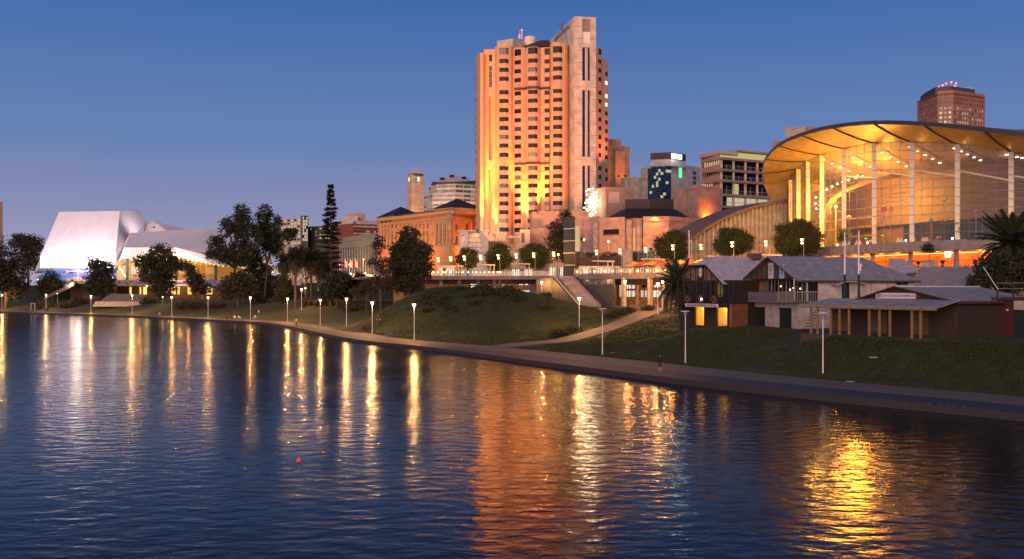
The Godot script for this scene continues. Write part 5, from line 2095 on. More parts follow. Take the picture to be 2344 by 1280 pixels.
	for i in 4:
		var u: Vector2 = cn + (rb[i] - cn) * 1.12
		var v: Vector2 = cn + (rb[(i + 1) % 4] - cn) * 1.12
		rf.tri(V(u, Y(397, 600)), tip, V(v, Y(397, 600)))
	part(rf, "pyramid_roof", mat("tower_roof", 0.62, 0.54, 0.52, 0.6, ""), ct)
	var po := MB.new()
	po.tube([tip, tip + Vector3(0, 2.5, 0)], [0.1, 0.05], 5)
	part(po, "finial", mats.pole_steel, ct)
	for q in [[q1, q2, 0.52], [q0, q1, 0.5]]:
		var o := MB.new()
		var pp: Vector2 = q[0].lerp(q[1], q[2]) + outward(q[0], q[1]) * 0.1
		o.slab(pp - (q[1] - q[0]).normalized() * 0.8, pp + (q[1] - q[0]).normalized() * 0.8, Y(415, 600), Y(406, 600), 0.15)
		part(o, "lit_opening_light", glow("tower_lit", 1.0, 1.0, 0.75, 1.3), ct)
	for i in 6:
		var o := MB.new()
		proud(o, q1, q2, 0.6, 0.95, Y(430 + 9.0 * i, 600), Y(427 + 9.0 * i, 600), 0.03)
		part(o, "louvre", mats.hotel_core, ct)

	flood("floodlight", "warm floodlight on a roof lighting the pale clock tower", V(L(956, 572), 22.0), V(L(954, 602), 62.0), 2600.0, Color(1.0, 0.70, 0.46), 40.0)
	flood("floodlight", "warm floodlight on a roof lighting the hipped office", V(L(1015, 520), 30.0), V(L(1040, 556), 60.0), 2000.0, Color(1.0, 0.80, 0.66), 50.0)
	var ho := thing("hipped_office", "pale many-sided office with ribbon windows and a white hipped roof", "building", V(L(1030, 560), 9.0))
	var pale := mat("office_pale", 0.70, 0.58, 0.50, 0.8, "cloudy", 0.05)
	var tiers := [[[L(969, 572), L(990, 556), L(1040, 552), L(1100, 560), L(1100, 590), L(969, 590)], 9.0, Y(443, 556)], [[L(980, 572), L(1000, 558), L(1042, 554), L(1100, 562), L(1100, 590), L(980, 590)], Y(443, 556), Y(421, 556)]]
	for ti in 2:
		var ring: Array = tiers[ti][0]
		var m := MB.new()
		var ws := []
		body(m, ring, tiers[ti][1], tiers[ti][2], [0, 1, 2])
		for k in 3:
			var rects := []
			for py in ([481, 470, 459, 449] if ti == 0 else [438, 427.5]):
				for i in 3:
					rects.append([0.02 + 0.325 * i, 0.32 + 0.325 * i, Y(py + 2.6, 557), Y(py - 2.6, 557)])
			holes(m, ring[k], ring[k + 1], tiers[ti][1], tiers[ti][2], rects, 0.5)
			for q in rects: ws.append([ring[k], ring[k + 1], q])
		part(m, "wall", pale, ho)
		for q in ws: pane(q[0], q[1], q[2], 0.45, mats.lit_office_low if r.randf() < 0.45 else mats.lit_office if r.randf() < 0.12 else mat("pale_glass", 0.10, 0.11, 0.12, 0.15, ""), ho)
	var gb := MB.new()
	gb.prism([L(987, 568), L(1001, 556), L(1042, 552.5), L(1090, 559), L(1095, 588), L(990, 588)], Y(421, 556), Y(416.5, 556))
	part(gb, "green_fascia", mat("fascia_green", 0.02, 0.05, 0.03, 0.6, ""), ho)
	var hr := MB.new()
	var ee := [P(986, 416.5, 568), P(1001, 417, 555), P(1042, 416, 552), P(1090, 414, 558), P(1090, 420, 588), P(990, 420, 588)]
	var ap := P(1037, 396.5, 570)
	for i in 6: hr.tri(ee[i], ap, ee[(i + 1) % 6])
	part(hr, "hip_roof", mat("roof_white", 0.55, 0.48, 0.50, 0.6, ""), ho)
	for q in [[1012.0, 409.0], [1034.0, 403.0], [1062.0, 407.0]]:
		var sk := MB.new()
		sk.obox(P(q[0], q[1], 556 if q[0] < 1020 else 558), Basis.from_euler(Vector3(0.9, 0.2, 0.2)), Vector3(2.6, 0.3, 1.4))
		part(sk, "skylight", mats.hotel_glass, ho)

	# apartments and offices further left
	block("white_apartments", "white apartment block with glowing balconies behind the gum trees", [L(640, 612), L(688, 600), L(688, 625), L(640, 625)], 8.0, Y(499, 602), mat("apart_white", 0.60, 0.50, 0.44, 0.8, "cloudy", 0.05), {0: [6, 8, 0.02, 0.98, 0.8, Y(560, 602), Y(500, 602), 0.55, 0.6, "lit_office"]}, mats.hotel_glass, 4)
	block("glass_stair_block", "narrow apartment block with a brightly lit glass stairwell", [L(688, 600), L(692, 596), L(705, 598), L(706, 622), L(688, 622)], 8.0, Y(494, 598), mat("apart_dark", 0.12, 0.10, 0.10, 0.8, ""), {1: [3, 8, 0.03, 0.97, 0.88, Y(552, 597), Y(496, 597), 0.85, 0.95, "lit_office"]}, mats.hotel_glass, 5)
	block("dark_apartments", "low dark grey apartment block behind the norfolk pine", [L(706, 610), L(728, 602), L(772, 604), L(772, 630), L(706, 630)], 8.0, Y(518, 604), mat("apart_charcoal", 0.06, 0.055, 0.06, 0.8, ""), {0: [3, 5, 0.1, 0.9, 0.5, Y(556, 604), Y(520, 604), 0.4, 0.3, "lit_yellow"], 1: [6, 5, 0.05, 0.95, 0.6, Y(556, 604), Y(520, 604), 0.4, 0.45, "lit_yellow"]}, mats.hotel_glass, 6)
	var rw := block("red_white_office", "red brick and white office with small square windows beside the pine", [L(766, 512), L(809, 500), L(866, 506), L(866, 530), L(766, 530)], 8.0, Y(513, 502), mat("brick_red", 0.30, 0.085, 0.06, 0.8, "cloudy", 0.1), {1: [12, 2, 0.02, 0.98, 0.55, Y(534, 503), Y(519, 503), 0.5, 0.3, "lit_office"]}, mats.hotel_glass, 7)
	var rwb := MB.new()
	proud(rwb, L(809, 500), L(866, 506), 0.0, 1.0, Y(520.4, 502), Y(517.5, 502), 0.12)
	proud(rwb, L(809, 500), L(866, 506), 0.0, 1.0, Y(536, 502), Y(533.5, 502), 0.12)
	proud(rwb, L(766, 512), L(809, 500), 0.0, 1.0, Y(513, 504), Y(504, 504), 0.15)
	part(rwb, "white_band", white, rw)
	var rwt := MB.new()
	rwt.prism([L(780, 508), L(822, 502), L(866, 508), L(866, 526), L(780, 526)], Y(513, 502), Y(505, 504))
	rwt.prism([L(781, 510), L(819, 505), L(819, 522), L(781, 524)], Y(505, 504), Y(495, 506))
	part(rwt, "white_penthouse", white, rw)
	var rwp := MB.new()
	rwp.prism([L(798, 514), L(836, 512), L(836, 526), L(798, 526)], Y(505, 508), Y(488, 512))
	part(rwp, "plant_room", mats.pink_render, rw)
	block("brown_tower", "plain brown tower block rising behind the dark trees beyond the theatre", [L(-30, 520), L(6, 512), L(6, 540), L(-30, 540)], 8.0, Y(462, 514), mat("tower_brown", 0.34, 0.22, 0.16, 0.85, "cloudy", 0.1), {0: [3, 5, 0.1, 0.7, 0.4, Y(560, 516), Y(480, 516), 0.4, 0.1, "lit_office"]}, mats.hotel_glass, 9)

# ---------- promenade deck, stairs, undercroft

const DY := 11.0

func make_deck() -> void:
	var conc := mat("deck_concrete", 0.25, 0.21, 0.21, 0.8, "cloudy", 0.15)
	var t := thing("promenade_deck", "long raised concrete promenade deck on columns above the lawn", "terrace", V(L(1200, 222), 4.4))
	var ring := [L(890, 224), L(1265, 219), L(1265, 223), L(1312, 222), L(1312, 216), L(1405, 206), L(1560, 192), Vector2(43, 186), Vector2(54, 191), Vector2(57.5, 214), Vector2(61, 240), Vector2(60, 300), Vector2(-62, 300)]
	var m := MB.new()
	m.prism(ring, DY - 0.5, DY)
	part(m, "deck_slab", conc, t)
	var f := MB.new()
	f.slab(L(890, 223.6), L(1265, 218.6), DY - 0.75, DY + 0.02, 0.35)
	part(f, "deck_edge", mat("deck_edge", 0.19, 0.16, 0.17, 0.75, "cloudy", 0.2), t)
	for q in [[1312.0, 215.6, 1405.0, 205.6], [1405.0, 205.6, 1560.0, 191.6], [1560.0, 191.6, 1698.0, 185.4]]:
		var f2 := MB.new()
		f2.slab(L(q[0], q[1]), L(q[2], q[3]), DY - 0.75, DY + 0.42, 0.4)
		part(f2, "deck_edge", mats.deck_edge, t)
	# railing: posts and glass
	var gl := glass("rail_glass", 0.75, 0.8, 0.78, 0.12)
	for q in [[975.0, 222.2, 1262.0, 218.9, 46], [1316.0, 215.6, 1405.0, 206.0, 14], [1406.0, 205.9, 1556.0, 192.2, 26]]:
		var a := L(q[0], q[1])
		var b := L(q[2], q[3])
		var y0: float = DY if q[0] < 1300 else DY + 0.42
		for i in q[4]:
			var p := a.lerp(b, float(i) / q[4])
			var s := MB.new()
			s.box(V(p, y0 + 0.5), Vector3(0.22, 1.0, 0.12))
			part(s, "rail_post", mat("rail_post", 0.42, 0.32, 0.22, 0.6, ""), t)
		var g := MB.new()
		g.quad(V(a + Vector2(0, -0.1), y0 + 0.1), V(a + Vector2(0, -0.1), y0 + 1.05), V(b + Vector2(0, -0.1), y0 + 1.05), V(b + Vector2(0, -0.1), y0 + 0.1))
		part(g, "rail_glass", gl, t)
		var h := MB.new()
		h.tube([V(a, y0 + 1.08), V(b, y0 + 1.08)], [0.035, 0.035], 5)
		part(h, "handrail", mats.pole_steel, t)
	# undercroft, left part
	var tan_ := mat("undercroft_tan", 0.36, 0.24, 0.15, 0.8, "cloudy", 0.3)
	var wa := L(900, 233)
	var wb := L(1228, 230)
	var w := MB.new()
	var rects := []
	var lit := []
	for q in [[1077.0, 1091.0, 660.0, 646.5, 1], [1112.0, 1122.0, 650.0, 646.5, 1], [1150.0, 1155.0, 656.0, 646.5, 1], [1188.0, 1197.0, 653.0, 646.0, 1], [1201.0, 1208.0, 653.0, 648.0, 1], [1189.0, 1212.0, 679.0, 665.0, 1], [1182.0, 1187.0, 679.0, 665.0, 1], [985.0, 1010.0, 651.0, 643.0, 0], [1020.0, 1045.0, 651.0, 643.0, 0], [1052.0, 1072.0, 651.0, 643.0, 0]]:
		rects.append([share(q[0], wa, wb), share(q[1], wa, wb), Y(q[2], 231), Y(q[3], 231)])
		lit.append(q[4])
	holes(w, wa, wb, 3.5, DY - 0.5, rects, 0.4)
	part(w, "back_wall", tan_, t)
	dim_room("undercroft_lit", 1.0, 0.95, 0.78, 1.6, 0.5)
	for i in rects.size():
		pane(wa, wb, rects[i], 0.35, mats.undercroft_lit if lit[i] else mats.hotel_glass, t, "window", 2, mats.dark_frame)
	for px in [1010.0, 1052.0, 1094.0, 1132.0, 1144.0, 1175.0, 1216.5, 1224.0]:
		var c := MB.new()
		c.box(V(L(px, 223.5), (3.5 + DY - 0.5) / 2.0), Vector3(0.75, DY - 4.0, 0.75))
		part(c, "column", mats.deck_edge, t)
	var bm := MB.new()
	bm.slab(L(970, 225), L(1228, 222.5), DY - 1.75, DY - 0.5, 0.5)
	part(bm, "dark_beam", mat("beam_brown", 0.05, 0.025, 0.022, 0.8, ""), t)
	for px in [1030.0, 1085.0, 1115.0, 1160.0, 1200.0]:
		bulb(V(L(px, 226.5), DY - 1.6), 5.0, Color(1.0, 0.72, 0.38), 0.25, t)
	# undercroft, right part: two storeys of lit rooms behind columns
	var ra := L(1404, 226)
	var rb := L(1575, 214)
	var rw := MB.new()
	var rr := []
	for q in [[1417.0, 1423.0, 680.0, 644.5], [1433.0, 1445.0, 661.0, 647.0], [1446.0, 1457.0, 661.0, 647.0], [1433.0, 1445.0, 680.0, 665.5], [1446.0, 1457.0, 680.0, 665.5], [1466.0, 1474.0, 680.0, 665.0], [1475.0, 1482.0, 680.0, 665.0], [1494.0, 1514.0, 680.0, 665.0], [1468.0, 1480.0, 658.0, 648.0], [1496.0, 1512.0, 658.0, 648.0], [1520.0, 1534.0, 680.0, 662.0]]:
		rr.append([share(q[0], ra, rb), share(q[1], ra, rb), Y(q[2], 221), Y(q[3], 221)])
	holes(rw, ra, rb, 3.5, DY - 0.5, rr, 0.4)
	part(rw, "back_wall", tan_, t)
	for i in rr.size(): pane(ra, rb, rr[i], 0.35, mats.undercroft_lit if i != 8 else mats.hotel_glass, t, "window", 2, mats.dark_frame)
	for q in [[1404.5, 210.0, 0.6], [1428.0, 203.5, 1.0], [1458.0, 211.0, 0.8], [1488.5, 198.5, 1.0], [1517.0, 206.0, 0.8], [1546.0, 194.5, 1.0]]:
		var c := MB.new()
		c.box(V(L(q[0], q[1]), (3.5 + DY - 0.5) / 2.0), Vector3(q[2] * 0.75, DY - 4.0, q[2] * 0.75), 0.5)
		part(c, "column", mat("column_pale", 0.42, 0.33, 0.27, 0.75, "cloudy", 0.3), t)
	var bm2 := MB.new()
	bm2.slab(L(1406, 211), L(1556, 197), DY - 2.0, DY - 0.5, 0.5)
	part(bm2, "dark_beam", mats.beam_brown, t)
	for q in [[1440.0, 214.0], [1474.0, 212.0], [1505.0, 208.0], [1535.0, 205.0]]:
		bulb(V(L(q[0], q[1]), DY - 1.9), 17.0, Color(1.0, 0.62, 0.32), 0.3, t)
	# stairs down to the lawn, with dark side walls
	var st := thing("grand_stairs", "wide pale stairs climbing from the lawn to the promenade deck", "stairs", V(L(1350, 200), 4.5))
	var top_a := V(L(1268, 219), DY)
	var top_b := V(L(1311, 217), DY)
	var bot_a := V(L(1326, 199), 4.9)
	var bot_b := V(L(1376, 198), 4.9)
	var step_mat := mat("stair_pink", 0.33, 0.26, 0.25, 0.8, "cloudy", 0.4)
	var ns := 36
	for i in ns:
		var f0 := float(i) / ns
		var f1 := float(i + 1) / ns
		var a := bot_a.lerp(top_a, f0)
		var b := bot_b.lerp(top_b, f0)
		var a1 := bot_a.lerp(top_a, f1)
		var b1 := bot_b.lerp(top_b, f1)
		var y := a1.y
		var s := MB.new()
		s.hexa([Vector3(a.x, y - 0.5, a.z), Vector3(b.x, y - 0.5, b.z), Vector3(b1.x, y - 0.5, b1.z), Vector3(a1.x, y - 0.5, a1.z)], [Vector3(a.x, y, a.z), Vector3(b.x, y, b.z), Vector3(b1.x, y, b1.z), Vector3(a1.x, y, a1.z)])
		part(s, "step", step_mat, st)
	var dk := mat("dark_cladding", 0.022, 0.018, 0.024, 0.7, "cloudy", 0.2)
	var sw := MB.new()
	var l0 := L(1227, 211)
	var l1 := L(1262, 209.5)
	sw.quad(V(l0, 3.0), V(l0, DY - 0.75), V(l1, DY - 0.3), V(l1, 3.0))
	sw.quad(V(l1, 3.0), V(l1, DY - 0.3), bot_a + Vector3(-0.1, -0.2, 0), Vector3(bot_a.x - 0.1, 3.0, bot_a.z))
	sw.quad(V(l1, DY - 0.3), V(L(1266, 218.4), DY - 0.2), bot_a + Vector3(0, -0.1, -0.4), bot_a + Vector3(-0.1, -0.2, 0))
	sw.quad(V(l0, DY - 0.75), V(L(1229, 220), DY - 0.76), V(L(1265, 219), DY - 0.3), V(l1, DY - 0.3))
	sw.quad(V(l0, 3.0), V(l0, DY - 0.75), V(L(1229, 230), DY - 0.75), V(L(1229, 230), 3.0))
	part(sw, "side_wall", dk, st)
	var sw2 := MB.new()
	var r0 := L(1312, 214.5)
	var r1 := L(1405, 205.0)
	sw2.quad(V(r0, 3.0), V(r0, Y(650, 213)), V(r1, Y(650, 205)), V(r1, 3.0))
	sw2.quad(V(r1, 3.0), V(r1, Y(650, 205)), V(r1 + Vector2(2, 14), Y(650, 205)), V(r1 + Vector2(2, 14), 3.0))
	part(sw2, "side_wall", mat("grey_cladding", 0.10, 0.088, 0.085, 0.7, "cloudy", 0.3), st)
	for i in 7:
		var gp := MB.new()
		var p := r0.lerp(r1, i / 7.0)
		var q := r0.lerp(r1, (i + 0.94) / 7.0)
		gp.quad(V(p, Y(650, 212)), V(p, DY - 0.8), V(q, DY - 0.8), V(q, Y(650, 212)))
		part(gp, "glass_band", mat("band_glass", 0.16, 0.15, 0.13, 0.12, "cloudy", 0.2), st)
	var cop := MB.new()
	cop.tube([top_b + Vector3(0.2, 0.3, 0), top_b.lerp(bot_b, 0.45) + Vector3(0.2, 0.5, 0), top_b.lerp(bot_b, 0.55) + Vector3(0.2, 0.5, 0), bot_b + Vector3(0.2, 0.3, 0)], [0.22, 0.22, 0.22, 0.22], 6)
	part(cop, "coping", dk, st)
	for i in 13:
		var po := MB.new()
		var p := bot_a.lerp(top_a, i / 12.5)
		po.tube([p, p + Vector3(0, 1.1, 0)], [0.05, 0.05], 5)
		part(po, "balustrade_post", mats.dark_frame, st)
		if i < 12:
			var g := MB.new()
			var q := bot_a.lerp(top_a, (i + 0.96) / 12.5)
			g.quad(p + Vector3(0, 0.1, 0), p + Vector3(0, 1.05, 0), q + Vector3(0, 1.05, 0), q + Vector3(0, 0.1, 0))
			part(g, "balustrade_glass", gl, st)
	var stp := MB.new()
	stp.tube([bot_a + Vector3(-0.12, 0.12, 0), top_a + Vector3(-0.12, 0.12, 0)], [0.06, 0.06], 4)
	part(stp, "strip_light", glow("stair_strip", 1.0, 0.72, 0.42, 0.9), st)
	for i in 4:
		bulb(bot_a.lerp(top_a, 0.15 + 0.25 * i) + Vector3(0.7, 1.0, 0.3), 1.6, Color(1.0, 0.72, 0.45), 0.15, st)
	# road with parked cars under the deck
	var rd := MB.new()
	rd.prism([L(1398, 204), L(1600, 190), L(1640, 206), L(1400, 224)], 4.2, 4.7)
	setting(rd, "parking_road", mat("road", 0.16, 0.13, 0.12, 0.8, "grit", 0.5))

	# shelters and kiosks on the deck
	for q in [[1000.0, 1060.0, 608.5, 232.0], [1093.0, 1133.0, 605.5, 228.0], [1170.0, 1214.0, 603.0, 226.0], [1357.0, 1407.0, 597.0, 214.0], [1471.0, 1525.0, 592.5, 203.0], [1735.0, 1790.0, 583.0, 195.0], [1620.0, 1650.0, 586.0, 200.0]]:
		var y := Y(q[2], q[3])
		var o := thing("flat_shelter", "flat-roofed open shelter on two posts on the promenade", "shelter", V(L(q[1], q[3]), DY), "flat shelters along the promenade")
		var s := MB.new()
		var n := L(q[0], q[3])
		var e := L(q[1], q[3])
		s.hexa([V(n, y - 0.1), V(e, y - 0.25), V(e + Vector2(0, 3), y - 0.25), V(n + Vector2(0, 3), y - 0.1)], [V(n, y + 0.08), V(e, y), V(e + Vector2(0, 3), y), V(n + Vector2(0, 3), y + 0.08)])
		part(s, "roof", mat("shelter_roof", 0.52, 0.42, 0.33, 0.7, ""), o)
		for f4 in [0.72, 0.94]:
			var po := MB.new()
			po.box(V(n.lerp(e, f4) + Vector2(0, 1.5), (DY + y - 0.2) / 2.0), Vector3(0.25, y - 0.2 - DY, 0.25))
			part(po, "post", mats.shelter_roof, o)
	for q in [[1001.0, 1052.0, 609.0, 629.0, 250.0, "white kiosk with a row of lit windows behind the leftmost promenade shelter"], [1168.0, 1222.0, 613.0, 629.0, 250.0, "low kiosk with glowing windows between the round promenade trees"], [1255.0, 1300.0, 602.0, 629.0, 244.0, "white-fronted kiosk at the head of the stairs"], [1328.0, 1420.0, 609.0, 625.0, 222.0, "long low white kiosk in front of the dark clad wall"]]:
		var a := L(q[0], q[4])
		var b := L(q[1], q[4])
		var yt := Y(q[2], q[4])
		var o := thing("kiosk", q[5], "kiosk", V(a, DY))
		var mm := MB.new()
		var ws := grid(5, [[DY + 0.4, minf(DY + 2.4, yt - 0.4)]], 0.05, 0.95, 0.7)
		holes(mm, a, b, DY, yt, ws, 0.3)
		body(mm, [a, b, b + Vector2(0, 6), a + Vector2(0, 6)], DY, yt, [0])
		part(mm, "wall", mat("kiosk_white", 0.55, 0.47, 0.40, 0.8, "cloudy", 0.3), o)
		for i in ws.size(): pane(a, b, ws[i], 0.28, mats.undercroft_lit if (i + int(q[0])) % 3 else mats.lit_room_low, o, "window", 1, mats.dark_frame)
	# glass lift and dark clad terrace wall
	var lt := thing("glass_lift", "dark glass lift tower with a glowing yellow edge on the promenade", "lift tower", V(L(1307, 238), DY))
	for k in 6:
		var g := MB.new()
		g.prism([L(1290, 239), L(1316, 236), L(1316, 243), L(1290, 244)], DY + 2.9 * k, DY + 2.9 * k + 2.7)
		if k < 5: part(g, "glass_stage", mat("lift_glass", 0.05, 0.055, 0.055, 0.12, "cloudy", 0.3), lt)
		var fr := MB.new()
		fr.prism([L(1289, 238.8), L(1316.5, 235.6), L(1316.5, 243.5), L(1289, 244.5)], DY + 2.9 * k - 0.2, DY + 2.9 * k)
		if k < 5: part(fr, "floor_band", mats.pole_steel, lt)
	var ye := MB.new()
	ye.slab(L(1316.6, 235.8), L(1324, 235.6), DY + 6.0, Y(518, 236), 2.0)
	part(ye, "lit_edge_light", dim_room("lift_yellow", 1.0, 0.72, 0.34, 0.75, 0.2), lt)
	var yb := MB.new()
	yb.slab(L(1316.6, 235.8), L(1324, 235.6), DY, DY + 6.0, 2.0)
	part(yb, "edge_base", dk, lt)
	var cw := thing("clad_terrace_wall", "dark clad terrace wall topped with low planting before the auditorium", "wall", V(L(1370, 232), DY))
	var cm := MB.new()
	cm.slab(L(1326, 234), L(1424, 226), DY, Y(587, 230), 3.5)
	part(cm, "cladding", dk, cw)
	part(crown(V(L(1376, 232), Y(586, 230)), [[Vector3(-2.4, 0.35, 0), Vector3(2.6, 0.5, 1.2)], [Vector3(2.0, 0.35, -0.6), Vector3(2.8, 0.55, 1.2)]], 220, 7, 0.45, 0.3, 31), "planting", mat("leaf_olive", 0.075, 0.07, 0.025, 0.8, "foliage", 0.4), cw)
	var pil := MB.new()
	pil.prism([L(1425, 225), L(1447, 223.5), L(1447, 227), L(1425, 229)], DY, Y(571, 225))
	part(pil, "grey_pillar", mats.grey_concrete, cw)
	var lob := thing("glazed_lobby", "low lobby with a dark curved window beside the grey pillar", "building", V(L(1470, 228), DY))
	var lm := MB.new()
	lm.prism([L(1448, 226), L(1500, 222), L(1500, 236), L(1448, 238)], DY, Y(574, 225))
	part(lm, "lobby_wall", mats.grey_pink, lob)
	for k in 4:
		var lg := MB.new()
		proud(lg, L(1448, 226), L(1500, 222), 0.04 + 0.24 * k, 0.25 + 0.24 * k, DY + 1.0, Y(577, 225), 0.06)
		part(lg, "window", mats.office_glass if k < 2 else mats.lit_room_low, lob)
	# umbrellas
	var um := [[1451.0, 598.0, 0], [1472.0, 597.0, 1], [1493.0, 596.0, 0], [1514.6, 596.0, 1], [1557.5, 594.0, 0], [1580.0, 594.0, 1], [1604.0, 593.0, 0]]
	for q in um:
		var d: float = 203.0 - (q[0] - 1451.0) * 0.06
		var at := V(L(q[0], d), DY)
		parasol("cafe_umbrella", ["yellow square cafe umbrella on the promenade terrace", "red cafe umbrella on the promenade terrace"][q[2]], at, Y(q[1], d) - DY, 2.05, [mat("umbrella_yellow", 0.75, 0.42, 0.05, 0.8, ""), mat("umbrella_red", 0.60, 0.10, 0.03, 0.8, "")][q[2]], ["yellow cafe umbrellas", "red cafe umbrellas"][q[2]])
	for i in 9:
		var d := 201.0 - i * 1.0
		var at := V(L(1446 + 14.0 * i, d), DY)
		var o := thing("cafe_chair", "small pale cafe chair behind the promenade railing", "chair", at, "cafe chairs on the promenade")
		var s := MB.new()
		s.box(at + Vector3(0, 0.45, 0), Vector3(0.45, 0.05, 0.45), i * 0.7)
		part(s, "seat", mats.rail_post, o)
		var bb := MB.new()
		bb.obox(at + Vector3(0, 0.72, 0) + Basis(Vector3.UP, i * 0.7) * Vector3(0, 0, -0.22), Basis(Vector3.UP, i * 0.7), Vector3(0.45, 0.5, 0.04))
		part(bb, "backrest", mats.rail_post, o)
		for k in 4:
			var lg := MB.new()
			var q := Basis(Vector3.UP, i * 0.7) * Vector3(0.2 if k & 1 else -0.2, 0, 0.2 if k & 2 else -0.2)
			lg.tube([at + q, at + q + Vector3(0, 0.45, 0)], [0.02, 0.02], 4)
			part(lg, "leg", mats.pole_steel, o)
	# low base wall of the deck towards the theatre
	var bw := thing("bridge_abutment", "low dark road bridge with a pale parapet beyond the norfolk pine", "bridge", V(L(830, 300), 5.0))
	var b1 := MB.new()
	b1.slab(L(770, 300), L(890, 292), Y(643, 296), Y(634, 296), 9.0)
	part(b1, "bridge_deck", mats.deck_edge, bw)
	for k in 4:
		var pr := MB.new()
		pr.box(V(L(782 + 30.0 * k, 300), (4.0 + Y(643, 296)) / 2.0), Vector3(1.2, Y(643, 296) - 4.0, 2.0))
		part(pr, "pier", mats.deck_edge, bw)
	var rl := MB.new()
	rl.slab(L(770, 299.6), L(890, 291.6), Y(634, 296), Y(628, 296), 0.15)
	part(rl, "parapet", mats.podium_pale, bw)

# ---------- boat clubs on the bank

func lettering(words: String, size: float, at: Vector3, bx: Vector3, bz: Vector3, m: Material, parent: Node, serif := false) -> void:
	var tx := TextMesh.new()
	var sf := SystemFont.new()
	sf.font_names = PackedStringArray(["Droid Serif" if serif else "Droid Sans"])
	sf.font_weight = 700
	tx.font = sf
	tx.text = words
	tx.font_size = 32
	tx.pixel_size = size / 32.0
	tx.depth = 0.012
	var i := MeshInstance3D.new()
	i.name = "lettering"
	i.mesh = tx
	i.material_override = m
	parent.add_child(i, true)
	i.transform = Transform3D(Basis(bx, Vector3.UP, bz), at - base_of(parent))

func v3(d: Vector2) -> Vector3:
	return Vector3(d.x, 0, -d.y)

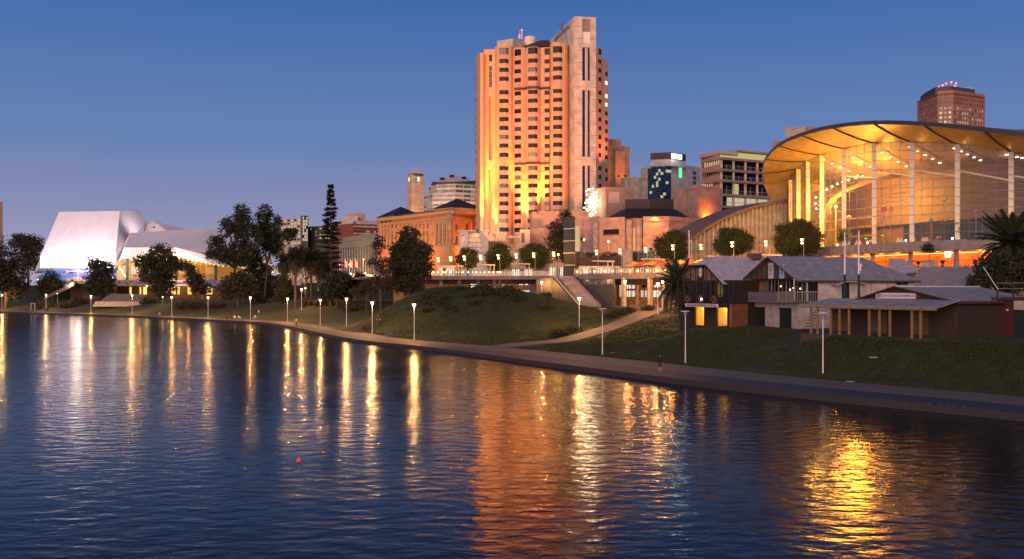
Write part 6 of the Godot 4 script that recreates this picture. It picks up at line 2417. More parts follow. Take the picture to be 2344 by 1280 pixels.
func make_clubs() -> void:
	var zinc := mat("club_zinc", 0.60, 0.55, 0.58, 0.45, "cloudy", 0.25)
	var zinc2 := mat("club_zinc_dark", 0.34, 0.345, 0.36, 0.5, "cloudy", 0.2)
	var dark := mat("club_dark", 0.022, 0.016, 0.016, 0.8, "cloudy", 0.3)
	var rose := mat("club_rose", 0.22, 0.14, 0.12, 0.85, "cloudy", 0.3)
	var orange := mat("club_orange", 0.30, 0.115, 0.06, 0.85, "cloudy", 0.3)
	var cream := mat("club_cream", 0.50, 0.43, 0.40, 0.85, "cloudy", 0.2)
	var green := mat("club_green_door", 0.008, 0.018, 0.016, 0.6, "")
	var u := Vector2(0.51, -0.86).normalized()
	var v := Vector2(0.86, 0.51).normalized()
	# --- half-timbered club
	var C := L(1655, 125)
	var A := C - u * 8.2
	var gy := 3.6
	var ey := 9.4
	var t := thing("timbered_boat_club", "half-timbered boat club with a clipped grey gable and two lit boat doors", "boat shed", V(C, gy))
	var fw := MB.new()
	var doors := []
	for q in [[1591.0, 1611.5, 741.0, 700.0], [1640.5, 1664.5, 747.0, 703.0]]:
		var p := A.lerp(C + u * 1.0, 0.5)
		doors.append([share(q[0], A, C + u * 1.8), share(q[1], A, C + u * 1.8), gy, gy + 2.35])
	var C1 := C + u * 1.8
	holes(fw, A, C1, gy - 1.0, 6.2, doors, 0.25)
	part(fw, "ground_floor_wall", dark, t)
	var uw := MB.new()
	var urects := [[0.30, 0.47, 7.55, 9.1], [0.52, 0.66, 7.3, 9.1], [0.70, 0.82, 7.3, 9.1], [0.86, 0.97, 7.3, 9.1]]
	holes(uw, A, C1, 6.2, ey, urects, 0.2)
	part(uw, "upper_wall", dark, t)
	for i in urects.size(): pane(A, C1, urects[i], 0.18, mat("club_lit", 0.3, 0.2, 0.05, 0.2, "") if i == 2 else mats.hotel_glass, t, "window", 1, mats.dark_frame)
	# side wall
	var sw := MB.new()
	sw.quad(V(C1, gy - 1), V(C1, ey), V(C1 + v * 13, ey), V(C1 + v * 13, gy - 1))
	sw.quad(V(A, gy - 1), V(A, ey), V(A + v * 13, ey), V(A + v * 13, gy - 1))
	part(sw, "side_wall", dark, t)
	var ow := MB.new()
	ow.slab(L(1675, 122.0), L(1712, 124.5), gy - 1.0, Y(697, 122.5), 0.3)
	part(ow, "orange_wall", orange, t)
	# lit boat bays behind the doors
	for q in doors:
		var p0 := A.lerp(C1, q[0])
		var p1 := A.lerp(C1, q[1])
		var bay_ := MB.new()
		var k := v * 5.0
		bay_.quad(V(p0 + v * 0.25, gy), V(p0 + v * 0.25, gy + 2.4), V(p0 + k, gy + 2.4), V(p0 + k, gy))
		bay_.quad(V(p1 + v * 0.25, gy), V(p1 + v * 0.25, gy + 2.4), V(p1 + k, gy + 2.4), V(p1 + k, gy))
		bay_.quad(V(p0 + k, gy), V(p0 + k, gy + 2.4), V(p1 + k, gy + 2.4), V(p1 + k, gy))
		bay_.quad(V(p0, gy + 0.01), V(p1, gy + 0.01), V(p1 + k, gy + 0.01), V(p0 + k, gy + 0.01))
		bay_.quad(V(p0 + v * 0.25, gy + 2.4), V(p1 + v * 0.25, gy + 2.4), V(p1 + k, gy + 2.4), V(p0 + k, gy + 2.4))
		part(bay_, "boat_bay", mat("bay_yellow", 0.62, 0.48, 0.20, 0.8, "grit", 0.3), t)
		bulb(V(p0.lerp(p1, 0.5) + v * 2.6, gy + 2.1), 17.0, Color(1.0, 0.72, 0.28), 0.15, t)
		for j in 4:
			var rk := MB.new()
			rk.slab(p0.lerp(p1, 0.15) + v * (3.2 + 0.2 * j), p0.lerp(p1, 0.95) + v * (3.2 + 0.2 * j), gy + 0.35 + 0.5 * j, gy + 0.42 + 0.5 * j, 0.4)
			part(rk, "rack_shelf", mats.dark_frame, t)
			var boat := MB.new()
			boat.tube([V(p0.lerp(p1, 0.2), gy + 0.55 + 0.5 * j) + v3(v) * 3.3, V(p0.lerp(p1, 0.5), gy + 0.58 + 0.5 * j) + v3(v) * 3.3, V(p0.lerp(p1, 0.9), gy + 0.55 + 0.5 * j) + v3(v) * 3.3], [0.05, 0.16, 0.05], 7)
			part(boat, "stored_boat", [mats.red_cloth, mats.pale_panel, mats.umbrella_yellow, mats.white_paint][j], t)
	# balcony with crossed braces and the name board
	var o := outward(A, C1)
	var b0 := A + o * 1.5
	var b1 := C1 + o * 1.5
	var bf := MB.new()
	bf.slab(b0, b1, 6.2, 6.45, 1.5)
	part(bf, "balcony_floor", dark, t)
	var nb := 8
	for i in nb:
		var p := b0.lerp(b1, float(i) / nb)
		var q := b0.lerp(b1, float(i + 1) / nb)
		var br := MB.new()
		br.tube([V(p, 6.55), V(q, 7.5)], [0.06, 0.06], 4)
		br.tube([V(p, 7.5), V(q, 6.55)], [0.06, 0.06], 4)
		part(br, "cross_brace", dark, t)
		if i % 2 == 0 and i > 1:
			var pn := MB.new()
			pn.slab(p.lerp(q, 0.1) + v * 0.1, p.lerp(q, 0.9) + v * 0.1, 6.6, 7.45, 0.03)
			part(pn, "pale_infill", rose, t)
		var po := MB.new()
		po.box(V(p, (6.4 + ey) / 2.0), Vector3(0.13, ey - 6.4, 0.13))
		part(po, "balcony_post", dark, t)
	var hr := MB.new()
	hr.tube([V(b0, 7.55), V(b1, 7.55)], [0.07, 0.07], 5)
	part(hr, "handrail", dark, t)
	var bd := MB.new()
	var s0 := b0.lerp(b1, share(1570, b0, b1))
	var s1 := b0.lerp(b1, share(1645, b0, b1))
	bd.slab(s0 + o * 0.1, s1 + o * 0.1, 6.02, 6.44, 0.08)
	var board := part(bd, "name_board", mat("board_grey", 0.52, 0.48, 0.50, 0.7, ""), t)
	lettering("ADELAIDE ROWING CLUB Inc", 0.40, V(s0.lerp(s1, 0.5) + o * 0.115, 6.23), v3((s1 - s0).normalized()), v3(o), mats.club_dark, board)
	var lamp := MB.new()
	lamp.ball(V(b0.lerp(b1, 0.60) + o * 0.12, 7.0), Vector3(0.13, 0.17, 0.13), 8)
	part(lamp, "wall_lamp", glow("club_lamp", 1.0, 0.75, 0.45, 5.0), t)
	# gable and roof
	var mid := A.lerp(C, 0.5)
	var half := (C - A).length() / 2.0
	var gm := MB.new()
	var cl := 1.55
	var cy := 11.4
	var e0 := V(A, ey)
	var e1 := V(C, ey)
	var g0 := V(mid - u * cl, cy)
	var g1 := V(mid + u * cl, cy)
	gm.quad(e0, g0, g1, e1)
	part(gm, "gable_wall", rose, t)
	for i in 7:
		var f := -0.75 + 0.25 * i
		if i == 3: continue
		var x := mid + u * half * f
		var hh := minf(cy, ey + (1.0 - absf(f)) * half / (half - cl) * (cy - ey))
		var tb := MB.new()
		tb.slab(x - u * 0.06 + o * 0.05, x + u * 0.06 + o * 0.05, ey, hh, 0.06)
		part(tb, "timber_stud", dark, t)
	var cpn := MB.new()
	cpn.slab(mid - u * 0.6 + o * 0.06, mid + u * 0.6 + o * 0.06, ey, cy, 0.08)
	part(cpn, "crest_panel", dark, t)
	var cr := MB.new()
	var cc := V(mid + o * 0.1, 10.45)
	var ux := v3(u)
	var hx := [Vector2(0, 0.68), Vector2(0.32, 0.5), Vector2(0.32, -0.4), Vector2(0, -0.68), Vector2(-0.32, -0.4), Vector2(-0.32, 0.5)]
	for i in 6:
		cr.tri(cc, cc + ux * hx[i].x + Vector3.UP * hx[i].y, cc + ux * hx[(i + 1) % 6].x + Vector3.UP * hx[(i + 1) % 6].y)
	part(cr, "crest_shield", mat("crest_pale", 0.6, 0.48, 0.48, 0.7, ""), t)
	lettering("A R C", 0.3, cc + v3(o) * 0.03, ux, v3(o), mat("crest_red", 0.35, 0.06, 0.07, 0.7, ""), t)
	var ry := 12.5
	var rs := V(mid + v * 2.3, ry)
	var re := V(mid + v * 14.0, ry)
	var ov := 0.6
	var slope := (ry - ey) / half
	var er := V(C + u * ov - v * 0.6, ey - slope * ov)
	var er2 := V(C + u * ov + v * 14.0, ey - slope * ov)
	var el := V(A - u * ov - v * 0.6, ey - slope * ov)
	var el2 := V(A - u * ov + v * 14.0, ey - slope * ov)
	var h0 := V(mid - u * cl - v * 0.6, cy)
	var h1 := V(mid + u * cl - v * 0.6, cy)
	var rf := MB.new()
	rf.quad(er, h1, rs, rs); rf.quad(er, rs, re, er2)
	part(rf, "roof_slope", zinc, t)
	var rf2 := MB.new()
	rf2.quad(el, h0, rs, rs); rf2.quad(el, rs, re, el2)
	part(rf2, "roof_slope", zinc, t)
	var rf3 := MB.new()
	rf3.tri(h0, rs, h1)
	part(rf3, "roof_clip", zinc, t)
	for q in [[er, h1], [el, h0], [h0, h1], [er, er2]]:
		var bb := MB.new()
		bb.tube([q[0] - Vector3(0, 0.12, 0), q[1] - Vector3(0, 0.12, 0)], [0.13, 0.13], 4)
		part(bb, "barge_board", dark, t)
	var rg := MB.new()
	rg.tube([h1, rs, re], [0.05, 0.06, 0.06], 5)
	part(rg, "ridge_cap", zinc, t)
	for k in 15:
		var seam := MB.new()
		var f := (k + 0.5) / 15.0
		seam.tube([er.lerp(er2, f) + Vector3(0, 0.02, 0), (h1.lerp(rs, f * 6.0) if f < 0.166 else rs.lerp(re, (f - 0.166) / 0.834)) + Vector3(0, 0.02, 0)], [0.022, 0.022], 3, false)
		part(seam, "roof_seam", zinc, t)
	var gut := MB.new()
	gut.tube([er + Vector3(0, -0.05, 0) + v3(u) * 0.06, er2 + Vector3(0, -0.05, 0) + v3(u) * 0.06], [0.07, 0.07], 6)
	part(gut, "gutter", mats.pole_steel, t)
	var ac := MB.new()
	ac.box(V(mid + v * 9.0 + u * 0.4, ry + 0.15), Vector3(1.5, 0.75, 1.2), 0.5)
	part(ac, "roof_unit", mats.brown_roof, t)

	# --- white club with the balcony
	var A2 := L(1711, 127)
	var C2 := L(1832, 116)
	var u2 := (C2 - A2).normalized()
	var o2 := outward(A2, C2)
	var v2 := -o2
	var g2 := 3.4
	var fy := 6.9
	var e2 := 9.55
	var w := thing("white_boat_club", "cream two-storey boat club with a long balcony and two dark green roller doors", "boat shed", V(C2, g2))
	var lw := MB.new()
	var rd := []
	for q in [[1723.0, 1751.5, 705.0], [1781.0, 1812.0, 707.0]]:
		rd.append([share(q[0], A2, C2), share(q[1], A2, C2), g2, 6.05])
	holes(lw, A2, C2, g2 - 1.0, fy, rd, 0.25)
	var E2 := C2 + v2 * 16.0
	lw.quad(V(C2, g2 - 1), V(C2, fy), V(E2, fy), V(E2, g2 - 1))
	lw.quad(V(A2, g2 - 1), V(A2, e2), V(A2 + v2 * 12, e2), V(A2 + v2 * 12, g2 - 1))
	part(lw, "ground_floor_wall", cream, w)
	for q in rd:
		var dr := pane(A2, C2, q, 0.22, green, w, "roller_door")
		var rb := MB.new()
		for k in 9:
			var yy: float = lerpf(q[2], q[3], (k + 0.5) / 9.0)
			rb.slab(A2.lerp(C2, q[0]) + v2 * 0.16, A2.lerp(C2, q[1]) + v2 * 0.16, yy, yy + 0.05, 0.05)
		part(rb, "door_rib", green, dr)
	var k2 := v2 * 2.4
	var upw := MB.new()
	upw.quad(V(C2 + k2, fy), V(C2 + k2, e2), V(E2, e2), V(E2, fy))
	part(upw, "upper_side_wall", mat("club_white", 0.64, 0.56, 0.51, 0.85, "cloudy", 0.2), w)
	# recessed glazed front behind the balcony
	var f0 := A2 + v2 * 0.8
	var f1 := C2 + v2 * 0.8
	var gz := [[0.30, 0.42, fy + 0.1, e2 - 0.15], [0.43, 0.56, fy + 0.1, e2 - 0.15], [0.57, 0.70, fy + 0.1, e2 - 0.15], [0.71, 0.84, fy + 0.1, e2 - 0.15], [0.85, 0.985, fy + 0.1, e2 - 0.15]]
	var uf := MB.new()
	holes(uf, f0, f1, fy, e2, gz, 0.15)
	part(uf, "upper_front_wall", mat("club_olive", 0.16, 0.13, 0.085, 0.85, "cloudy", 0.3), w)
	for q in gz: pane(f0, f1, q, 0.12, mats.hotel_glass, w, "window", 1, mats.pole_steel)
	var opn := MB.new()
	opn.slab(f0.lerp(f1, 0.07) - v2 * 0.08, f0.lerp(f1, 0.22) - v2 * 0.08, fy + 0.1, e2 - 0.4, 0.06)
	part(opn, "orange_panel", orange, w)
	var cg := MB.new()
	cg.quad(V(C2 + v2 * 0.8, fy), V(C2 + v2 * 0.8, e2), V(C2 + k2 + u2 * 0.01, e2), V(C2 + k2, fy))
	part(cg, "corner_window", mats.hotel_glass, w)
	for q in [0.55, 0.72, 0.78, 0.90]:
		var lb := MB.new()
		lb.ball(V(f0.lerp(f1, q) - v2 * 0.02, fy + 1.3 + 0.5 * fmod(q * 7.0, 1.0)), Vector3(0.08, 0.1, 0.08), 6)
		part(lb, "room_lamp", mats.club_lamp, w)
	var bf2 := MB.new()
	bf2.slab(A2 - v2 * 1.1 - u2 * 0.4, C2 - v2 * 1.1 + u2 * 0.3, fy - 0.22, fy, 1.9)
	bf2.slab(C2 - v2 * 1.1 + u2 * 0.3, C2 + v2 * 2.4 + u2 * 0.3, fy - 0.22, fy, 0.3)
	part(bf2, "balcony_floor", mat("balcony_grey", 0.22, 0.19, 0.2, 0.8, "cloudy", 0.4), w)
	var sc := MB.new()
	sc.slab(A2 - v2 * 1.1 - u2 * 0.4, C2 - v2 * 1.1 - u2 * 3.0, fy + 0.05, fy + 1.05, 0.04)
	part(sc, "balcony_screen", mat("screen_grey", 0.19, 0.165, 0.19, 0.6, "cloudy", 0.5), w)
	for i in 16:
		var bar := MB.new()
		var p := (C2 - v2 * 1.1 - u2 * 3.0).lerp(C2 - v2 * 1.1 + u2 * 0.3, i / 15.0)
		bar.tube([V(p, fy), V(p, fy + 1.05)], [0.025, 0.025], 4)
		part(bar, "baluster", mats.pole_steel, w)
	for i in 14:
		var bar := MB.new()
		var p := (C2 - v2 * 1.1 + u2 * 0.3).lerp(C2 + v2 * 2.4 + u2 * 0.3, i / 14.0)
		bar.tube([V(p, fy), V(p, fy + 1.05)], [0.025, 0.025], 4)
		part(bar, "baluster", mats.pole_steel, w)
	var hr2 := MB.new()
	hr2.tube([V(A2 - v2 * 1.1 - u2 * 0.4, fy + 1.08), V(C2 - v2 * 1.1 + u2 * 0.3, fy + 1.08), V(C2 + v2 * 2.4 + u2 * 0.3, fy + 1.08)], [0.045, 0.045, 0.045], 5)
	part(hr2, "handrail", mats.pole_steel, w)
	for q in [A2 - v2 * 0.9 + u2 * 0.2, C2 - v2 * 0.9 + u2 * 0.1, C2 + v2 * 0.8 + u2 * 0.2]:
		var po := MB.new()
		po.box(V(q, (fy + e2) / 2.0), Vector3(0.14, e2 - fy, 0.14))
		part(po, "balcony_post", mats.pole_steel, w)
	# gable, banners, roof
	var m2 := A2.lerp(C2, 0.49)
	var hf := (C2 - A2).length() / 2.0
	var ry2 := 12.3
	var gw := MB.new()
	gw.tri(V(A2, e2), V(m2, ry2 - 0.1), V(C2, e2))
	part(gw, "gable_wall", mat("gable_brown", 0.11, 0.08, 0.065, 0.85, "cloudy", 0.4), w)
	for i in 9:
		var f := -0.8 + 0.2 * i
		var x := m2 + u2 * hf * f
		var tb := MB.new()
		tb.slab(x - u2 * 0.05 + o2 * 0.05, x + u2 * 0.05 + o2 * 0.05, e2, e2 + (1.0 - absf(f)) * (ry2 - e2) - 0.1, 0.06)
		part(tb, "timber_stud", dark, w)
	for q in [[1766.5, 1.95, 0], [1791.5, 1.7, 1]]:
		var x := A2.lerp(C2, share(q[0], A2, C2)) + o2 * 0.12
		var bn := MB.new()
		bn.slab(x - u2 * 0.52, x + u2 * 0.52, e2 + 0.02, e2 + q[1], 0.04)
		var bnp := part(bn, "gable_banner", mat("banner_white" if q[2] == 0 else "banner_blue", 0.58 if q[2] == 0 else 0.36, 0.56 if q[2] == 0 else 0.48, 0.58, 0.8, ""), w)
		var em := MB.new()
		var c := V(x + o2 * 0.03, e2 + 1.25)
		for k in 10:
			var a0 := TAU * k / 10.0
			var a1 := TAU * (k + 1) / 10.0
			em.quad(c + (v3(u2) * cos(a0) + Vector3.UP * sin(a0) * 1.3) * 0.16, c + (v3(u2) * cos(a0) + Vector3.UP * sin(a0) * 1.3) * 0.3, c + (v3(u2) * cos(a1) + Vector3.UP * sin(a1) * 1.3) * 0.3, c + (v3(u2) * cos(a1) + Vector3.UP * sin(a1) * 1.3) * 0.16)
		em.obox(c - Vector3(0, 0.7, 0), Basis(v3(u2), Vector3.UP, v3(o2)), Vector3(0.08, 0.55, 0.01))
		em.obox(c - Vector3(0, 0.62, 0), Basis(v3(u2), Vector3.UP, v3(o2)), Vector3(0.6, 0.07, 0.01))
		part(em, "banner_emblem", mat("emblem_grey", 0.10, 0.10, 0.13, 0.8, ""), bnp)
	var sl2 := (ry2 - e2) / hf
	var vb := v2 * 16.6
	var p_r := V(C2 + u2 * 0.5 - v2 * 0.7, e2 - sl2 * 0.5)
	var p_r2 := V(C2 + u2 * 0.5 + vb, e2 - sl2 * 0.5)
	var p_l := V(A2 - u2 * 0.5 - v2 * 0.7, e2 - sl2 * 0.5)
	var p_l2 := V(A2 - u2 * 0.5 + vb, e2 - sl2 * 0.5)
	var q_a := V(m2 - v2 * 0.7, ry2)
	var q_b := V(m2 + v2 * 12.8, ry2)
	var r1 := MB.new()
	r1.quad(p_r, q_a, q_b, p_r2)
	part(r1, "roof_slope", zinc2, w)
	var r2 := MB.new()
	r2.quad(p_l, q_a, q_b, p_l2); r2.tri(p_r2, q_b, p_l2)
	part(r2, "roof_slope", zinc2, w)
	for q in [[p_r, q_a], [p_l, q_a], [p_r, p_r2]]:
		var bb := MB.new()
		bb.tube([q[0] - Vector3(0, 0.1, 0), q[1] - Vector3(0, 0.1, 0)], [0.12, 0.12], 4)
		part(bb, "barge_board", mats.gable_brown, w)
	for k in 22:
		var seam := MB.new()
		var f := (k + 0.5) / 22.0
		seam.tube([p_r.lerp(p_r2, f) + Vector3(0, 0.02, 0), q_a.lerp(q_b, minf(1.0, f * 1.28)) + Vector3(0, 0.02, 0)], [0.025, 0.025], 3, false)
		part(seam, "roof_seam", zinc2, w)
	# side details: curved awning, door, windows, vent
	var side := func(px: float) -> float: return share(px, C2, E2)
	var aw := MB.new()
	for i in 8:
		var f0a: float = lerpf(side.call(1901), side.call(1977), i / 8.0)
		var f1a: float = lerpf(side.call(1901), side.call(1977), (i + 1) / 8.0)
		var ya := e2 - 0.75 + 0.45 * sin(PI * i / 8.0)
		var yb := e2 - 0.75 + 0.45 * sin(PI * (i + 1) / 8.0)
		var p := C2.lerp(E2, f0a)
		var q := C2.lerp(E2, f1a)
		aw.quad(V(p, ya), V(q, yb), V(q + u2 * 1.0, yb), V(p + u2 * 1.0, ya))
		aw.quad(V(p + u2 * 1.0, ya), V(q + u2 * 1.0, yb), V(q + u2 * 1.0, yb - 0.1), V(p + u2 * 1.0, ya - 0.1))
	part(aw, "curved_awning", zinc, w)
	var dd := MB.new()
	proud(dd, C2, E2, side.call(1927), side.call(1944), fy, e2 - 0.45, 0.05)
	part(dd, "green_door", green, w)
	for q in [[2053.0, 2064.0], [2066.0, 2079.0]]:
		var wn := MB.new()
		proud(wn, C2, E2, side.call(q[0]), side.call(q[1]), e2 - 0.75, e2 - 0.2, 0.04)
		part(wn, "window", mats.hotel_glass, w)
	for px in [2030.0, 1993.0]:
		var dp := MB.new()
		var p: Vector2 = C2.lerp(E2, side.call(px)) + u2 * 0.06
		dp.tube([V(p, fy), V(p, e2)], [0.04, 0.04], 5)
		part(dp, "downpipe", mats.rose_pipe if mats.has("rose_pipe") else mat("rose_pipe", 0.3, 0.2, 0.16, 0.8, ""), w)
	var vt := MB.new()
	vt.lathe(p_r.lerp(q_b, 0.42) + v3(v2) * 5.0, [Vector2(0.12, -0.3), Vector2(0.12, 0.5), Vector2(0.2, 0.5), Vector2(0.2, 0.75), Vector2(0, 0.8)], 8)
	part(vt, "roof_vent", mats.pale_panel, w)
	var stx := MB.new()
	for k in 10:
		stx.box(V(L(1846 + 4.0 * k, 112.5), 3.8 + 0.3 * k), Vector3(0.5, 0.08, 1.0), 0.2)
	part(stx, "outside_steps", mats.dark_frame, w)

	# --- brown brick shed with the verandah
	var P0 := Vector2(29.3, 97.8)
	var P1 := Vector2(36.2, 86.2)
	var us := (P1 - P0).normalized()
	var vs := Vector2(-us.y, us.x)
	if vs.x < 0: vs = -vs
	var sy := 3.95
	var s := thing("verandah_shed", "low brown brick boat shed with a tan-posted verandah and a white name board", "boat shed", V(P1, sy))
	var brick := mat("shed_brick", 0.052, 0.030, 0.025, 0.85, "grit", 0.4)
	var W0 := P0 + vs * 3.0 + us * 1.0
	var W1 := P1 + vs * 3.0 + us * 0.6
	var bw := MB.new()
	bw.quad(V(W0, sy - 1), V(W0, 7.35), V(W1, 7.35), V(W1, sy - 1))
	bw.quad(V(W1, sy - 1), V(W1, 7.3), V(W1 + vs * 12, 7.3), V(W1 + vs * 12, sy - 1))
	bw.quad(V(W0, sy - 1), V(W0, 7.3), V(W0 + vs * 12, 7.3), V(W0 + vs * 12, sy - 1))
	var gt := share(2052.5, W0, W1)
	var gl := share(1962, W0, W1)
	var apx := W0.lerp(W1, gt)
	bw.tri(V(W0.lerp(W1, gl), 7.3), V(apx, 8.5), V(W1 + us * 0.05, 7.25))
	part(bw, "brick_wall", brick, s)
	for q in [[1906.0, 1941.0], [1994.0, 2031.0], [2092.0, 2126.0]]:
		var dr := MB.new()
		proud(dr, W0, W1, share(q[0], W0, W1), share(q[1], W0, W1), sy + 0.25, sy + 2.6, 0.06)
		part(dr, "tan_door", mat("tan_door", 0.14, 0.08, 0.03, 0.8, "cloudy", 0.5), s)
	var vr := MB.new()
	var f_a := P0 - us * 1.0 - vs * 0.35
	var f_b := P1 + us * 0.9 - vs * 0.35
	vr.hexa([V(f_a, 6.66), V(f_b, 6.66), V(W1 + us * 0.2, 7.3), V(W0 - us * 1.2, 7.3)], [V(f_a, 6.76), V(f_b, 6.76), V(W1 + us * 0.2, 7.42), V(W0 - us * 1.2, 7.42)])
	part(vr, "verandah_roof", zinc2, s)
	var vf := MB.new()
	vf.slab(f_a - vs * 0.04, f_b - vs * 0.04, 6.50, 6.70, 0.08)
	part(vf, "verandah_fascia", mat("tan_post", 0.32, 0.19, 0.085, 0.8, "cloudy", 0.6), s)
	for px in [1857.0, 1872.0, 1902.0, 1922.0, 1944.0, 1990.0, 2013.5, 2037.5, 2088.0, 2108.0]:
		var p := P0.lerp(P1, share(px, P0, P1))
		var po := MB.new()
		po.box(V(p, (sy + 6.6) / 2.0), Vector3(0.17, 6.6 - sy, 0.17), 0.53)
		part(po, "verandah_post", mats.tan_post, s)
	var fl := MB.new()
	fl.prism([P0 - us * 0.8 - vs * 0.5, P1 + us * 0.8 - vs * 0.5, W1, W0], sy - 1.2, sy + 0.02)
	part(fl, "verandah_floor", mat("shed_floor", 0.10, 0.075, 0.065, 0.85, "grit", 0.5), s)
	var rs0 := V(apx - vs * 0.3, 8.56)
	var rs1 := V(apx + vs * 12.5, 8.56)
	var rr := MB.new()
	rr.quad(V(W1 + us * 0.35 - vs * 0.3, 7.12), rs0, rs1, V(W1 + us * 0.35 + vs * 12.5, 7.12))
	part(rr, "roof_slope", zinc2, s)
	var rr2 := MB.new()
	var wl := W0.lerp(W1, gl)
	rr2.quad(V(wl - us * 0.3 - vs * 0.3, 7.2), rs0, rs1, V(wl - us * 0.3 + vs * 12.5, 7.2))
	rr2.quad(V(wl - us * 0.3, 7.2), V(W0 - us * 0.3, 7.25), V(W0 - us * 0.3 + vs * 12, 7.25), V(wl - us * 0.3 + vs * 12.5, 7.2))
	part(rr2, "roof_slope", zinc2, s)
	for q in [[V(W1 + us * 0.35 - vs * 0.32, 7.12), rs0], [V(wl - us * 0.3 - vs * 0.32, 7.2), rs0], [V(W1 + us * 0.35 - vs * 0.3, 7.1), V(W1 + us * 0.35 + vs * 12.5, 7.1)]]:
		var bb := MB.new()
		bb.tube([q[0], q[1]], [0.09, 0.09], 4)
		part(bb, "barge_board", mat("barge_red", 0.06, 0.014, 0.014, 0.8, ""), s)
	for k in 13:
		var seam := MB.new()
		var f := (k + 0.5) / 13.0
		seam.tube([V(W1 + us * 0.35 - vs * 0.3, 7.12).lerp(V(W1 + us * 0.35 + vs * 12.5, 7.12), f) + Vector3(0, 0.02, 0), rs0.lerp(rs1, f) + Vector3(0, 0.02, 0)], [0.022, 0.022], 3, false)
		part(seam, "roof_seam", zinc2, s)
	for k in 16:
		var seam := MB.new()
		var f := (k + 0.5) / 16.0
		seam.tube([V(f_a.lerp(f_b, f), 6.78), V((W0 - us * 1.2).lerp(W1 + us * 0.2, f), 7.44)], [0.02, 0.02], 3, false)
		part(seam, "roof_seam", zinc2, s)
	var rc := MB.new()
	rc.tube([rs0, rs1], [0.07, 0.07], 5)
	part(rc, "ridge_cap", mats.pale_panel, s)
	var os := outward(W0, W1)
	var n0 := W0.lerp(W1, share(2007, W0, W1)) + os * 0.12
	var n1 := W0.lerp(W1, share(2098, W0, W1)) + os * 0.12
	var nbd := MB.new()
	nbd.slab(n0, n1, 7.45, 7.98, 0.06)
	var nb2 := part(nbd, "name_board", mat("board_white", 0.58, 0.52, 0.58, 0.7, ""), s)
	lettering("SCOTCH COLLEGE ROWING CLUB", 0.30, V(n0.lerp(n1, 0.56) + os * 0.02, 7.715), v3((n1 - n0).normalized()), v3(os), mat("board_ink", 0.16, 0.13, 0.19, 0.7, ""), nb2)
	var em := MB.new()
	var ec := V(n0.lerp(n1, 0.075) + os * 0.02, 7.715)
	for k in 12:
		var a0 := TAU * k / 12.0
		var a1 := TAU * (k + 1) / 12.0
		em.quad(ec + (v3(us) * cos(a0) + Vector3.UP * sin(a0)) * 0.15, ec + (v3(us) * cos(a0) + Vector3.UP * sin(a0)) * 0.2, ec + (v3(us) * cos(a1) + Vector3.UP * sin(a1)) * 0.2, ec + (v3(us) * cos(a1) + Vector3.UP * sin(a1)) * 0.15)
	em.obox(ec, Basis(v3(us), Vector3.UP, v3(os)), Vector3(0.05, 0.26, 0.008))
	em.obox(ec, Basis(v3(us), Vector3.UP, v3(os)), Vector3(0.24, 0.05, 0.008))
	part(em, "board_crest", mats.board_ink, nb2)

	# grey-roofed shed behind
	var gs := thing("grey_roof_shed", "plain shed with a wide grey roof between the clubs and the hall terrace", "boat shed", P(2150, 690, 128))
	var g1m := MB.new()
	var ga := L(2075, 131)
	var gb := L(2215, 121)
	var gd := Vector2(5.5, 9.0)
	g1m.quad(V(ga, 8.0), V(ga + gd, Y(612, 141)), V(gb + gd, Y(613, 131)), V(gb, 8.4))
	g1m.quad(V(ga + gd, Y(612, 141)), V(ga + gd * 2, 8.0), V(gb + gd * 2, 8.0), V(gb + gd, Y(613, 131)))
	part(g1m, "roof", zinc2, gs)
	var g2m := MB.new()
	g2m.slab(ga + Vector2(0.3, 0.4), gb + Vector2(0.3, 0.4), 3.0, 8.1, 8.0)
	part(g2m, "wall", brick, gs)
	var g3m := MB.new()
	g3m.quad(V(L(2025, 134), 9.4), V(L(2036, 140), Y(592, 140)), V(L(2066, 142), Y(592, 142)), V(L(2110, 138), Y(616, 138)))
	part(g3m, "side_roof", zinc, gs)

	# red brick shed at the right
	var rb0 := L(2277, 91)
	var rb1 := rb0 + us * 14.0
	var rbo := thing("red_brick_shed", "dark red brick shed with a green door and a railed flat roof", "boat shed", V(rb0, 3.9))
	var red := mat("shed_red", 0.075, 0.013, 0.014, 0.85, "grit", 0.5)
	var rm := MB.new()
	rm.prism([rb0, rb1, rb1 + vs * 10, rb0 + vs * 10], 2.8, 7.35)
	part(rm, "brick_wall", red, rbo)
	var rp := MB.new()
	rp.prism([rb0 - us * 0.2 - vs * 0.2, rb1 - vs * 0.2, rb1 + vs * 10, rb0 - us * 0.2 + vs * 10], 7.35, 7.6)
	part(rp, "parapet", mat("parapet_dark", 0.045, 0.02, 0.02, 0.8, ""), rbo)
	var gd2 := MB.new()
	proud(gd2, rb0, rb1, share(2324, rb0, rb1), 0.8, 3.9, 6.45, 0.06)
	part(gd2, "green_door", green, rbo)
	var cp := MB.new()
	proud(cp, rb0, rb1, share(2322, rb0, rb1), 0.8, 6.5, 7.33, 0.08)
	part(cp, "cream_lintel", cream, rbo)
	var pl := MB.new()
	proud(pl, rb0, rb1, share(2304, rb0, rb1), share(2309, rb0, rb1), 6.4, 6.55, 0.05)
	part(pl, "small_plate", mats.white_paint, rbo)
	for k in 9:
		var p := rb0.lerp(rb1, 0.02 + 0.11 * k)
		var po := MB.new()
		po.box(V(p, 8.35), Vector3(0.12, 1.5, 0.12))
		part(po, "rail_post", green, rbo)
		if k < 8:
			var wi := MB.new()
			var q := rb0.lerp(rb1, 0.02 + 0.11 * (k + 1))
			for j in 3:
				wi.tube([V(p, 7.9 + 0.5 * j), V(q, 7.9 + 0.5 * j)], [0.025, 0.025], 4, false)
			part(wi, "rail_wire", mats.pole_steel, rbo)
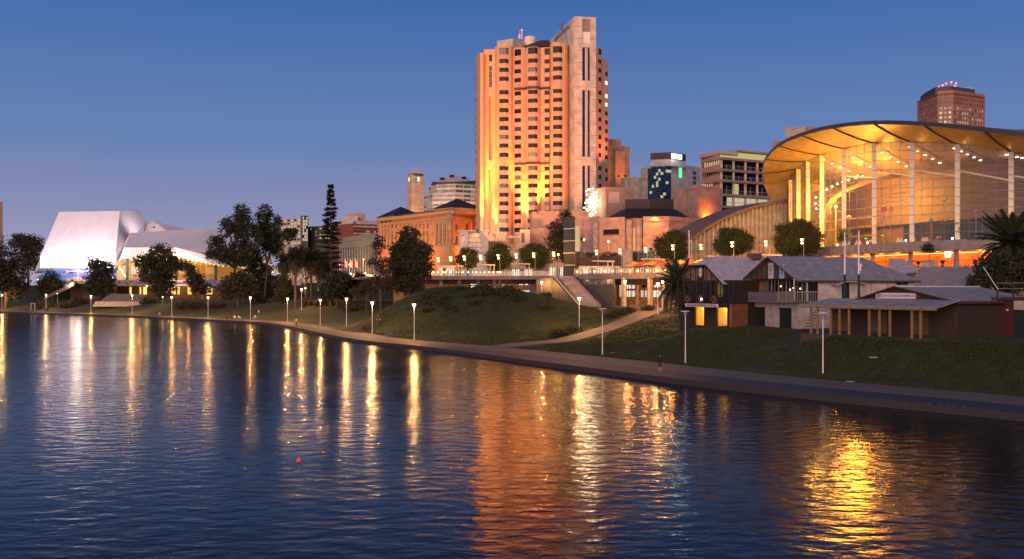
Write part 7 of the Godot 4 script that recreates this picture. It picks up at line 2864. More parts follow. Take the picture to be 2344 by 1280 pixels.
	var dg := MB.new()
	dg.tube([P(2251, 611, 92), P(2285, 663, 90)], [0.035, 0.035], 5)
	part(dg, "leaning_pole", mats.pale_panel, rbo)
	var rw2 := MB.new()
	rw2.slab(rb0 + vs * 6.0, rb1 + vs * 6.0, 7.6, 8.7, 0.2)
	part(rw2, "roof_wall", cream, rbo)
	# flagpoles
	for q in [[1934.0, 107.0, 531.0, 628.0, "white flagpole with a green lower half beside the awning door"], [1966.0, 105.0, 528.0, 628.0, "white flagpole with a green lower half beside the awning door"]]:
		var b := V(L(q[0], q[1]), ground(L(q[0], q[1])))
		var fp := thing("flagpole", q[4], "flagpole", b, "pair of two-tone flagpoles")
		var ym := Y(q[3], q[1])
		var yt := Y(q[2], q[1])
		var lo := MB.new()
		lo.tube([b - Vector3(0, 0.2, 0), Vector3(b.x, ym, b.z)], [0.15, 0.13], 8)
		part(lo, "green_base", green, fp)
		var hi := MB.new()
		hi.tube([Vector3(b.x, ym, b.z), Vector3(b.x, yt, b.z)], [0.10, 0.07], 8)
		part(hi, "white_pole", mat("pole_white", 0.75, 0.68, 0.70, 0.5, ""), fp)
	var b3 := V(L(1577.5, 146), ground(L(1577.5, 146)))
	var f3 := thing("flagpole", "plain white flagpole rising behind the timbered boat club", "flagpole", b3)
	var m3 := MB.new()
	m3.tube([b3 - Vector3(0, 0.2, 0), Vector3(b3.x, Y(530, 146), b3.z)], [0.12, 0.08], 8)
	part(m3, "white_pole", mats.pole_white, f3)
	var tip3 := MB.new()
	tip3.ball(Vector3(b3.x, Y(529, 146), b3.z), Vector3(0.14, 0.14, 0.14), 6)
	part(tip3, "finial", mats.pole_white, f3)

# ---------- trees

# leaves in clumps through the volume of ellipsoids; blobs: [centre, radii] relative to at
func crown(at: Vector3, blobs: Array, clumps: int, per: int, cr: float, leaf: float, seed_: int, gap := -0.12) -> MB:
	var mb := MB.new()
	var r := RandomNumberGenerator.new()
	r.seed = seed_
	var f := FastNoiseLite.new()
	f.seed = seed_
	f.frequency = 0.35 / maxf(cr, 0.3)
	var weight := []
	var total := 0.0
	for b in blobs:
		total += pow(b[1].x * b[1].y * b[1].z, 0.72)
		weight.append(total)
	var made := 0
	var tries := 0
	while made < clumps and tries < clumps * 4:
		tries += 1
		var k := 0
		var pick := r.randf() * total
		while weight[k] < pick: k += 1
		var d := Vector3(r.randfn(), r.randfn(), r.randfn()).normalized()
		var bc: Vector3 = blobs[k][0]
		var br: Vector3 = blobs[k][1]
		var c := bc + d * br * pow(r.randf(), 0.42) * (1.0 + 0.22 * f.get_noise_3dv(d * 3.0 * cr + bc))
		if f.get_noise_3dv(c) < gap: continue
		made += 1
		c += at
		for j in per:
			var o := Vector3(r.randfn(), r.randfn() * 0.8, r.randfn()) * cr * 0.55
			var u := Vector3(r.randfn(), r.randfn() * 0.7, r.randfn()).normalized()
			var w := u.cross(Vector3(r.randfn(), r.randfn(), r.randfn())).normalized()
			var s := leaf * r.randf_range(0.6, 1.25)
			var p := c + o
			var a := p - u * s * 0.5
			var b := p + w * s * 0.3
			var e := p + u * s * 0.5
			var g := p - w * s * 0.3
			var n := u.cross(w)
			mb.v.append(a); mb.v.append(b); mb.v.append(e); mb.v.append(a); mb.v.append(e); mb.v.append(g)
			for q in 6: mb.n.append(n)
	return mb

func tree(called: String, label: String, px: float, d: float, blobs_px: Array, clumps: int, per: int, cr: float, leaf: float, tr: float, leaf_mat: Material, seed_: int, base_y := -100.0, group := "", lean := 0.0, gap := -0.12) -> Node3D:
	var g := L(px, d)
	var at := V(g, ground(g) if base_y < -50.0 else base_y)
	var t := thing(called, label, "tree", at, group)
	var r := RandomNumberGenerator.new()
	r.seed = seed_ + 1000
	var blobs := []
	for b in blobs_px:
		var c := P(b[0], b[1], d + (b[4] if b.size() > 4 else 0.0))
		blobs.append([c - at, Vector3(b[2], b[3], b[2] * 0.9) * d / F])
	var trunk := MB.new()
	var mid := Vector3.ZERO
	for b in blobs: mid += b[0] / blobs.size()
	var fork := Vector3(mid.x * 0.5 + lean, mid.y * 0.55, mid.z * 0.3)
	trunk.tube([at - Vector3(0, 0.3, 0), at + fork * 0.5 + Vector3(r.randfn() * 0.15, 0, r.randfn() * 0.15), at + fork], [tr * 1.25, tr, tr * 0.8], 8)
	part(trunk, "trunk", mats.bark, t)
	var limbs := MB.new()
	for b in blobs:
		var c: Vector3 = b[0]
		limbs.tube([at + fork, at + fork.lerp(c, 0.5) + Vector3(r.randfn(), r.randfn() * 0.5, r.randfn()) * 0.4, at + c], [tr * 0.6, tr * 0.35, tr * 0.12], 6)
		for k in 4:
			var e: Vector3 = c + Vector3(r.randfn(), absf(r.randfn()), r.randfn()).normalized() * (b[1] as Vector3) * 0.75
			limbs.tube([at + fork.lerp(c, 0.6), at + e], [tr * 0.25, tr * 0.06], 5)
	part(limbs, "limbs", mats.bark, t)
	part(crown(at, blobs, clumps, per, cr, leaf, seed_, gap), "crown", leaf_mat, t)
	return t

func make_frond(len: float, droop: float, seed_: int, pairs := 30, wide := 0.5) -> MB:
	var r := RandomNumberGenerator.new()
	r.seed = seed_
	var mb := MB.new()
	var pts := []
	for i in 9:
		var s := i / 8.0
		pts.append(Vector3(len * (s - 0.12 * s * s * droop), len * (0.42 * s - droop * 0.62 * s * s), 0))
	var rr := []
	for i in 9: rr.append(0.05 * (1.0 - i / 9.5))
	mb.tube(pts, rr, 4, false)
	for i in pairs:
		var s := 0.12 + 0.87 * i / pairs
		var k := int(s * 8.0)
		var p: Vector3 = (pts[k] as Vector3).lerp(pts[mini(k + 1, 8)], s * 8.0 - k)
		var dirn: Vector3 = ((pts[mini(k + 1, 8)] as Vector3) - pts[maxi(k - 1, 0)]).normalized()
		var ll := wide * (0.35 + 1.1 * sin(PI * minf(1.0, s * 0.85 + 0.15)))
		for side in [-1.0, 1.0]:
			var o := (dirn * 0.75 + Vector3(0, -0.25 - r.randf() * 0.3, 0) + Vector3(0, 0, side * 0.9)).normalized() * ll
			var wv := dirn * len * 0.019
			mb.tri(p - wv, p + wv, p + o)
	return mb

func palm(called: String, label: String, at: Vector3, top: float, len: float, n: int, tr: float, m: Material, seed_: int, fan := false) -> Node3D:
	var t := thing(called, label, "palm", at)
	var r := RandomNumberGenerator.new()
	r.seed = seed_
	var tk := MB.new()
	var pts := []
	var rr := []
	for i in 11:
		pts.append(at + Vector3(0, top * i / 10.0 - 0.2, 0))
		rr.append(tr * (1.15 if i == 0 else 1.0 if i % 2 else 0.93))
	tk.tube(pts, rr, 10)
	part(tk, "trunk", mats.bark, t)
	var kinds := []
	for k in 4:
		kinds.append(make_frond(len, [0.35, 0.8, 1.3, 1.7][k], seed_ + k, 34 if not fan else 22, len * (0.13 if not fan else 0.24)).mesh(Vector3.ZERO))
	for i in n:
		var f := MeshInstance3D.new()
		f.name = "frond"
		var lvl := float(i) / n
		f.mesh = kinds[clampi(int(lvl * 4.2), 0, 3)]
		f.material_override = m
		t.add_child(f, true)
		f.position = Vector3(0, top - 0.25 - 0.5 * lvl * (1.0 if not fan else 2.0), 0)
		f.rotation = Vector3(0, i * 2.39996 + r.randf() * 0.3, lerpf(0.75, -0.55, lvl) + r.randf_range(-0.12, 0.12))
		f.scale = Vector3.ONE * r.randf_range(0.85, 1.1)
	return t

func make_trees() -> void:
	mat("leaf_gum", 0.042, 0.044, 0.022, 0.75, "foliage", 0.25)
	mat("leaf_brown", 0.050, 0.042, 0.022, 0.8, "foliage", 0.25)
	mat("leaf_ficus", 0.036, 0.056, 0.012, 0.7, "foliage", 0.5)
	mat("leaf_pine", 0.030, 0.036, 0.022, 0.8, "foliage", 0.4)
	mat("leaf_palm", 0.050, 0.055, 0.026, 0.7, "foliage", 0.5)
	var gum: Material = mats.leaf_gum
	var brown: Material = mats.leaf_brown
	# far left, around the theatre
	tree("broad_tree", "large dark brown tree mass at the water's far bend left of the theatre", 12, 352, [[0, 600, 42, 50], [30, 620, 34, 44], [-30, 610, 40, 50], [45, 655, 24, 30], [12, 655, 40, 32]], 900, 9, 1.3, 1.0, 0.6, brown, 101)
	tree("broad_tree", "flat-topped dark tree rising behind the theatre's left edge", 64, 410, [[60, 556, 32, 20], [40, 552, 22, 16], [82, 562, 20, 20], [66, 585, 26, 20], [75, 600, 22, 22]], 620, 8, 1.2, 0.9, 0.45, brown, 102)
	tree("small_tree", "small loose tree in front of the blue mural", 121, 360, [[118, 637, 19, 20], [130, 648, 14, 14], [96, 650, 14, 18], [110, 660, 20, 14]], 420, 8, 0.8, 0.7, 0.25, brown, 103)
	tree("broad_tree", "dark two-lobed tree between the mural and the theatre foyer", 232, 338, [[217, 606, 20, 18], [246, 614, 16, 18], [228, 640, 32, 26], [240, 668, 26, 18], [212, 660, 18, 20]], 850, 9, 0.9, 0.75, 0.4, gum, 104)
	tree("broad_tree", "wide dark tree in front of the theatre foyer", 366, 332, [[368, 578, 26, 18], [340, 600, 32, 20], [390, 600, 26, 22], [360, 630, 44, 26], [420, 608, 16, 14], [375, 660, 28, 24]], 1200, 9, 0.95, 0.75, 0.5, gum, 105)
	tree("gum_tree", "tall loose gum tree with forked trunks beside the theatre's folded roof", 548, 288, [[553, 490, 18, 26], [530, 520, 28, 26], [560, 525, 28, 34], [495, 555, 20, 20], [515, 585, 30, 22], [550, 580, 34, 34], [482, 580, 14, 12], [590, 545, 14, 22]], 1500, 9, 0.75, 0.62, 0.45, gum, 106, -100.0, "", -0.6)
	tree("gum_tree", "narrow gum tree with two leafy heads left of the white apartments", 606, 297, [[606, 498, 19, 30], [596, 535, 18, 30], [615, 545, 26, 34], [634, 520, 12, 26], [632, 560, 20, 30]], 1150, 9, 0.75, 0.62, 0.35, gum, 107)
	tree("round_bush_tree", "dense round tree at the foot of the gum trees", 545, 280, [[545, 650, 38, 28], [520, 665, 22, 20], [570, 668, 26, 20]], 700, 8, 0.75, 0.65, 0.3, gum, 108)
	tree("round_bush_tree", "low dark round trees below the theatre's pointed roof tip", 628, 300, [[606, 650, 20, 18], [630, 648, 18, 18], [620, 665, 28, 14]], 520, 8, 0.75, 0.65, 0.3, gum, 109)
	tree("round_bush_tree", "conical dark bush tree beside the nearest fan palm", 650, 268, [[652, 655, 17, 28], [650, 675, 20, 18]], 420, 8, 0.7, 0.6, 0.25, gum, 110)
	tree("umbrella_tree", "small umbrella-shaped tree before the white apartments", 664, 420, [[664, 532, 18, 9], [660, 540, 16, 8]], 240, 8, 0.9, 0.8, 0.3, gum, 111)
	tree("broad_tree", "loose dark tree filling the gap between the two gum trees", 584, 300, [[580, 590, 26, 30], [600, 620, 30, 28], [572, 640, 30, 30]], 700, 9, 0.8, 0.65, 0.3, gum, 113)
	tree("broad_tree", "dark loose tree behind the fan palms", 700, 282, [[690, 585, 26, 24], [716, 600, 26, 28], [738, 610, 22, 30], [668, 600, 20, 20]], 620, 9, 0.8, 0.65, 0.3, brown, 114)
	tree("broad_tree", "dark tree screening the road bridge beside the norfolk pine", 800, 262, [[800, 655, 26, 20], [822, 640, 18, 16], [790, 672, 24, 14]], 420, 8, 0.7, 0.6, 0.25, brown, 115)
	tree("broad_tree", "dark tree behind the wide foyer tree at the tent", 450, 330, [[446, 640, 22, 16], [436, 620, 14, 14], [460, 660, 24, 14]], 380, 8, 0.8, 0.7, 0.25, brown, 116)
	# norfolk pine: whorls of branches
	var nd := 255.0
	var nb := V(L(757, nd), ground(L(757, nd)))
	var np := thing("norfolk_pine", "tall tiered norfolk pine standing alone on the lawn slope", "tree", nb)
	var nh := Y(421, nd) - nb.y
	var nt := MB.new()
	nt.tube([nb - Vector3(0, 0.3, 0), nb + Vector3(0, nh * 0.5, 0), nb + Vector3(0, nh, 0)], [0.42, 0.24, 0.03], 8)
	part(nt, "trunk", mats.bark, np)
	var nr := RandomNumberGenerator.new()
	nr.seed = 77
	var h := 0.12
	while h < 0.985:
		var tier := MB.new()
		var rad := minf(3.3, 0.25 + (1.0 - h) * 6.2) * nr.randf_range(0.85, 1.1)
		for k in 7:
			var an := TAU * k / 7.0 + h * 40.0 + nr.randf_range(-0.2, 0.2)
			var dirn := Vector3(cos(an), 0, sin(an))
			var o := nb + Vector3(0, nh * h + nr.randf_range(-0.4, 0.4), 0)
			var rl := rad * nr.randf_range(0.62, 1.15)
			tier.tube([o, o + dirn * rl * 0.6 - Vector3(0, 0.05, 0), o + dirn * rl + Vector3(0, 0.22 * rl * 0.5, 0)], [0.06, 0.04, 0.02], 4, false)
			var side := dirn.cross(Vector3.UP)
			for j in 24:
				var s := 0.18 + 0.84 * j / 24.0
				var p := o + dirn * rl * s + Vector3(0, 0.12 * s * s * rl * 0.5, 0)
				for q in 5:
					var w := (side * nr.randf_range(-1, 1) + dirn * 0.5 + Vector3(0, nr.randf_range(-0.35, 0.8), 0)).normalized() * (0.85 * (1.2 - 0.5 * s)) * nr.randf_range(0.6, 1.2)
					tier.tri(p - dirn * 0.13, p + dirn * 0.13, p + w)
		part(tier, "branch_tier", mats.leaf_pine, np)
		h += lerpf(0.046, 0.033, h) * nr.randf_range(0.8, 1.2)
	tree("round_bush_tree", "dark spreading shrub tree at the norfolk pine's foot", 772, 250, [[770, 650, 26, 24], [752, 668, 26, 18], [786, 640, 16, 18]], 620, 8, 0.7, 0.6, 0.25, mats.leaf_pine, 112)
	# fan palms with shaggy heads
	for q in [[676.0, 262.0, 585.0, "fan palm with a shaggy brown skirt nearest the zigzag ramp"], [712.0, 268.0, 588.0, "fan palm with a dark head beside the norfolk pine"], [650.0, 275.0, 596.0, "fan palm half hidden beside the theatre's bright roof tip"], [728.0, 272.0, 594.0, "fan palm pressed against the norfolk pine's left side"]]:
		var b := V(L(q[0], q[1]), ground(L(q[0], q[1])))
		var top := Y(q[2], q[1]) - b.y
		var p := palm("fan_palm", q[3], b, top, 3.3, 84, 0.36, mats.leaf_palm, int(q[0]), true)
		var sk := MB.new()
		var r := RandomNumberGenerator.new()
		r.seed = int(q[0]) + 5
		for i in 320:
			var an := r.randf() * TAU
			var rr := r.randf_range(0.4, 1.6)
			var yy := r.randf_range(-4.6, -0.4)
			rr *= 1.0 - 0.14 * absf(yy + 1.4)
			var pp := b + Vector3(cos(an) * rr, top + yy, sin(an) * rr)
			sk.tri(pp, pp + Vector3(r.randfn() * 0.1 + cos(an) * 0.12, -1.1, sin(an) * 0.12), pp + Vector3(0.14, -0.2, 0.1))
		part(sk, "dead_frond_skirt", mat("palm_skirt", 0.16, 0.085, 0.05, 0.9, "grit", 0.6), p)
	# big dark tree in front of the sandstone hall and a thin one beside it
	tree("broad_tree", "big dark bushy tree on the lawn in front of the sandstone hall", 940, 197, [[938, 545, 24, 26], [920, 575, 30, 24], [962, 575, 28, 26], [935, 605, 48, 30], [925, 640, 36, 28], [965, 615, 26, 30], [945, 660, 30, 22]], 1900, 9, 0.62, 0.5, 0.4, gum, 120)
	tree("thin_tree", "thin sparse tree with a pale trunk beside the big dark tree", 872, 192, [[868, 560, 14, 24], [884, 610, 22, 20], [858, 600, 14, 18], [880, 645, 22, 18], [862, 640, 14, 14]], 330, 9, 0.55, 0.42, 0.13, brown, 121)
	tree("thin_tree", "low brown bush tree on the slope behind the thin tree", 838, 225, [[842, 650, 20, 16], [858, 662, 22, 14], [820, 668, 18, 12]], 300, 8, 0.6, 0.5, 0.15, brown, 122)
	# promenade trees, clipped round
	var k := 0
	for q in [[1071.0, 236.0, 592.0, 25.0, 26.0, "smallest clipped round tree, before the white pavilion"], [1143.0, 238.0, 588.0, 32.0, 32.0, "clipped round tree before the low salmon block"], [1224.0, 236.0, 586.0, 37.0, 31.0, "wide clipped tree with lit forked stems before the tall podium"], [1538.0, 205.0, 562.0, 40.0, 40.0, "round clipped tree above the umbrellas before the auditorium"], [1677.0, 203.0, 553.0, 46.0, 34.0, "round clipped tree in front of the finned wing's middle"], [1829.0, 199.0, 544.0, 57.0, 45.0, "largest round clipped tree before the golden glass hall"]]:
		var sc: float = q[1] / F
		var extra := []
		for e in 6:
			var an := rng.randf() * TAU
			extra.append([q[0] + cos(an) * q[3] * 0.78, q[2] + sin(an) * q[4] * 0.7, q[3] * rng.randf_range(0.2, 0.36), q[4] * rng.randf_range(0.2, 0.36)])
		var n := int(1500 * pow(q[3] * sc / 3.2, 1.7))
		tree("clipped_tree", q[5], q[0], q[1], [[q[0], q[2], q[3] * 0.84, q[4] * 0.84], [q[0] - q[3] * 0.35, q[2] + q[4] * 0.3, q[3] * 0.6, q[4] * 0.6], [q[0] + q[3] * 0.36, q[2] + q[4] * 0.25, q[3] * 0.6, q[4] * 0.62], [q[0] + q[3] * 0.1, q[2] - q[4] * 0.3, q[3] * 0.62, q[4] * 0.6]] + extra, n, 11, 0.62, 0.32, 0.16, mats.leaf_ficus, 130 + k, DY, "clipped trees along the promenade", 0.0, -0.2)
		k += 1
	tree("dark_tree", "tall dark conical tree beside the glass lift", 1288, 246, [[1296, 498, 18, 20], [1285, 525, 32, 22], [1300, 545, 30, 22], [1268, 550, 22, 18], [1288, 575, 36, 20]], 1100, 9, 0.55, 0.45, 0.3, gum, 140, DY)
	# date palms
	var b1 := V(L(1557, 133), ground(L(1557, 133)))
	palm("date_palm", "date palm with drooping fronds beside the timbered boat club", b1, Y(645, 133) - b1.y, 4.0, 90, 0.32, mats.leaf_palm, 11)
	var b2 := V(L(2318, 112), ground(L(2318, 112)))
	palm("date_palm", "large dark date palm in front of the hall above the red brick shed", b2, Y(556, 112) - b2.y, 4.8, 110, 0.4, mats.leaf_palm, 12)
	tree("hedge_tree", "black leafy thicket under the large date palm", 2300, 108, [[2262, 630, 30, 36], [2310, 625, 40, 48], [2355, 620, 40, 50], [2240, 652, 20, 18]], 900, 8, 0.6, 0.45, 0.3, gum, 141)
	# shrubs on the mound and along the side path
	var r2 := RandomNumberGenerator.new()
	r2.seed = 9
	for i in 30:
		var p := Vector2(-8.0, 181.0) + Vector2(r2.randfn() * 6.5, r2.randfn() * 4.0)
		var at := V(p, ground(p))
		var s := thing("mound_shrub", "low dark shrub growing on the grassy mound", "shrub", at, "shrubs on the grassy mound")
		var w := r2.randf_range(0.9, 1.9)
		part(crown(at, [[Vector3(0, 0.35, 0), Vector3(w, 0.5, w)], [Vector3(w * 0.5, 0.3, 0.2), Vector3(w * 0.7, 0.4, w * 0.6)]], 70, 8, 0.35, 0.3, 200 + i), "foliage", gum, s)
	for q in [[1290.0, 157.0, 1.6], [1312.0, 160.0, 1.5], [1398.0, 171.0, 1.4], [1417.0, 173.0, 1.4], [1440.0, 176.0, 1.0], [1484.0, 179.0, 1.3], [1275.0, 154.0, 1.0]]:
		var p := L(q[0], q[1])
		var at := V(p, ground(p))
		var s := thing("path_shrub", "dark spiky shrub bordering the side path", "shrub", at, "shrubs along the side path")
		part(crown(at, [[Vector3(0, 0.4, 0), Vector3(q[2], 0.6, q[2] * 0.7)]], 110, 8, 0.35, 0.3, int(q[0])), "foliage", gum, s)
	for q in [[420.0, 295.0, 3.0], [450.0, 290.0, 3.2], [490.0, 285.0, 2.6], [335.0, 318.0, 2.2], [150.0, 335.0, 3.2], [180.0, 340.0, 3.4], [95.0, 340.0, 3.0], [590.0, 285.0, 2.6], [700.0, 262.0, 2.2], [735.0, 258.0, 2.4], [800.0, 238.0, 2.6]]:
		var p := L(q[0], q[1])
		var at := V(p, ground(p))
		var s := thing("lawn_shrub", "dark shrub bank where the lawn meets the theatre gardens", "shrub", at, "shrub bank behind the far lawn")
		part(crown(at, [[Vector3(0, 0.8, 0), Vector3(q[2], 1.3, q[2] * 0.8)], [Vector3(q[2] * 0.7, 0.6, 0.5), Vector3(q[2] * 0.8, 1.0, q[2] * 0.6)]], 160, 8, 0.6, 0.5, int(q[0]) + 300), "foliage", brown, s)

# ---------- lamps

func path_lamp(lit: bool, label: String, group: String) -> Node3D:
	var t := thing("path_lamp", label, "street lamp", Vector3.ZERO, group)
	var p := MB.new()
	p.lathe(Vector3.ZERO, [Vector2(0.22, -0.2), Vector2(0.22, 0.04), Vector2(0.075, 0.06), Vector2(0.06, 2.5), Vector2(0.05, 5.1)], 10)
	part(p, "post", mat("lamp_post", 0.66, 0.58, 0.58, 0.5, ""), t)
	var h := MB.new()
	h.lathe(Vector3(0, 5.05, 0), [Vector2(0.05, -0.1), Vector2(0.13, -0.06), Vector2(0.245, 0.36)], 16)
	part(h, "lamp_cone", glow("path_glow", 1.0, 0.62, 0.28, 16.0) if lit else mat("cone_grey", 0.28, 0.26, 0.28, 0.4, ""), t)
	var d := MB.new()
	d.lathe(Vector3(0, 5.42, 0), [Vector2(0, 0), Vector2(0.47, 0), Vector2(0.49, 0.05), Vector2(0.4, 0.1), Vector2(0, 0.13)], 18)
	part(d, "lamp_cap", mats.lamp_post, t)
	if lit:
		bulb(Vector3(0, 5.22, 0), 120.0, Color(1.0, 0.72, 0.42), 0.22, t)
	return t

func make_lamps() -> void:
	var spots := [[4.0, 348.0, "lit path lamp below the big brown tree mass at the river bend"], [105.0, 332.0, "lit path lamp beside a black bin and the pale metal frame"], [208.0, 309.0, "lit path lamp at the mural end of the concrete stage"], [302.0, 299.0, "lit path lamp standing before the concrete stage's front"], [393.0, 276.0, "lit path lamp below the wide dark tree at the theatre foyer"], [476.0, 264.0, "lit path lamp in line with the pale pyramid tent"], [573.0, 250.0, "lit path lamp beside the people sitting on the lawn"], [658.0, 234.0, "lit path lamp by the person in white walking on the quay"], [733.0, 212.0, "lit path lamp below the tall norfolk pine"], [793.0, 194.0, "lit path lamp below the road bridge on the quay bend"], [852.0, 172.0, "lit path lamp near the dark figure below the thin tree"], [948.0, 153.0, "lit path lamp below the big bushy tree where the quay widens"], [1326.0, 160.0, "lit path lamp among the shrubs bordering the side path"], [1240.0, 208.0, "lit path lamp against the dark side wall of the stairs"], [1431.0, 197.0, "lit path lamp at the head of the side path before the parked cars"], [1506.0, 171.0, "lit path lamp where the side path bends beside the date palm"], [1517.0, 190.0, "lit path lamp close behind another lamp beside the date palm"], [690.0, 255.0, "lit path lamp on the slope before the zigzag ramp"]]
	var proto: Node3D = null
	for q in spots:
		var g := L(q[0], q[1])
		var at := V(g, maxf(ground(g), 0.5))
		var lamp: Node3D
		if proto == null:
			proto = path_lamp(true, q[2], "lit path lamps on the lawn")
			proto.position = at
			lamp = proto
		else:
			lamp = copy(proto, "path_lamp", at, 0.0, q[2])
		for c in lamp.get_children():
			if c is OmniLight3D: c.light_energy = 95.0 * rng.randf_range(0.75, 1.25)
	var dark: Node3D = null
	for q in [[1379.0, 118.0], [1569.0, 105.0], [1884.0, 89.0]]:
		var g := L(q[0], q[1])
		var at := V(g, maxf(ground(g), 0.5))
		if dark == null:
			dark = path_lamp(false, "unlit white path lamp with a grey cone beside the paved quay", "unlit path lamps by the quay")
			dark.position = at
		else:
			copy(dark, "path_lamp", at)
	# promenade lamps: post with a bright head on an arm and a lower globe
	var warm := glow("prom_glow", 1.0, 0.62, 0.22, 14.0)
	for q in [[1031.0, 590.0, 240.0, "promenade lamp beside the white kiosk with a row of lit windows"], [1062.0, 588.0, 229.0, "promenade lamp in front of the smallest clipped tree"], [1100.0, 587.0, 229.0, "promenade lamp between the smallest clipped tree and the next one"], [1140.0, 585.0, 227.0, "promenade lamp lighting the clipped tree before the salmon block"], [1181.0, 583.0, 227.0, "promenade lamp between the salmon block's tree and the forked-stem tree"], [1221.0, 581.0, 226.0, "promenade lamp in front of the wide clipped tree with lit stems"], [1267.0, 579.0, 226.0, "promenade lamp at the head of the grand stairs"], [1365.0, 575.0, 219.0, "promenade lamp before the dark clad terrace wall"], [1419.0, 572.0, 210.0, "promenade lamp beside the grey pillar of the clad wall"], [1478.0, 569.0, 206.0, "promenade lamp rising above the first yellow umbrellas"], [1540.0, 563.0, 196.0, "promenade lamp in front of the round tree above the umbrellas"], [1605.0, 562.0, 192.0, "promenade lamp at the low end of the finned wing"], [1676.0, 556.0, 191.0, "promenade lamp in front of the finned wing's middle round tree"], [1753.0, 554.0, 193.0, "promenade lamp between two round trees before the tall fins"], [1836.0, 549.0, 191.0, "promenade lamp in front of the largest round clipped tree"], [1002.0, 592.0, 246.0, "promenade lamp at the deck's end beside the big dark tree"]]:
		var at := V(L(q[0] + 4.0, q[2]), DY)
		var h := Y(q[1], q[2]) - DY
		var t := thing("promenade_lamp", q[3], "street lamp", at, "lamps along the promenade")
		var p := MB.new()
		p.lathe(at, [Vector2(0.16, 0), Vector2(0.16, 0.05), Vector2(0.06, 0.07), Vector2(0.05, h + 0.35), Vector2(0, h + 0.35)], 8)
		p.tube([at + Vector3(0.35, h + 0.22, 0), at + Vector3(-0.75, h + 0.22, 0)], [0.03, 0.03], 5)
		p.tube([at + Vector3(0, h - 0.55, 0), at + Vector3(-0.3, h - 0.55, 0)], [0.025, 0.025], 5)
		part(p, "post", mats.pole_steel, t)
		var g := MB.new()
		g.lathe(at + Vector3(-0.42, h - 0.08, 0), [Vector2(0, -0.12), Vector2(0.17, -0.02), Vector2(0.245, 0.2), Vector2(0, 0.28)], 12)
		part(g, "lamp_head", warm, t)
		var b := MB.new()
		b.ball(at + Vector3(-0.34, h - 0.6, 0), Vector3(0.22, 0.22, 0.22), 8)
		part(b, "lower_globe", warm, t)
		bulb(at + Vector3(-0.42, h + 0.0, 0.0), 42.0, Color(1.0, 0.66, 0.28), 0.18, t)
	# other lit points: globes on poles near the theatre, hall and bridge
	for q in [[178.0, 619.0, 372.0, 9.0, 0.42, 90.0, "bright tall globe lamp in front of the mural", 1.0, 0.80, 0.56], [258.0, 626.0, 372.0, 6.0, 0.26, 16.0, "blue-green globe lamp at the theatre foyer's corner", 0.45, 1.0, 0.85], [86.0, 640.0, 365.0, 3.6, 0.22, 8.0, "small white globe lamp left of the small loose tree", 1.0, 0.85, 0.7], [165.0, 648.0, 356.0, 1.4, 0.34, 26.0, "low bright lamp at the head of the theatre ramp", 1.0, 0.74, 0.42], [697.0, 634.0, 285.0, 5.0, 0.24, 18.0, "globe lamp in front of the zigzag ramp", 1.0, 0.75, 0.4], [714.0, 604.0, 300.0, 8.0, 0.22, 14.0, "high globe lamp beside the norfolk pine", 1.0, 0.72, 0.45], [696.0, 608.0, 305.0, 8.0, 0.36, 34.0, "bright white-green lamp above the zigzag ramp", 0.9, 1.0, 0.6], [699.0, 660.0, 275.0, 3.4, 0.3, 14.0, "yellow lamp low behind the fan palms", 1.0, 0.6, 0.15], [832.0, 594.0, 300.0, 6.0, 0.3, 18.0, "lamp cluster on the bridge before the columned house", 1.0, 0.72, 0.36], [855.0, 597.0, 300.0, 6.0, 0.28, 14.0, "lamp on the bridge beside the thin sparse tree", 1.0, 0.7, 0.3], [874.0, 600.0, 300.0, 6.0, 0.28, 14.0, "orange lamp on the bridge before the sandstone hall", 1.0, 0.5, 0.14], [777.0, 605.0, 296.0, 5.0, 0.26, 12.0, "lamp on the bridge beside the norfolk pine", 1.0, 0.75, 0.42], [800.0, 606.0, 296.0, 5.0, 0.34, 22.0, "bright lamp in the middle of the road bridge", 1.0, 0.75, 0.42], [775.0, 627.0, 293.0, 2.4, 0.42, 30.0, "low bright deck light at the bridge's pine end", 1.0, 0.78, 0.42], [803.0, 627.0, 293.0, 2.4, 0.42, 30.0, "low bright deck light in the bridge's middle", 1.0, 0.78, 0.42], [836.0, 625.0, 292.0, 2.4, 0.3, 18.0, "low deck light at the bridge's hall end", 1.0, 0.78, 0.42], [1278.0, 583.0, 236.0, 5.2, 0.4, 26.0, "flickering orange flame lamp beside the glass lift", 1.0, 0.5, 0.08], [1163.0, 568.0, 262.0, 6.0, 0.34, 24.0, "bright lamp on the low salmon block's wall", 1.0, 0.75, 0.36], [1337.0, 548.0, 250.0, 9.0, 0.34, 24.0, "twin lamp on the clad terrace wall beside the lift", 1.0, 0.68, 0.36], [1393.0, 553.0, 244.0, 9.5, 0.32, 22.0, "lamp on a post above the clad wall's planting", 1.0, 0.66, 0.36], [336.0, 655.0, 352.0, 4.0, 0.34, 22.0, "yellow lamp beside the theatre's lower cafe windows", 1.0, 0.7, 0.25], [372.0, 680.0, 310.0, 2.0, 0.26, 12.0, "low lamp under the wide dark tree", 1.0, 0.72, 0.4], [131.0, 672.0, 330.0, 3.2, 0.2, 8.0, "small post lamp on the lawn before the ramp", 1.0, 0.7, 0.35], [1107.0, 533.0, 296.0, 22.5, 0.5, 60.0, "dazzling lamp on the white pavilion's roof corner", 1.0, 0.86, 0.5]]:
		var c := P(q[0], q[1], q[2])
		var at := Vector3(c.x, c.y - q[3], c.z)
		var t := thing("globe_lamp", q[6], "lamp", at)
		var p := MB.new()
		p.tube([at, c - Vector3(0, q[4] * 0.8, 0)], [0.06, 0.045], 6)
		part(p, "post", mats.pole_steel, t)
		var g := MB.new()
		g.ball(c, Vector3.ONE * minf(q[4] * 0.62, 0.24), 10)
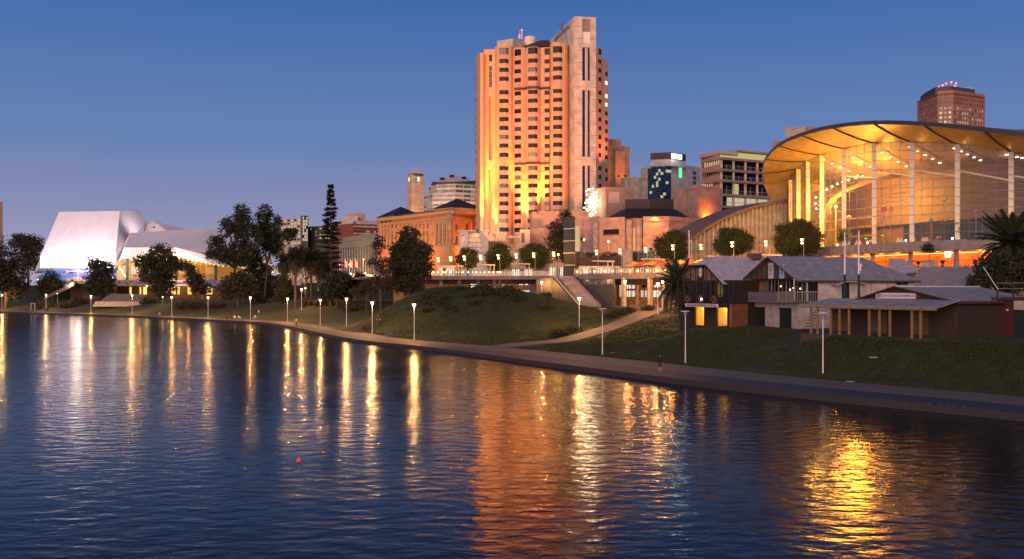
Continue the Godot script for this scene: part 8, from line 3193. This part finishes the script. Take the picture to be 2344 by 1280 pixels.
		part(g, "globe", glow("globe_%d_%d" % [int(q[8] * 100), int(q[9] * 100)], q[7], q[8], q[9], 10.0), t)
		bulb(c, q[5], Color(q[7], q[8], q[9]).linear_to_srgb(), minf(q[4] * 0.5, 0.2), t)
	# low bollard lights behind the promenade railing
	for i in 30:
		var px := 984.0 + 9.6 * i if i < 18 else 1322.0 + 20.0 * (i - 18)
		var d := 221.5 if i < 18 else 213.0 - 0.098 * (px - 1330.0)
		var at := V(L(px + rng.randf_range(-2.0, 2.0), d), DY)
		var t := thing("bollard_light", "low bollard light glowing behind the promenade railing", "bollard", at, "bollard lights on the promenade")
		var p := MB.new()
		p.lathe(at, [Vector2(0.1, 0), Vector2(0.09, 0.75), Vector2(0, 0.75)], 8)
		part(p, "bollard_post", mats.pole_steel, t)
		var g := MB.new()
		g.lathe(at + Vector3(0, 0.75, 0), [Vector2(0.1, 0), Vector2(0.12, 0.12), Vector2(0.08, 0.24), Vector2(0, 0.26)], 8)
		part(g, "bollard_lamp", warm, t)
		if i % 3 == 0: bulb(at + Vector3(0, 0.86, 0), 3.0, Color(1.0, 0.68, 0.32), 0.08, t)
	# blue stud lights along the quay edge
	var one := MB.new()
	one.lathe(Vector3.ZERO, [Vector2(0.035, 0), Vector2(0.03, 0.02), Vector2(0, 0.025)], 8)
	var om := one.mesh(Vector3.ZERO)
	var c2 := 0
	for i in bank.size() - 1:
		if bank[i].x < 8.0 or bank[i].x > 34.0: continue
		for k in 2:
			var a := bank[i].lerp(bank[i + 1], (k + rng.randf() * 0.6) / 2.0)
			var d := (bank[i + 1] - bank[i]).normalized()
			var s := MeshInstance3D.new()
			s.name = numbered("stud_light")
			s.mesh = om
			s.material_override = glow("stud_blue", 0.35, 0.5, 1.0, 0.4)
			add_child(s)
			s.position = V(a + Vector2(-d.y, d.x) * 0.5, 0.5)
			tag(s, "tiny bluish stud light set in the quay's stone edge", "light", "stud lights along the quay edge")
			c2 += 1

# ---------- people

func figure(joints: Dictionary, bones: Array, cell: float) -> MB:   # smooth union of tapered capsules, meshed as surface nets
	var lo := Vector3(1e9, 1e9, 1e9)
	var hi := -lo
	for k in joints:
		var j: Array = joints[k]
		lo = lo.min(j[0] - Vector3.ONE * (j[1] + 0.08))
		hi = hi.max(j[0] + Vector3.ONE * (j[1] + 0.08))
	var n := Vector3i(((hi - lo) / cell).ceil()) + Vector3i.ONE
	var val := PackedFloat32Array()
	val.resize(n.x * n.y * n.z)
	val.fill(1.0)
	for b in bones:
		var a: Array = joints[b[0]]
		var c: Array = joints[b[1]]
		var pa: Vector3 = a[0]
		var pc: Vector3 = c[0]
		var m: float = maxf(a[1], c[1]) + 0.09
		var i0 := Vector3i(((pa.min(pc) - Vector3.ONE * m - lo) / cell).floor()).max(Vector3i.ZERO)
		var i1 := Vector3i(((pa.max(pc) + Vector3.ONE * m - lo) / cell).ceil()).min(n - Vector3i.ONE)
		var d := pc - pa
		var dd := maxf(d.length_squared(), 1e-6)
		for z in range(i0.z, i1.z + 1):
			for y in range(i0.y, i1.y + 1):
				for x in range(i0.x, i1.x + 1):
					var p := lo + Vector3(x, y, z) * cell
					var t := clampf((p - pa).dot(d) / dd, 0.0, 1.0)
					var e: float = p.distance_to(pa + d * t) - lerpf(a[1], c[1], t)
					var at := x + n.x * (y + n.y * z)
					var o := val[at]
					var h := maxf(0.035 - absf(o - e), 0.0) / 0.035
					val[at] = minf(o, e) - h * h * 0.035 * 0.25
	var mb := MB.new()
	var vert := {}
	var step := [1, n.x, n.x * n.y]
	for z in n.z - 1:
		for y in n.y - 1:
			for x in n.x - 1:
				var at := x + n.x * (y + n.y * z)
				var sum := Vector3.ZERO
				var cnt := 0
				var c := []
				for k in 8:
					c.append(val[at + (1 if k & 1 else 0) + (n.x if k & 2 else 0) + (n.x * n.y if k & 4 else 0)])
				for k in 8:
					for ax in 3:
						if k & (1 << ax): continue
						var l := k | (1 << ax)
						if (c[k] < 0.0) != (c[l] < 0.0):
							var f: float = c[k] / (c[k] - c[l])
							var p := Vector3(1 if k & 1 else 0, 1 if k & 2 else 0, 1 if k & 4 else 0)
							p[ax] = f
							sum += p
							cnt += 1
				if cnt: vert[at] = lo + (Vector3(x, y, z) + sum / cnt) * cell
	for at in vert:
		for ax in 3:
			var nx: int = at + step[ax]
			if nx >= val.size() or (val[at] < 0.0) == (val[nx] < 0.0): continue
			var b1: int = step[(ax + 1) % 3]
			var b2: int = step[(ax + 2) % 3]
			if vert.has(at - b1) and vert.has(at - b2) and vert.has(at - b1 - b2):
				if val[at] < 0.0:
					mb.quad(vert[at], vert[at - b2], vert[at - b1 - b2], vert[at - b1])
				else:
					mb.quad(vert[at], vert[at - b1], vert[at - b1 - b2], vert[at - b2])
	return mb

func body_joints(stride: float, arm: float, sit := false) -> Dictionary:
	var hip := 0.92 if not sit else 0.14
	var j := {
		"pelvis": [Vector3(0, hip, 0), 0.135], "waist": [Vector3(0, hip + 0.18, 0), 0.125], "chest": [Vector3(0, hip + 0.42, 0.01), 0.15], "neck": [Vector3(0, hip + 0.60, 0), 0.06], "head": [Vector3(0, hip + 0.74, 0.02), 0.095], "crown": [Vector3(0, hip + 0.79, 0.0), 0.095], "nose": [Vector3(0, hip + 0.73, 0.115), 0.018],
	}
	for s in [-1.0, 1.0]:
		var k := "l" if s < 0 else "r"
		j["sh" + k] = [Vector3(0.19 * s, hip + 0.53, 0), 0.07]
		j["el" + k] = [Vector3(0.25 * s, hip + 0.24, -0.04 + arm * s * 0.12), 0.05]
		j["wr" + k] = [Vector3(0.25 * s, hip + 0.0, 0.06 + arm * s * 0.2), 0.036]
		j["pa" + k] = [Vector3(0.245 * s, hip - 0.08, 0.08 + arm * s * 0.22), 0.038]
		for f in 4:
			j["f%d%s" % [f, k]] = [Vector3(0.24 * s, hip - 0.165 + 0.008 * absf(f - 1.5), 0.06 + f * 0.02 + arm * s * 0.22), 0.011]
		j["th" + k] = [Vector3(0.225 * s, hip - 0.11, 0.13 + arm * s * 0.22), 0.012]
		j["hi" + k] = [Vector3(0.09 * s, hip - 0.03, 0), 0.10]
		if sit:
			j["kn" + k] = [Vector3(0.15 * s, 0.42, 0.36), 0.062]
			j["an" + k] = [Vector3(0.14 * s, 0.09, 0.62), 0.045]
			j["to" + k] = [Vector3(0.15 * s, 0.04, 0.78), 0.038]
		else:
			j["kn" + k] = [Vector3(0.10 * s, 0.50, 0.05 - stride * s * 0.16), 0.065]
			j["an" + k] = [Vector3(0.10 * s, 0.09, -stride * s * 0.34 - 0.03), 0.045]
			j["to" + k] = [Vector3(0.12 * s, 0.04, 0.15 - stride * s * 0.34), 0.038]
	return j

const BONES := [["pelvis", "waist"], ["waist", "chest"], ["chest", "neck"], ["neck", "head"], ["head", "crown"], ["head", "nose"], ["chest", "shl"], ["chest", "shr"], ["shl", "ell"], ["shr", "elr"], ["ell", "wrl"], ["elr", "wrr"], ["wrl", "pal"], ["wrr", "par"], ["pelvis", "hil"], ["pelvis", "hir"], ["hil", "knl"], ["hir", "knr"], ["knl", "anl"], ["knr", "anr"], ["anl", "tol"], ["anr", "tor"]]

func person(label: String, at: Vector3, yaw: float, j: Dictionary, hip: float, top: Color, legs: Color, sleeve: float, knee: float, cell: float, group := "") -> Node3D:
	var t := thing("person", label, "person", at, group)
	var bones := BONES.duplicate()
	for k in ["l", "r"]:
		for f in 4: bones.append(["pa" + k, "f%d%s" % [f, k]])
		bones.append(["wr" + k, "th" + k])
	var m := figure(j, bones, cell)
	var skin := Color(0.36, 0.20, 0.14)
	var hair := Color(0.03, 0.022, 0.018)
	m.tinted = true
	m.c.resize(m.v.size())
	for i in range(0, m.v.size(), 3):
		var p := (m.v[i] + m.v[i + 1] + m.v[i + 2]) / 3.0
		var col := top
		if p.y > hip + 0.76 or (p.y > hip + 0.68 and p.z < 0.0): col = hair
		elif p.y > hip + 0.6: col = skin
		elif absf(p.x) > 0.185 and p.y < hip + sleeve: col = skin
		elif p.y < hip + 0.02:
			col = legs
			if p.y < knee: col = skin
			if p.y < 0.10: col = Color(0.05, 0.05, 0.055)
		for k in 3: m.c[i + k] = col
	var sm := mat("person_skin_cloth", 1, 1, 1, 0.85, "")
	sm.vertex_color_use_as_albedo = true
	var o := MeshInstance3D.new()
	o.name = "body"
	o.mesh = m.mesh(Vector3.ZERO)
	o.material_override = sm
	t.add_child(o, true)
	t.rotation.y = yaw
	return t

func make_people() -> void:
	var stand := body_joints(0.25, 0.35)
	var g := L(1511, 93.5)
	person("person in a dark jacket and shorts standing on the quay edge", V(g, 0.5), 2.6, stand, 0.92, Color(0.012, 0.014, 0.03), Color(0.03, 0.028, 0.035), 0.0, 0.52, 0.016)
	var walk := body_joints(0.8, 0.8)
	var p2 := L(678, 205)
	person("person in a white shirt and dark trousers walking along the quay", V(p2, 0.504), 1.2, walk, 0.92, Color(0.6, 0.55, 0.58), Color(0.02, 0.02, 0.025), 0.25, 0.0, 0.028)
	var sit := body_joints(0.0, 0.1, true)
	var proto: Node3D = null
	var list := [[537.0, 253.0, 0.3, "seated", 0.62, 0.56, 0.55], [546.0, 252.0, 1.4, "seated", 0.65, 0.6, 0.6], [584.0, 250.0, -0.4, "seated", 0.6, 0.5, 0.5], [592.0, 254.0, 2.0, "standing", 0.55, 0.5, 0.5], [518.0, 249.0, 0.8, "standing", 0.02, 0.02, 0.025], [523.0, 252.0, 2.2, "seated", 0.03, 0.025, 0.03], [866.0, 180.0, 0.4, "standing", 0.03, 0.02, 0.02], [365.0, 283.0, 0.2, "seated", 0.45, 0.42, 0.5]]
	var labels := ["person in a white shirt sitting on the far lawn near the water", "person in a pale shirt sitting on the lawn beside the first sitter", "person in a white top sitting alone on the lawn below a path lamp", "person in a pale top standing over the sitter on the lawn", "person in black standing tall among the lawn group", "person in dark clothes sitting at the standing figure's feet", "person in dark clothes standing on the slope below the thin tree", "person in a lilac shirt sitting on the lawn before the theatre"]
	for i in list.size():
		var q: Array = list[i]
		var pl := L(q[0], q[1])
		var is_sit: bool = q[3] == "seated"
		person(labels[i], V(pl, ground(pl) + 0.0), q[2], sit if is_sit else stand, 0.14 if is_sit else 0.92, Color(q[4], q[5], q[6]), Color(0.03, 0.03, 0.04), 0.25, 0.0, 0.034)

# ---------- cars, bins, buoy, flags, signs

func car(label: String, at: Vector3, yaw: float, paint: Material) -> Node3D:
	var t := thing("parked_car", label, "car", at, "cars parked under the promenade")
	var prof := [Vector2(-2.1, 0.35), Vector2(-2.15, 0.75), Vector2(-1.95, 0.95), Vector2(-1.05, 1.02), Vector2(-0.45, 1.42), Vector2(0.95, 1.46), Vector2(1.75, 1.05), Vector2(2.1, 0.95), Vector2(2.12, 0.4)]
	var bodym := MB.new()
	var ring := func(z: float, inset: float) -> Array:
		var out := []
		for p in prof: out.append(Vector3(p.x * (1.0 - 0.02 * inset), p.y - 0.03 * inset, z * (1.0 if p.y < 1.03 else 0.84)))
		return out
	var ls := [ring.call(-0.85, 0.0), ring.call(0.85, 0.0)]
	for i in prof.size():
		var k := (i + 1) % prof.size()
		bodym.quad(ls[0][i], ls[0][k], ls[1][k], ls[1][i])
	for s in 2:
		for i in range(1, prof.size() - 1):
			bodym.tri(ls[s][0], ls[s][i], ls[s][i + 1])
	part(bodym, "body", paint, t)
	for s in [-1.0, 1.0]:
		for q in [[[-0.95, 1.04], [-0.45, 1.36], [0.1, 1.38], [0.1, 1.04]], [[0.18, 1.04], [0.18, 1.38], [0.9, 1.38], [1.35, 1.06]]]:
			var w := MB.new()
			var c := []
			for p in q: c.append(Vector3(p[0], p[1], s * (0.865 - 0.14 * clampf((p[1] - 1.0) / 0.05, 0.0, 1.0) + 0.005)))
			w.quad(c[0], c[1], c[2], c[3])
			part(w, "side_window", mats.hotel_glass, t)
	var ws := MB.new()
	ws.quad(Vector3(-1.03, 1.05, -0.68), Vector3(-0.5, 1.41, -0.64), Vector3(-0.5, 1.41, 0.64), Vector3(-1.03, 1.05, 0.68))
	part(ws, "windscreen", mats.hotel_glass, t)
	for x in [-1.35, 1.3]:
		for s in [-0.83, 0.83]:
			var w := MB.new()
			var pr := []
			for k in 14:
				var a := TAU * k / 14.0
				pr.append(Vector3(x + cos(a) * 0.33, 0.33 + sin(a) * 0.33, s))
			for k in 14:
				var o := Vector3(0, 0, 0.06 * signf(s))
				w.quad(pr[k] - o, pr[(k + 1) % 14] - o, pr[(k + 1) % 14] + o, pr[k] + o)
				w.tri(Vector3(x, 0.33, s) + o, pr[k] + o, pr[(k + 1) % 14] + o)
			var wh := part(w, "wheel", mat("tyre", 0.015, 0.015, 0.015, 0.9, ""), t)
			var rim := MB.new()
			for k in 10:
				var a0 := TAU * k / 10.0
				var a1 := TAU * (k + 1) / 10.0
				rim.tri(Vector3(x, 0.33, s * 1.085), Vector3(x + cos(a0) * 0.2, 0.33 + sin(a0) * 0.2, s * 1.085), Vector3(x + cos(a1) * 0.2, 0.33 + sin(a1) * 0.2, s * 1.085))
			part(rim, "rim", mats.pole_steel, wh)
	for s in [-0.6, 0.6]:
		var hl := MB.new()
		hl.box(Vector3(-2.12, 0.78, s), Vector3(0.08, 0.14, 0.34))
		part(hl, "headlight", mats.pale_panel, t)
		var tl := MB.new()
		tl.box(Vector3(2.09, 0.85, s * 1.15), Vector3(0.08, 0.2, 0.24))
		part(tl, "tail_light", mats.red_cloth, t)
	t.position = at
	t.rotation.y = yaw
	return t

func make_small_things() -> void:
	var silver := mat("car_silver", 0.55, 0.52, 0.50, 0.3, "")
	silver.clearcoat_enabled = true
	silver.clearcoat = 0.8
	var white := mat("car_white", 0.68, 0.64, 0.60, 0.3, "")
	white.clearcoat_enabled = true
	var y := 4.72
	for q in [[1420.0, 212.5, 3.3, "silver hatchback parked between the first two undercroft columns", 0], [1458.0, 210.0, 0.3, "silver hatchback parked in the middle of the undercroft", 0], [1497.0, 207.0, 0.3, "white car parked beside the nearest pale column", 1], [1532.0, 202.5, 3.4, "white car half hidden by the date palm's fronds", 1]]:
		car(q[3], V(L(q[0], q[1]), y), q[2] - 0.1, [silver, white][q[4]])
	# bins on the lawn
	var proto: Node3D = null
	for q in [[893.0, 163.0, "black box bin at the lawn's edge beyond the quay bend"], [106.0, 330.0, "black box bin at the foot of a far path lamp"], [440.0, 268.0, "black box bin on the lawn left of the sitting group"]]:
		var g := L(q[0], q[1])
		var at := V(g, ground(g))
		var t := thing("litter_bin", q[2], "bin", at)
		var b := MB.new()
		b.box(at + Vector3(0, 0.5, 0), Vector3(0.95, 1.0, 0.7))
		part(b, "bin_body", mats.dark_frame, t)
		var l := MB.new()
		l.hexa([at + Vector3(-0.52, 1.0, 0.4), at + Vector3(0.52, 1.0, 0.4), at + Vector3(0.52, 1.0, -0.4), at + Vector3(-0.52, 1.0, -0.4)], [at + Vector3(-0.4, 1.12, 0.3), at + Vector3(0.4, 1.12, 0.3), at + Vector3(0.4, 1.12, -0.3), at + Vector3(-0.4, 1.12, -0.3)])
		part(l, "bin_lid", mats.crown_dark, t)
	# small frame on the far quay
	var fg := L(75, 338)
	var fa := V(fg, ground(fg))
	var fr := thing("metal_frame", "pale metal frame of two posts and a bar on the far lawn edge", "frame", fa)
	for s in [-0.65, 0.65]:
		var p := MB.new()
		p.tube([fa + Vector3(s, -0.2, 0), fa + Vector3(s, 2.2, 0)], [0.07, 0.07], 6)
		part(p, "post", mats.pole_white, fr)
	var br := MB.new()
	br.tube([fa + Vector3(-0.7, 2.2, 0), fa + Vector3(0.7, 2.2, 0)], [0.05, 0.05], 6)
	part(br, "bar", mats.pole_white, fr)
	# buoy
	var bp := Vector3(L(684, 48.5).x, 0.0, -48.5)
	var by := thing("buoy", "small round pink buoy floating on the dark river", "buoy", bp)
	var bb := MB.new()
	bb.ball(bp + Vector3(0, 0.06, 0), Vector3(0.115, 0.11, 0.115), 14)
	part(bb, "float", mat("buoy_pink", 0.75, 0.10, 0.16, 0.4, ""), by)
	var bc := MB.new()
	bc.lathe(bp + Vector3(0, 0.16, 0), [Vector2(0.03, 0), Vector2(0.03, 0.03), Vector2(0, 0.035)], 8)
	part(bc, "cap", mats.pale_panel, by)
	# zigzag ramp by the palms
	var zz := thing("zigzag_ramp", "white concrete ramp with zigzag beams beside the fan palms", "ramp", P(685, 660, 290))
	for q in [[[660, 612], [672, 626], [660, 640]], [[676, 612], [692, 628], [678, 644]]]:
		var m := MB.new()
		for i in 2:
			m.tube([P(q[i][0], q[i][1], 290), P(q[i + 1][0], q[i + 1][1], 290)], [0.35, 0.35], 4)
		part(m, "zigzag_beam", mats.white_paint, zz)
	for i in 3:
		var m := MB.new()
		m.slab(L(648, 291), L(672, 291), Y(622 + 6 * i, 291), Y(619.5 + 6 * i, 291), 0.4)
		part(m, "ramp_bar", mats.white_paint, zz)
	var zw := MB.new()
	zw.slab(L(690, 292), L(725, 290), Y(648, 291), Y(612, 291), 0.4)
	part(zw, "ramp_wall", mats.podium_pale, zz)
	for k in 8:
		var bl := MB.new()
		bl.box(P(694 + 2.0 * k, 643, 289), Vector3(0.08, 1.3, 0.08))
		part(bl, "baluster", mats.pole_steel, zz)
	# flags before the columned house
	for i in 7:
		var px := 780.0 + 6.0 * i
		var at := Vector3(L(px, 310).x, Y(616, 310), -310)
		var f := thing("hanging_flag", ["red drooping flag on a short pole before the columned house", "white drooping flag on a short pole before the columned house"][i % 2], "flag", at, ["red flags before the columned house", "white flags before the columned house"][i % 2])
		var p := MB.new()
		p.tube([at - Vector3(0, 4, 0), at + Vector3(0.5, 3.4, 0)], [0.05, 0.04], 5)
		part(p, "flag_pole", mats.pole_white, f)
		var c := MB.new()
		for k in 5:
			var x0 := 0.45 + 0.17 * k
			c.quad(at + Vector3(x0, 3.2 - 0.3 * k, 0.1 * sin(k * 2.0)), at + Vector3(x0 + 0.17, 2.9 - 0.3 * k, 0.1 * sin(k * 2.0 + 2.0)), at + Vector3(x0 + 0.1, 0.6 - 0.1 * k, 0.1 * sin(k * 2.0 + 2.0)), at + Vector3(x0 - 0.07, 0.7 - 0.1 * k, 0.1 * sin(k * 2.0)))
		part(c, "flag_cloth", [mats.red_cloth, mats.white_cloth][i % 2], f)
	# flat utility covers on the right lawn
	for q in [[1948.0, 84.5], [2000.0, 87.5], [1403.0, 120.0]]:
		var g := L(q[0], q[1])
		var at := V(g, ground(g))
		var m := MB.new()
		m.lathe(at, [Vector2(0.42, -0.05), Vector2(0.42, 0.05), Vector2(0.38, 0.07), Vector2(0, 0.07)], 14)
		single(m, "ground_cover", mats.grey_concrete, "pale round utility cover lying in the riverside grass", "cover", at, "round covers in the grass")
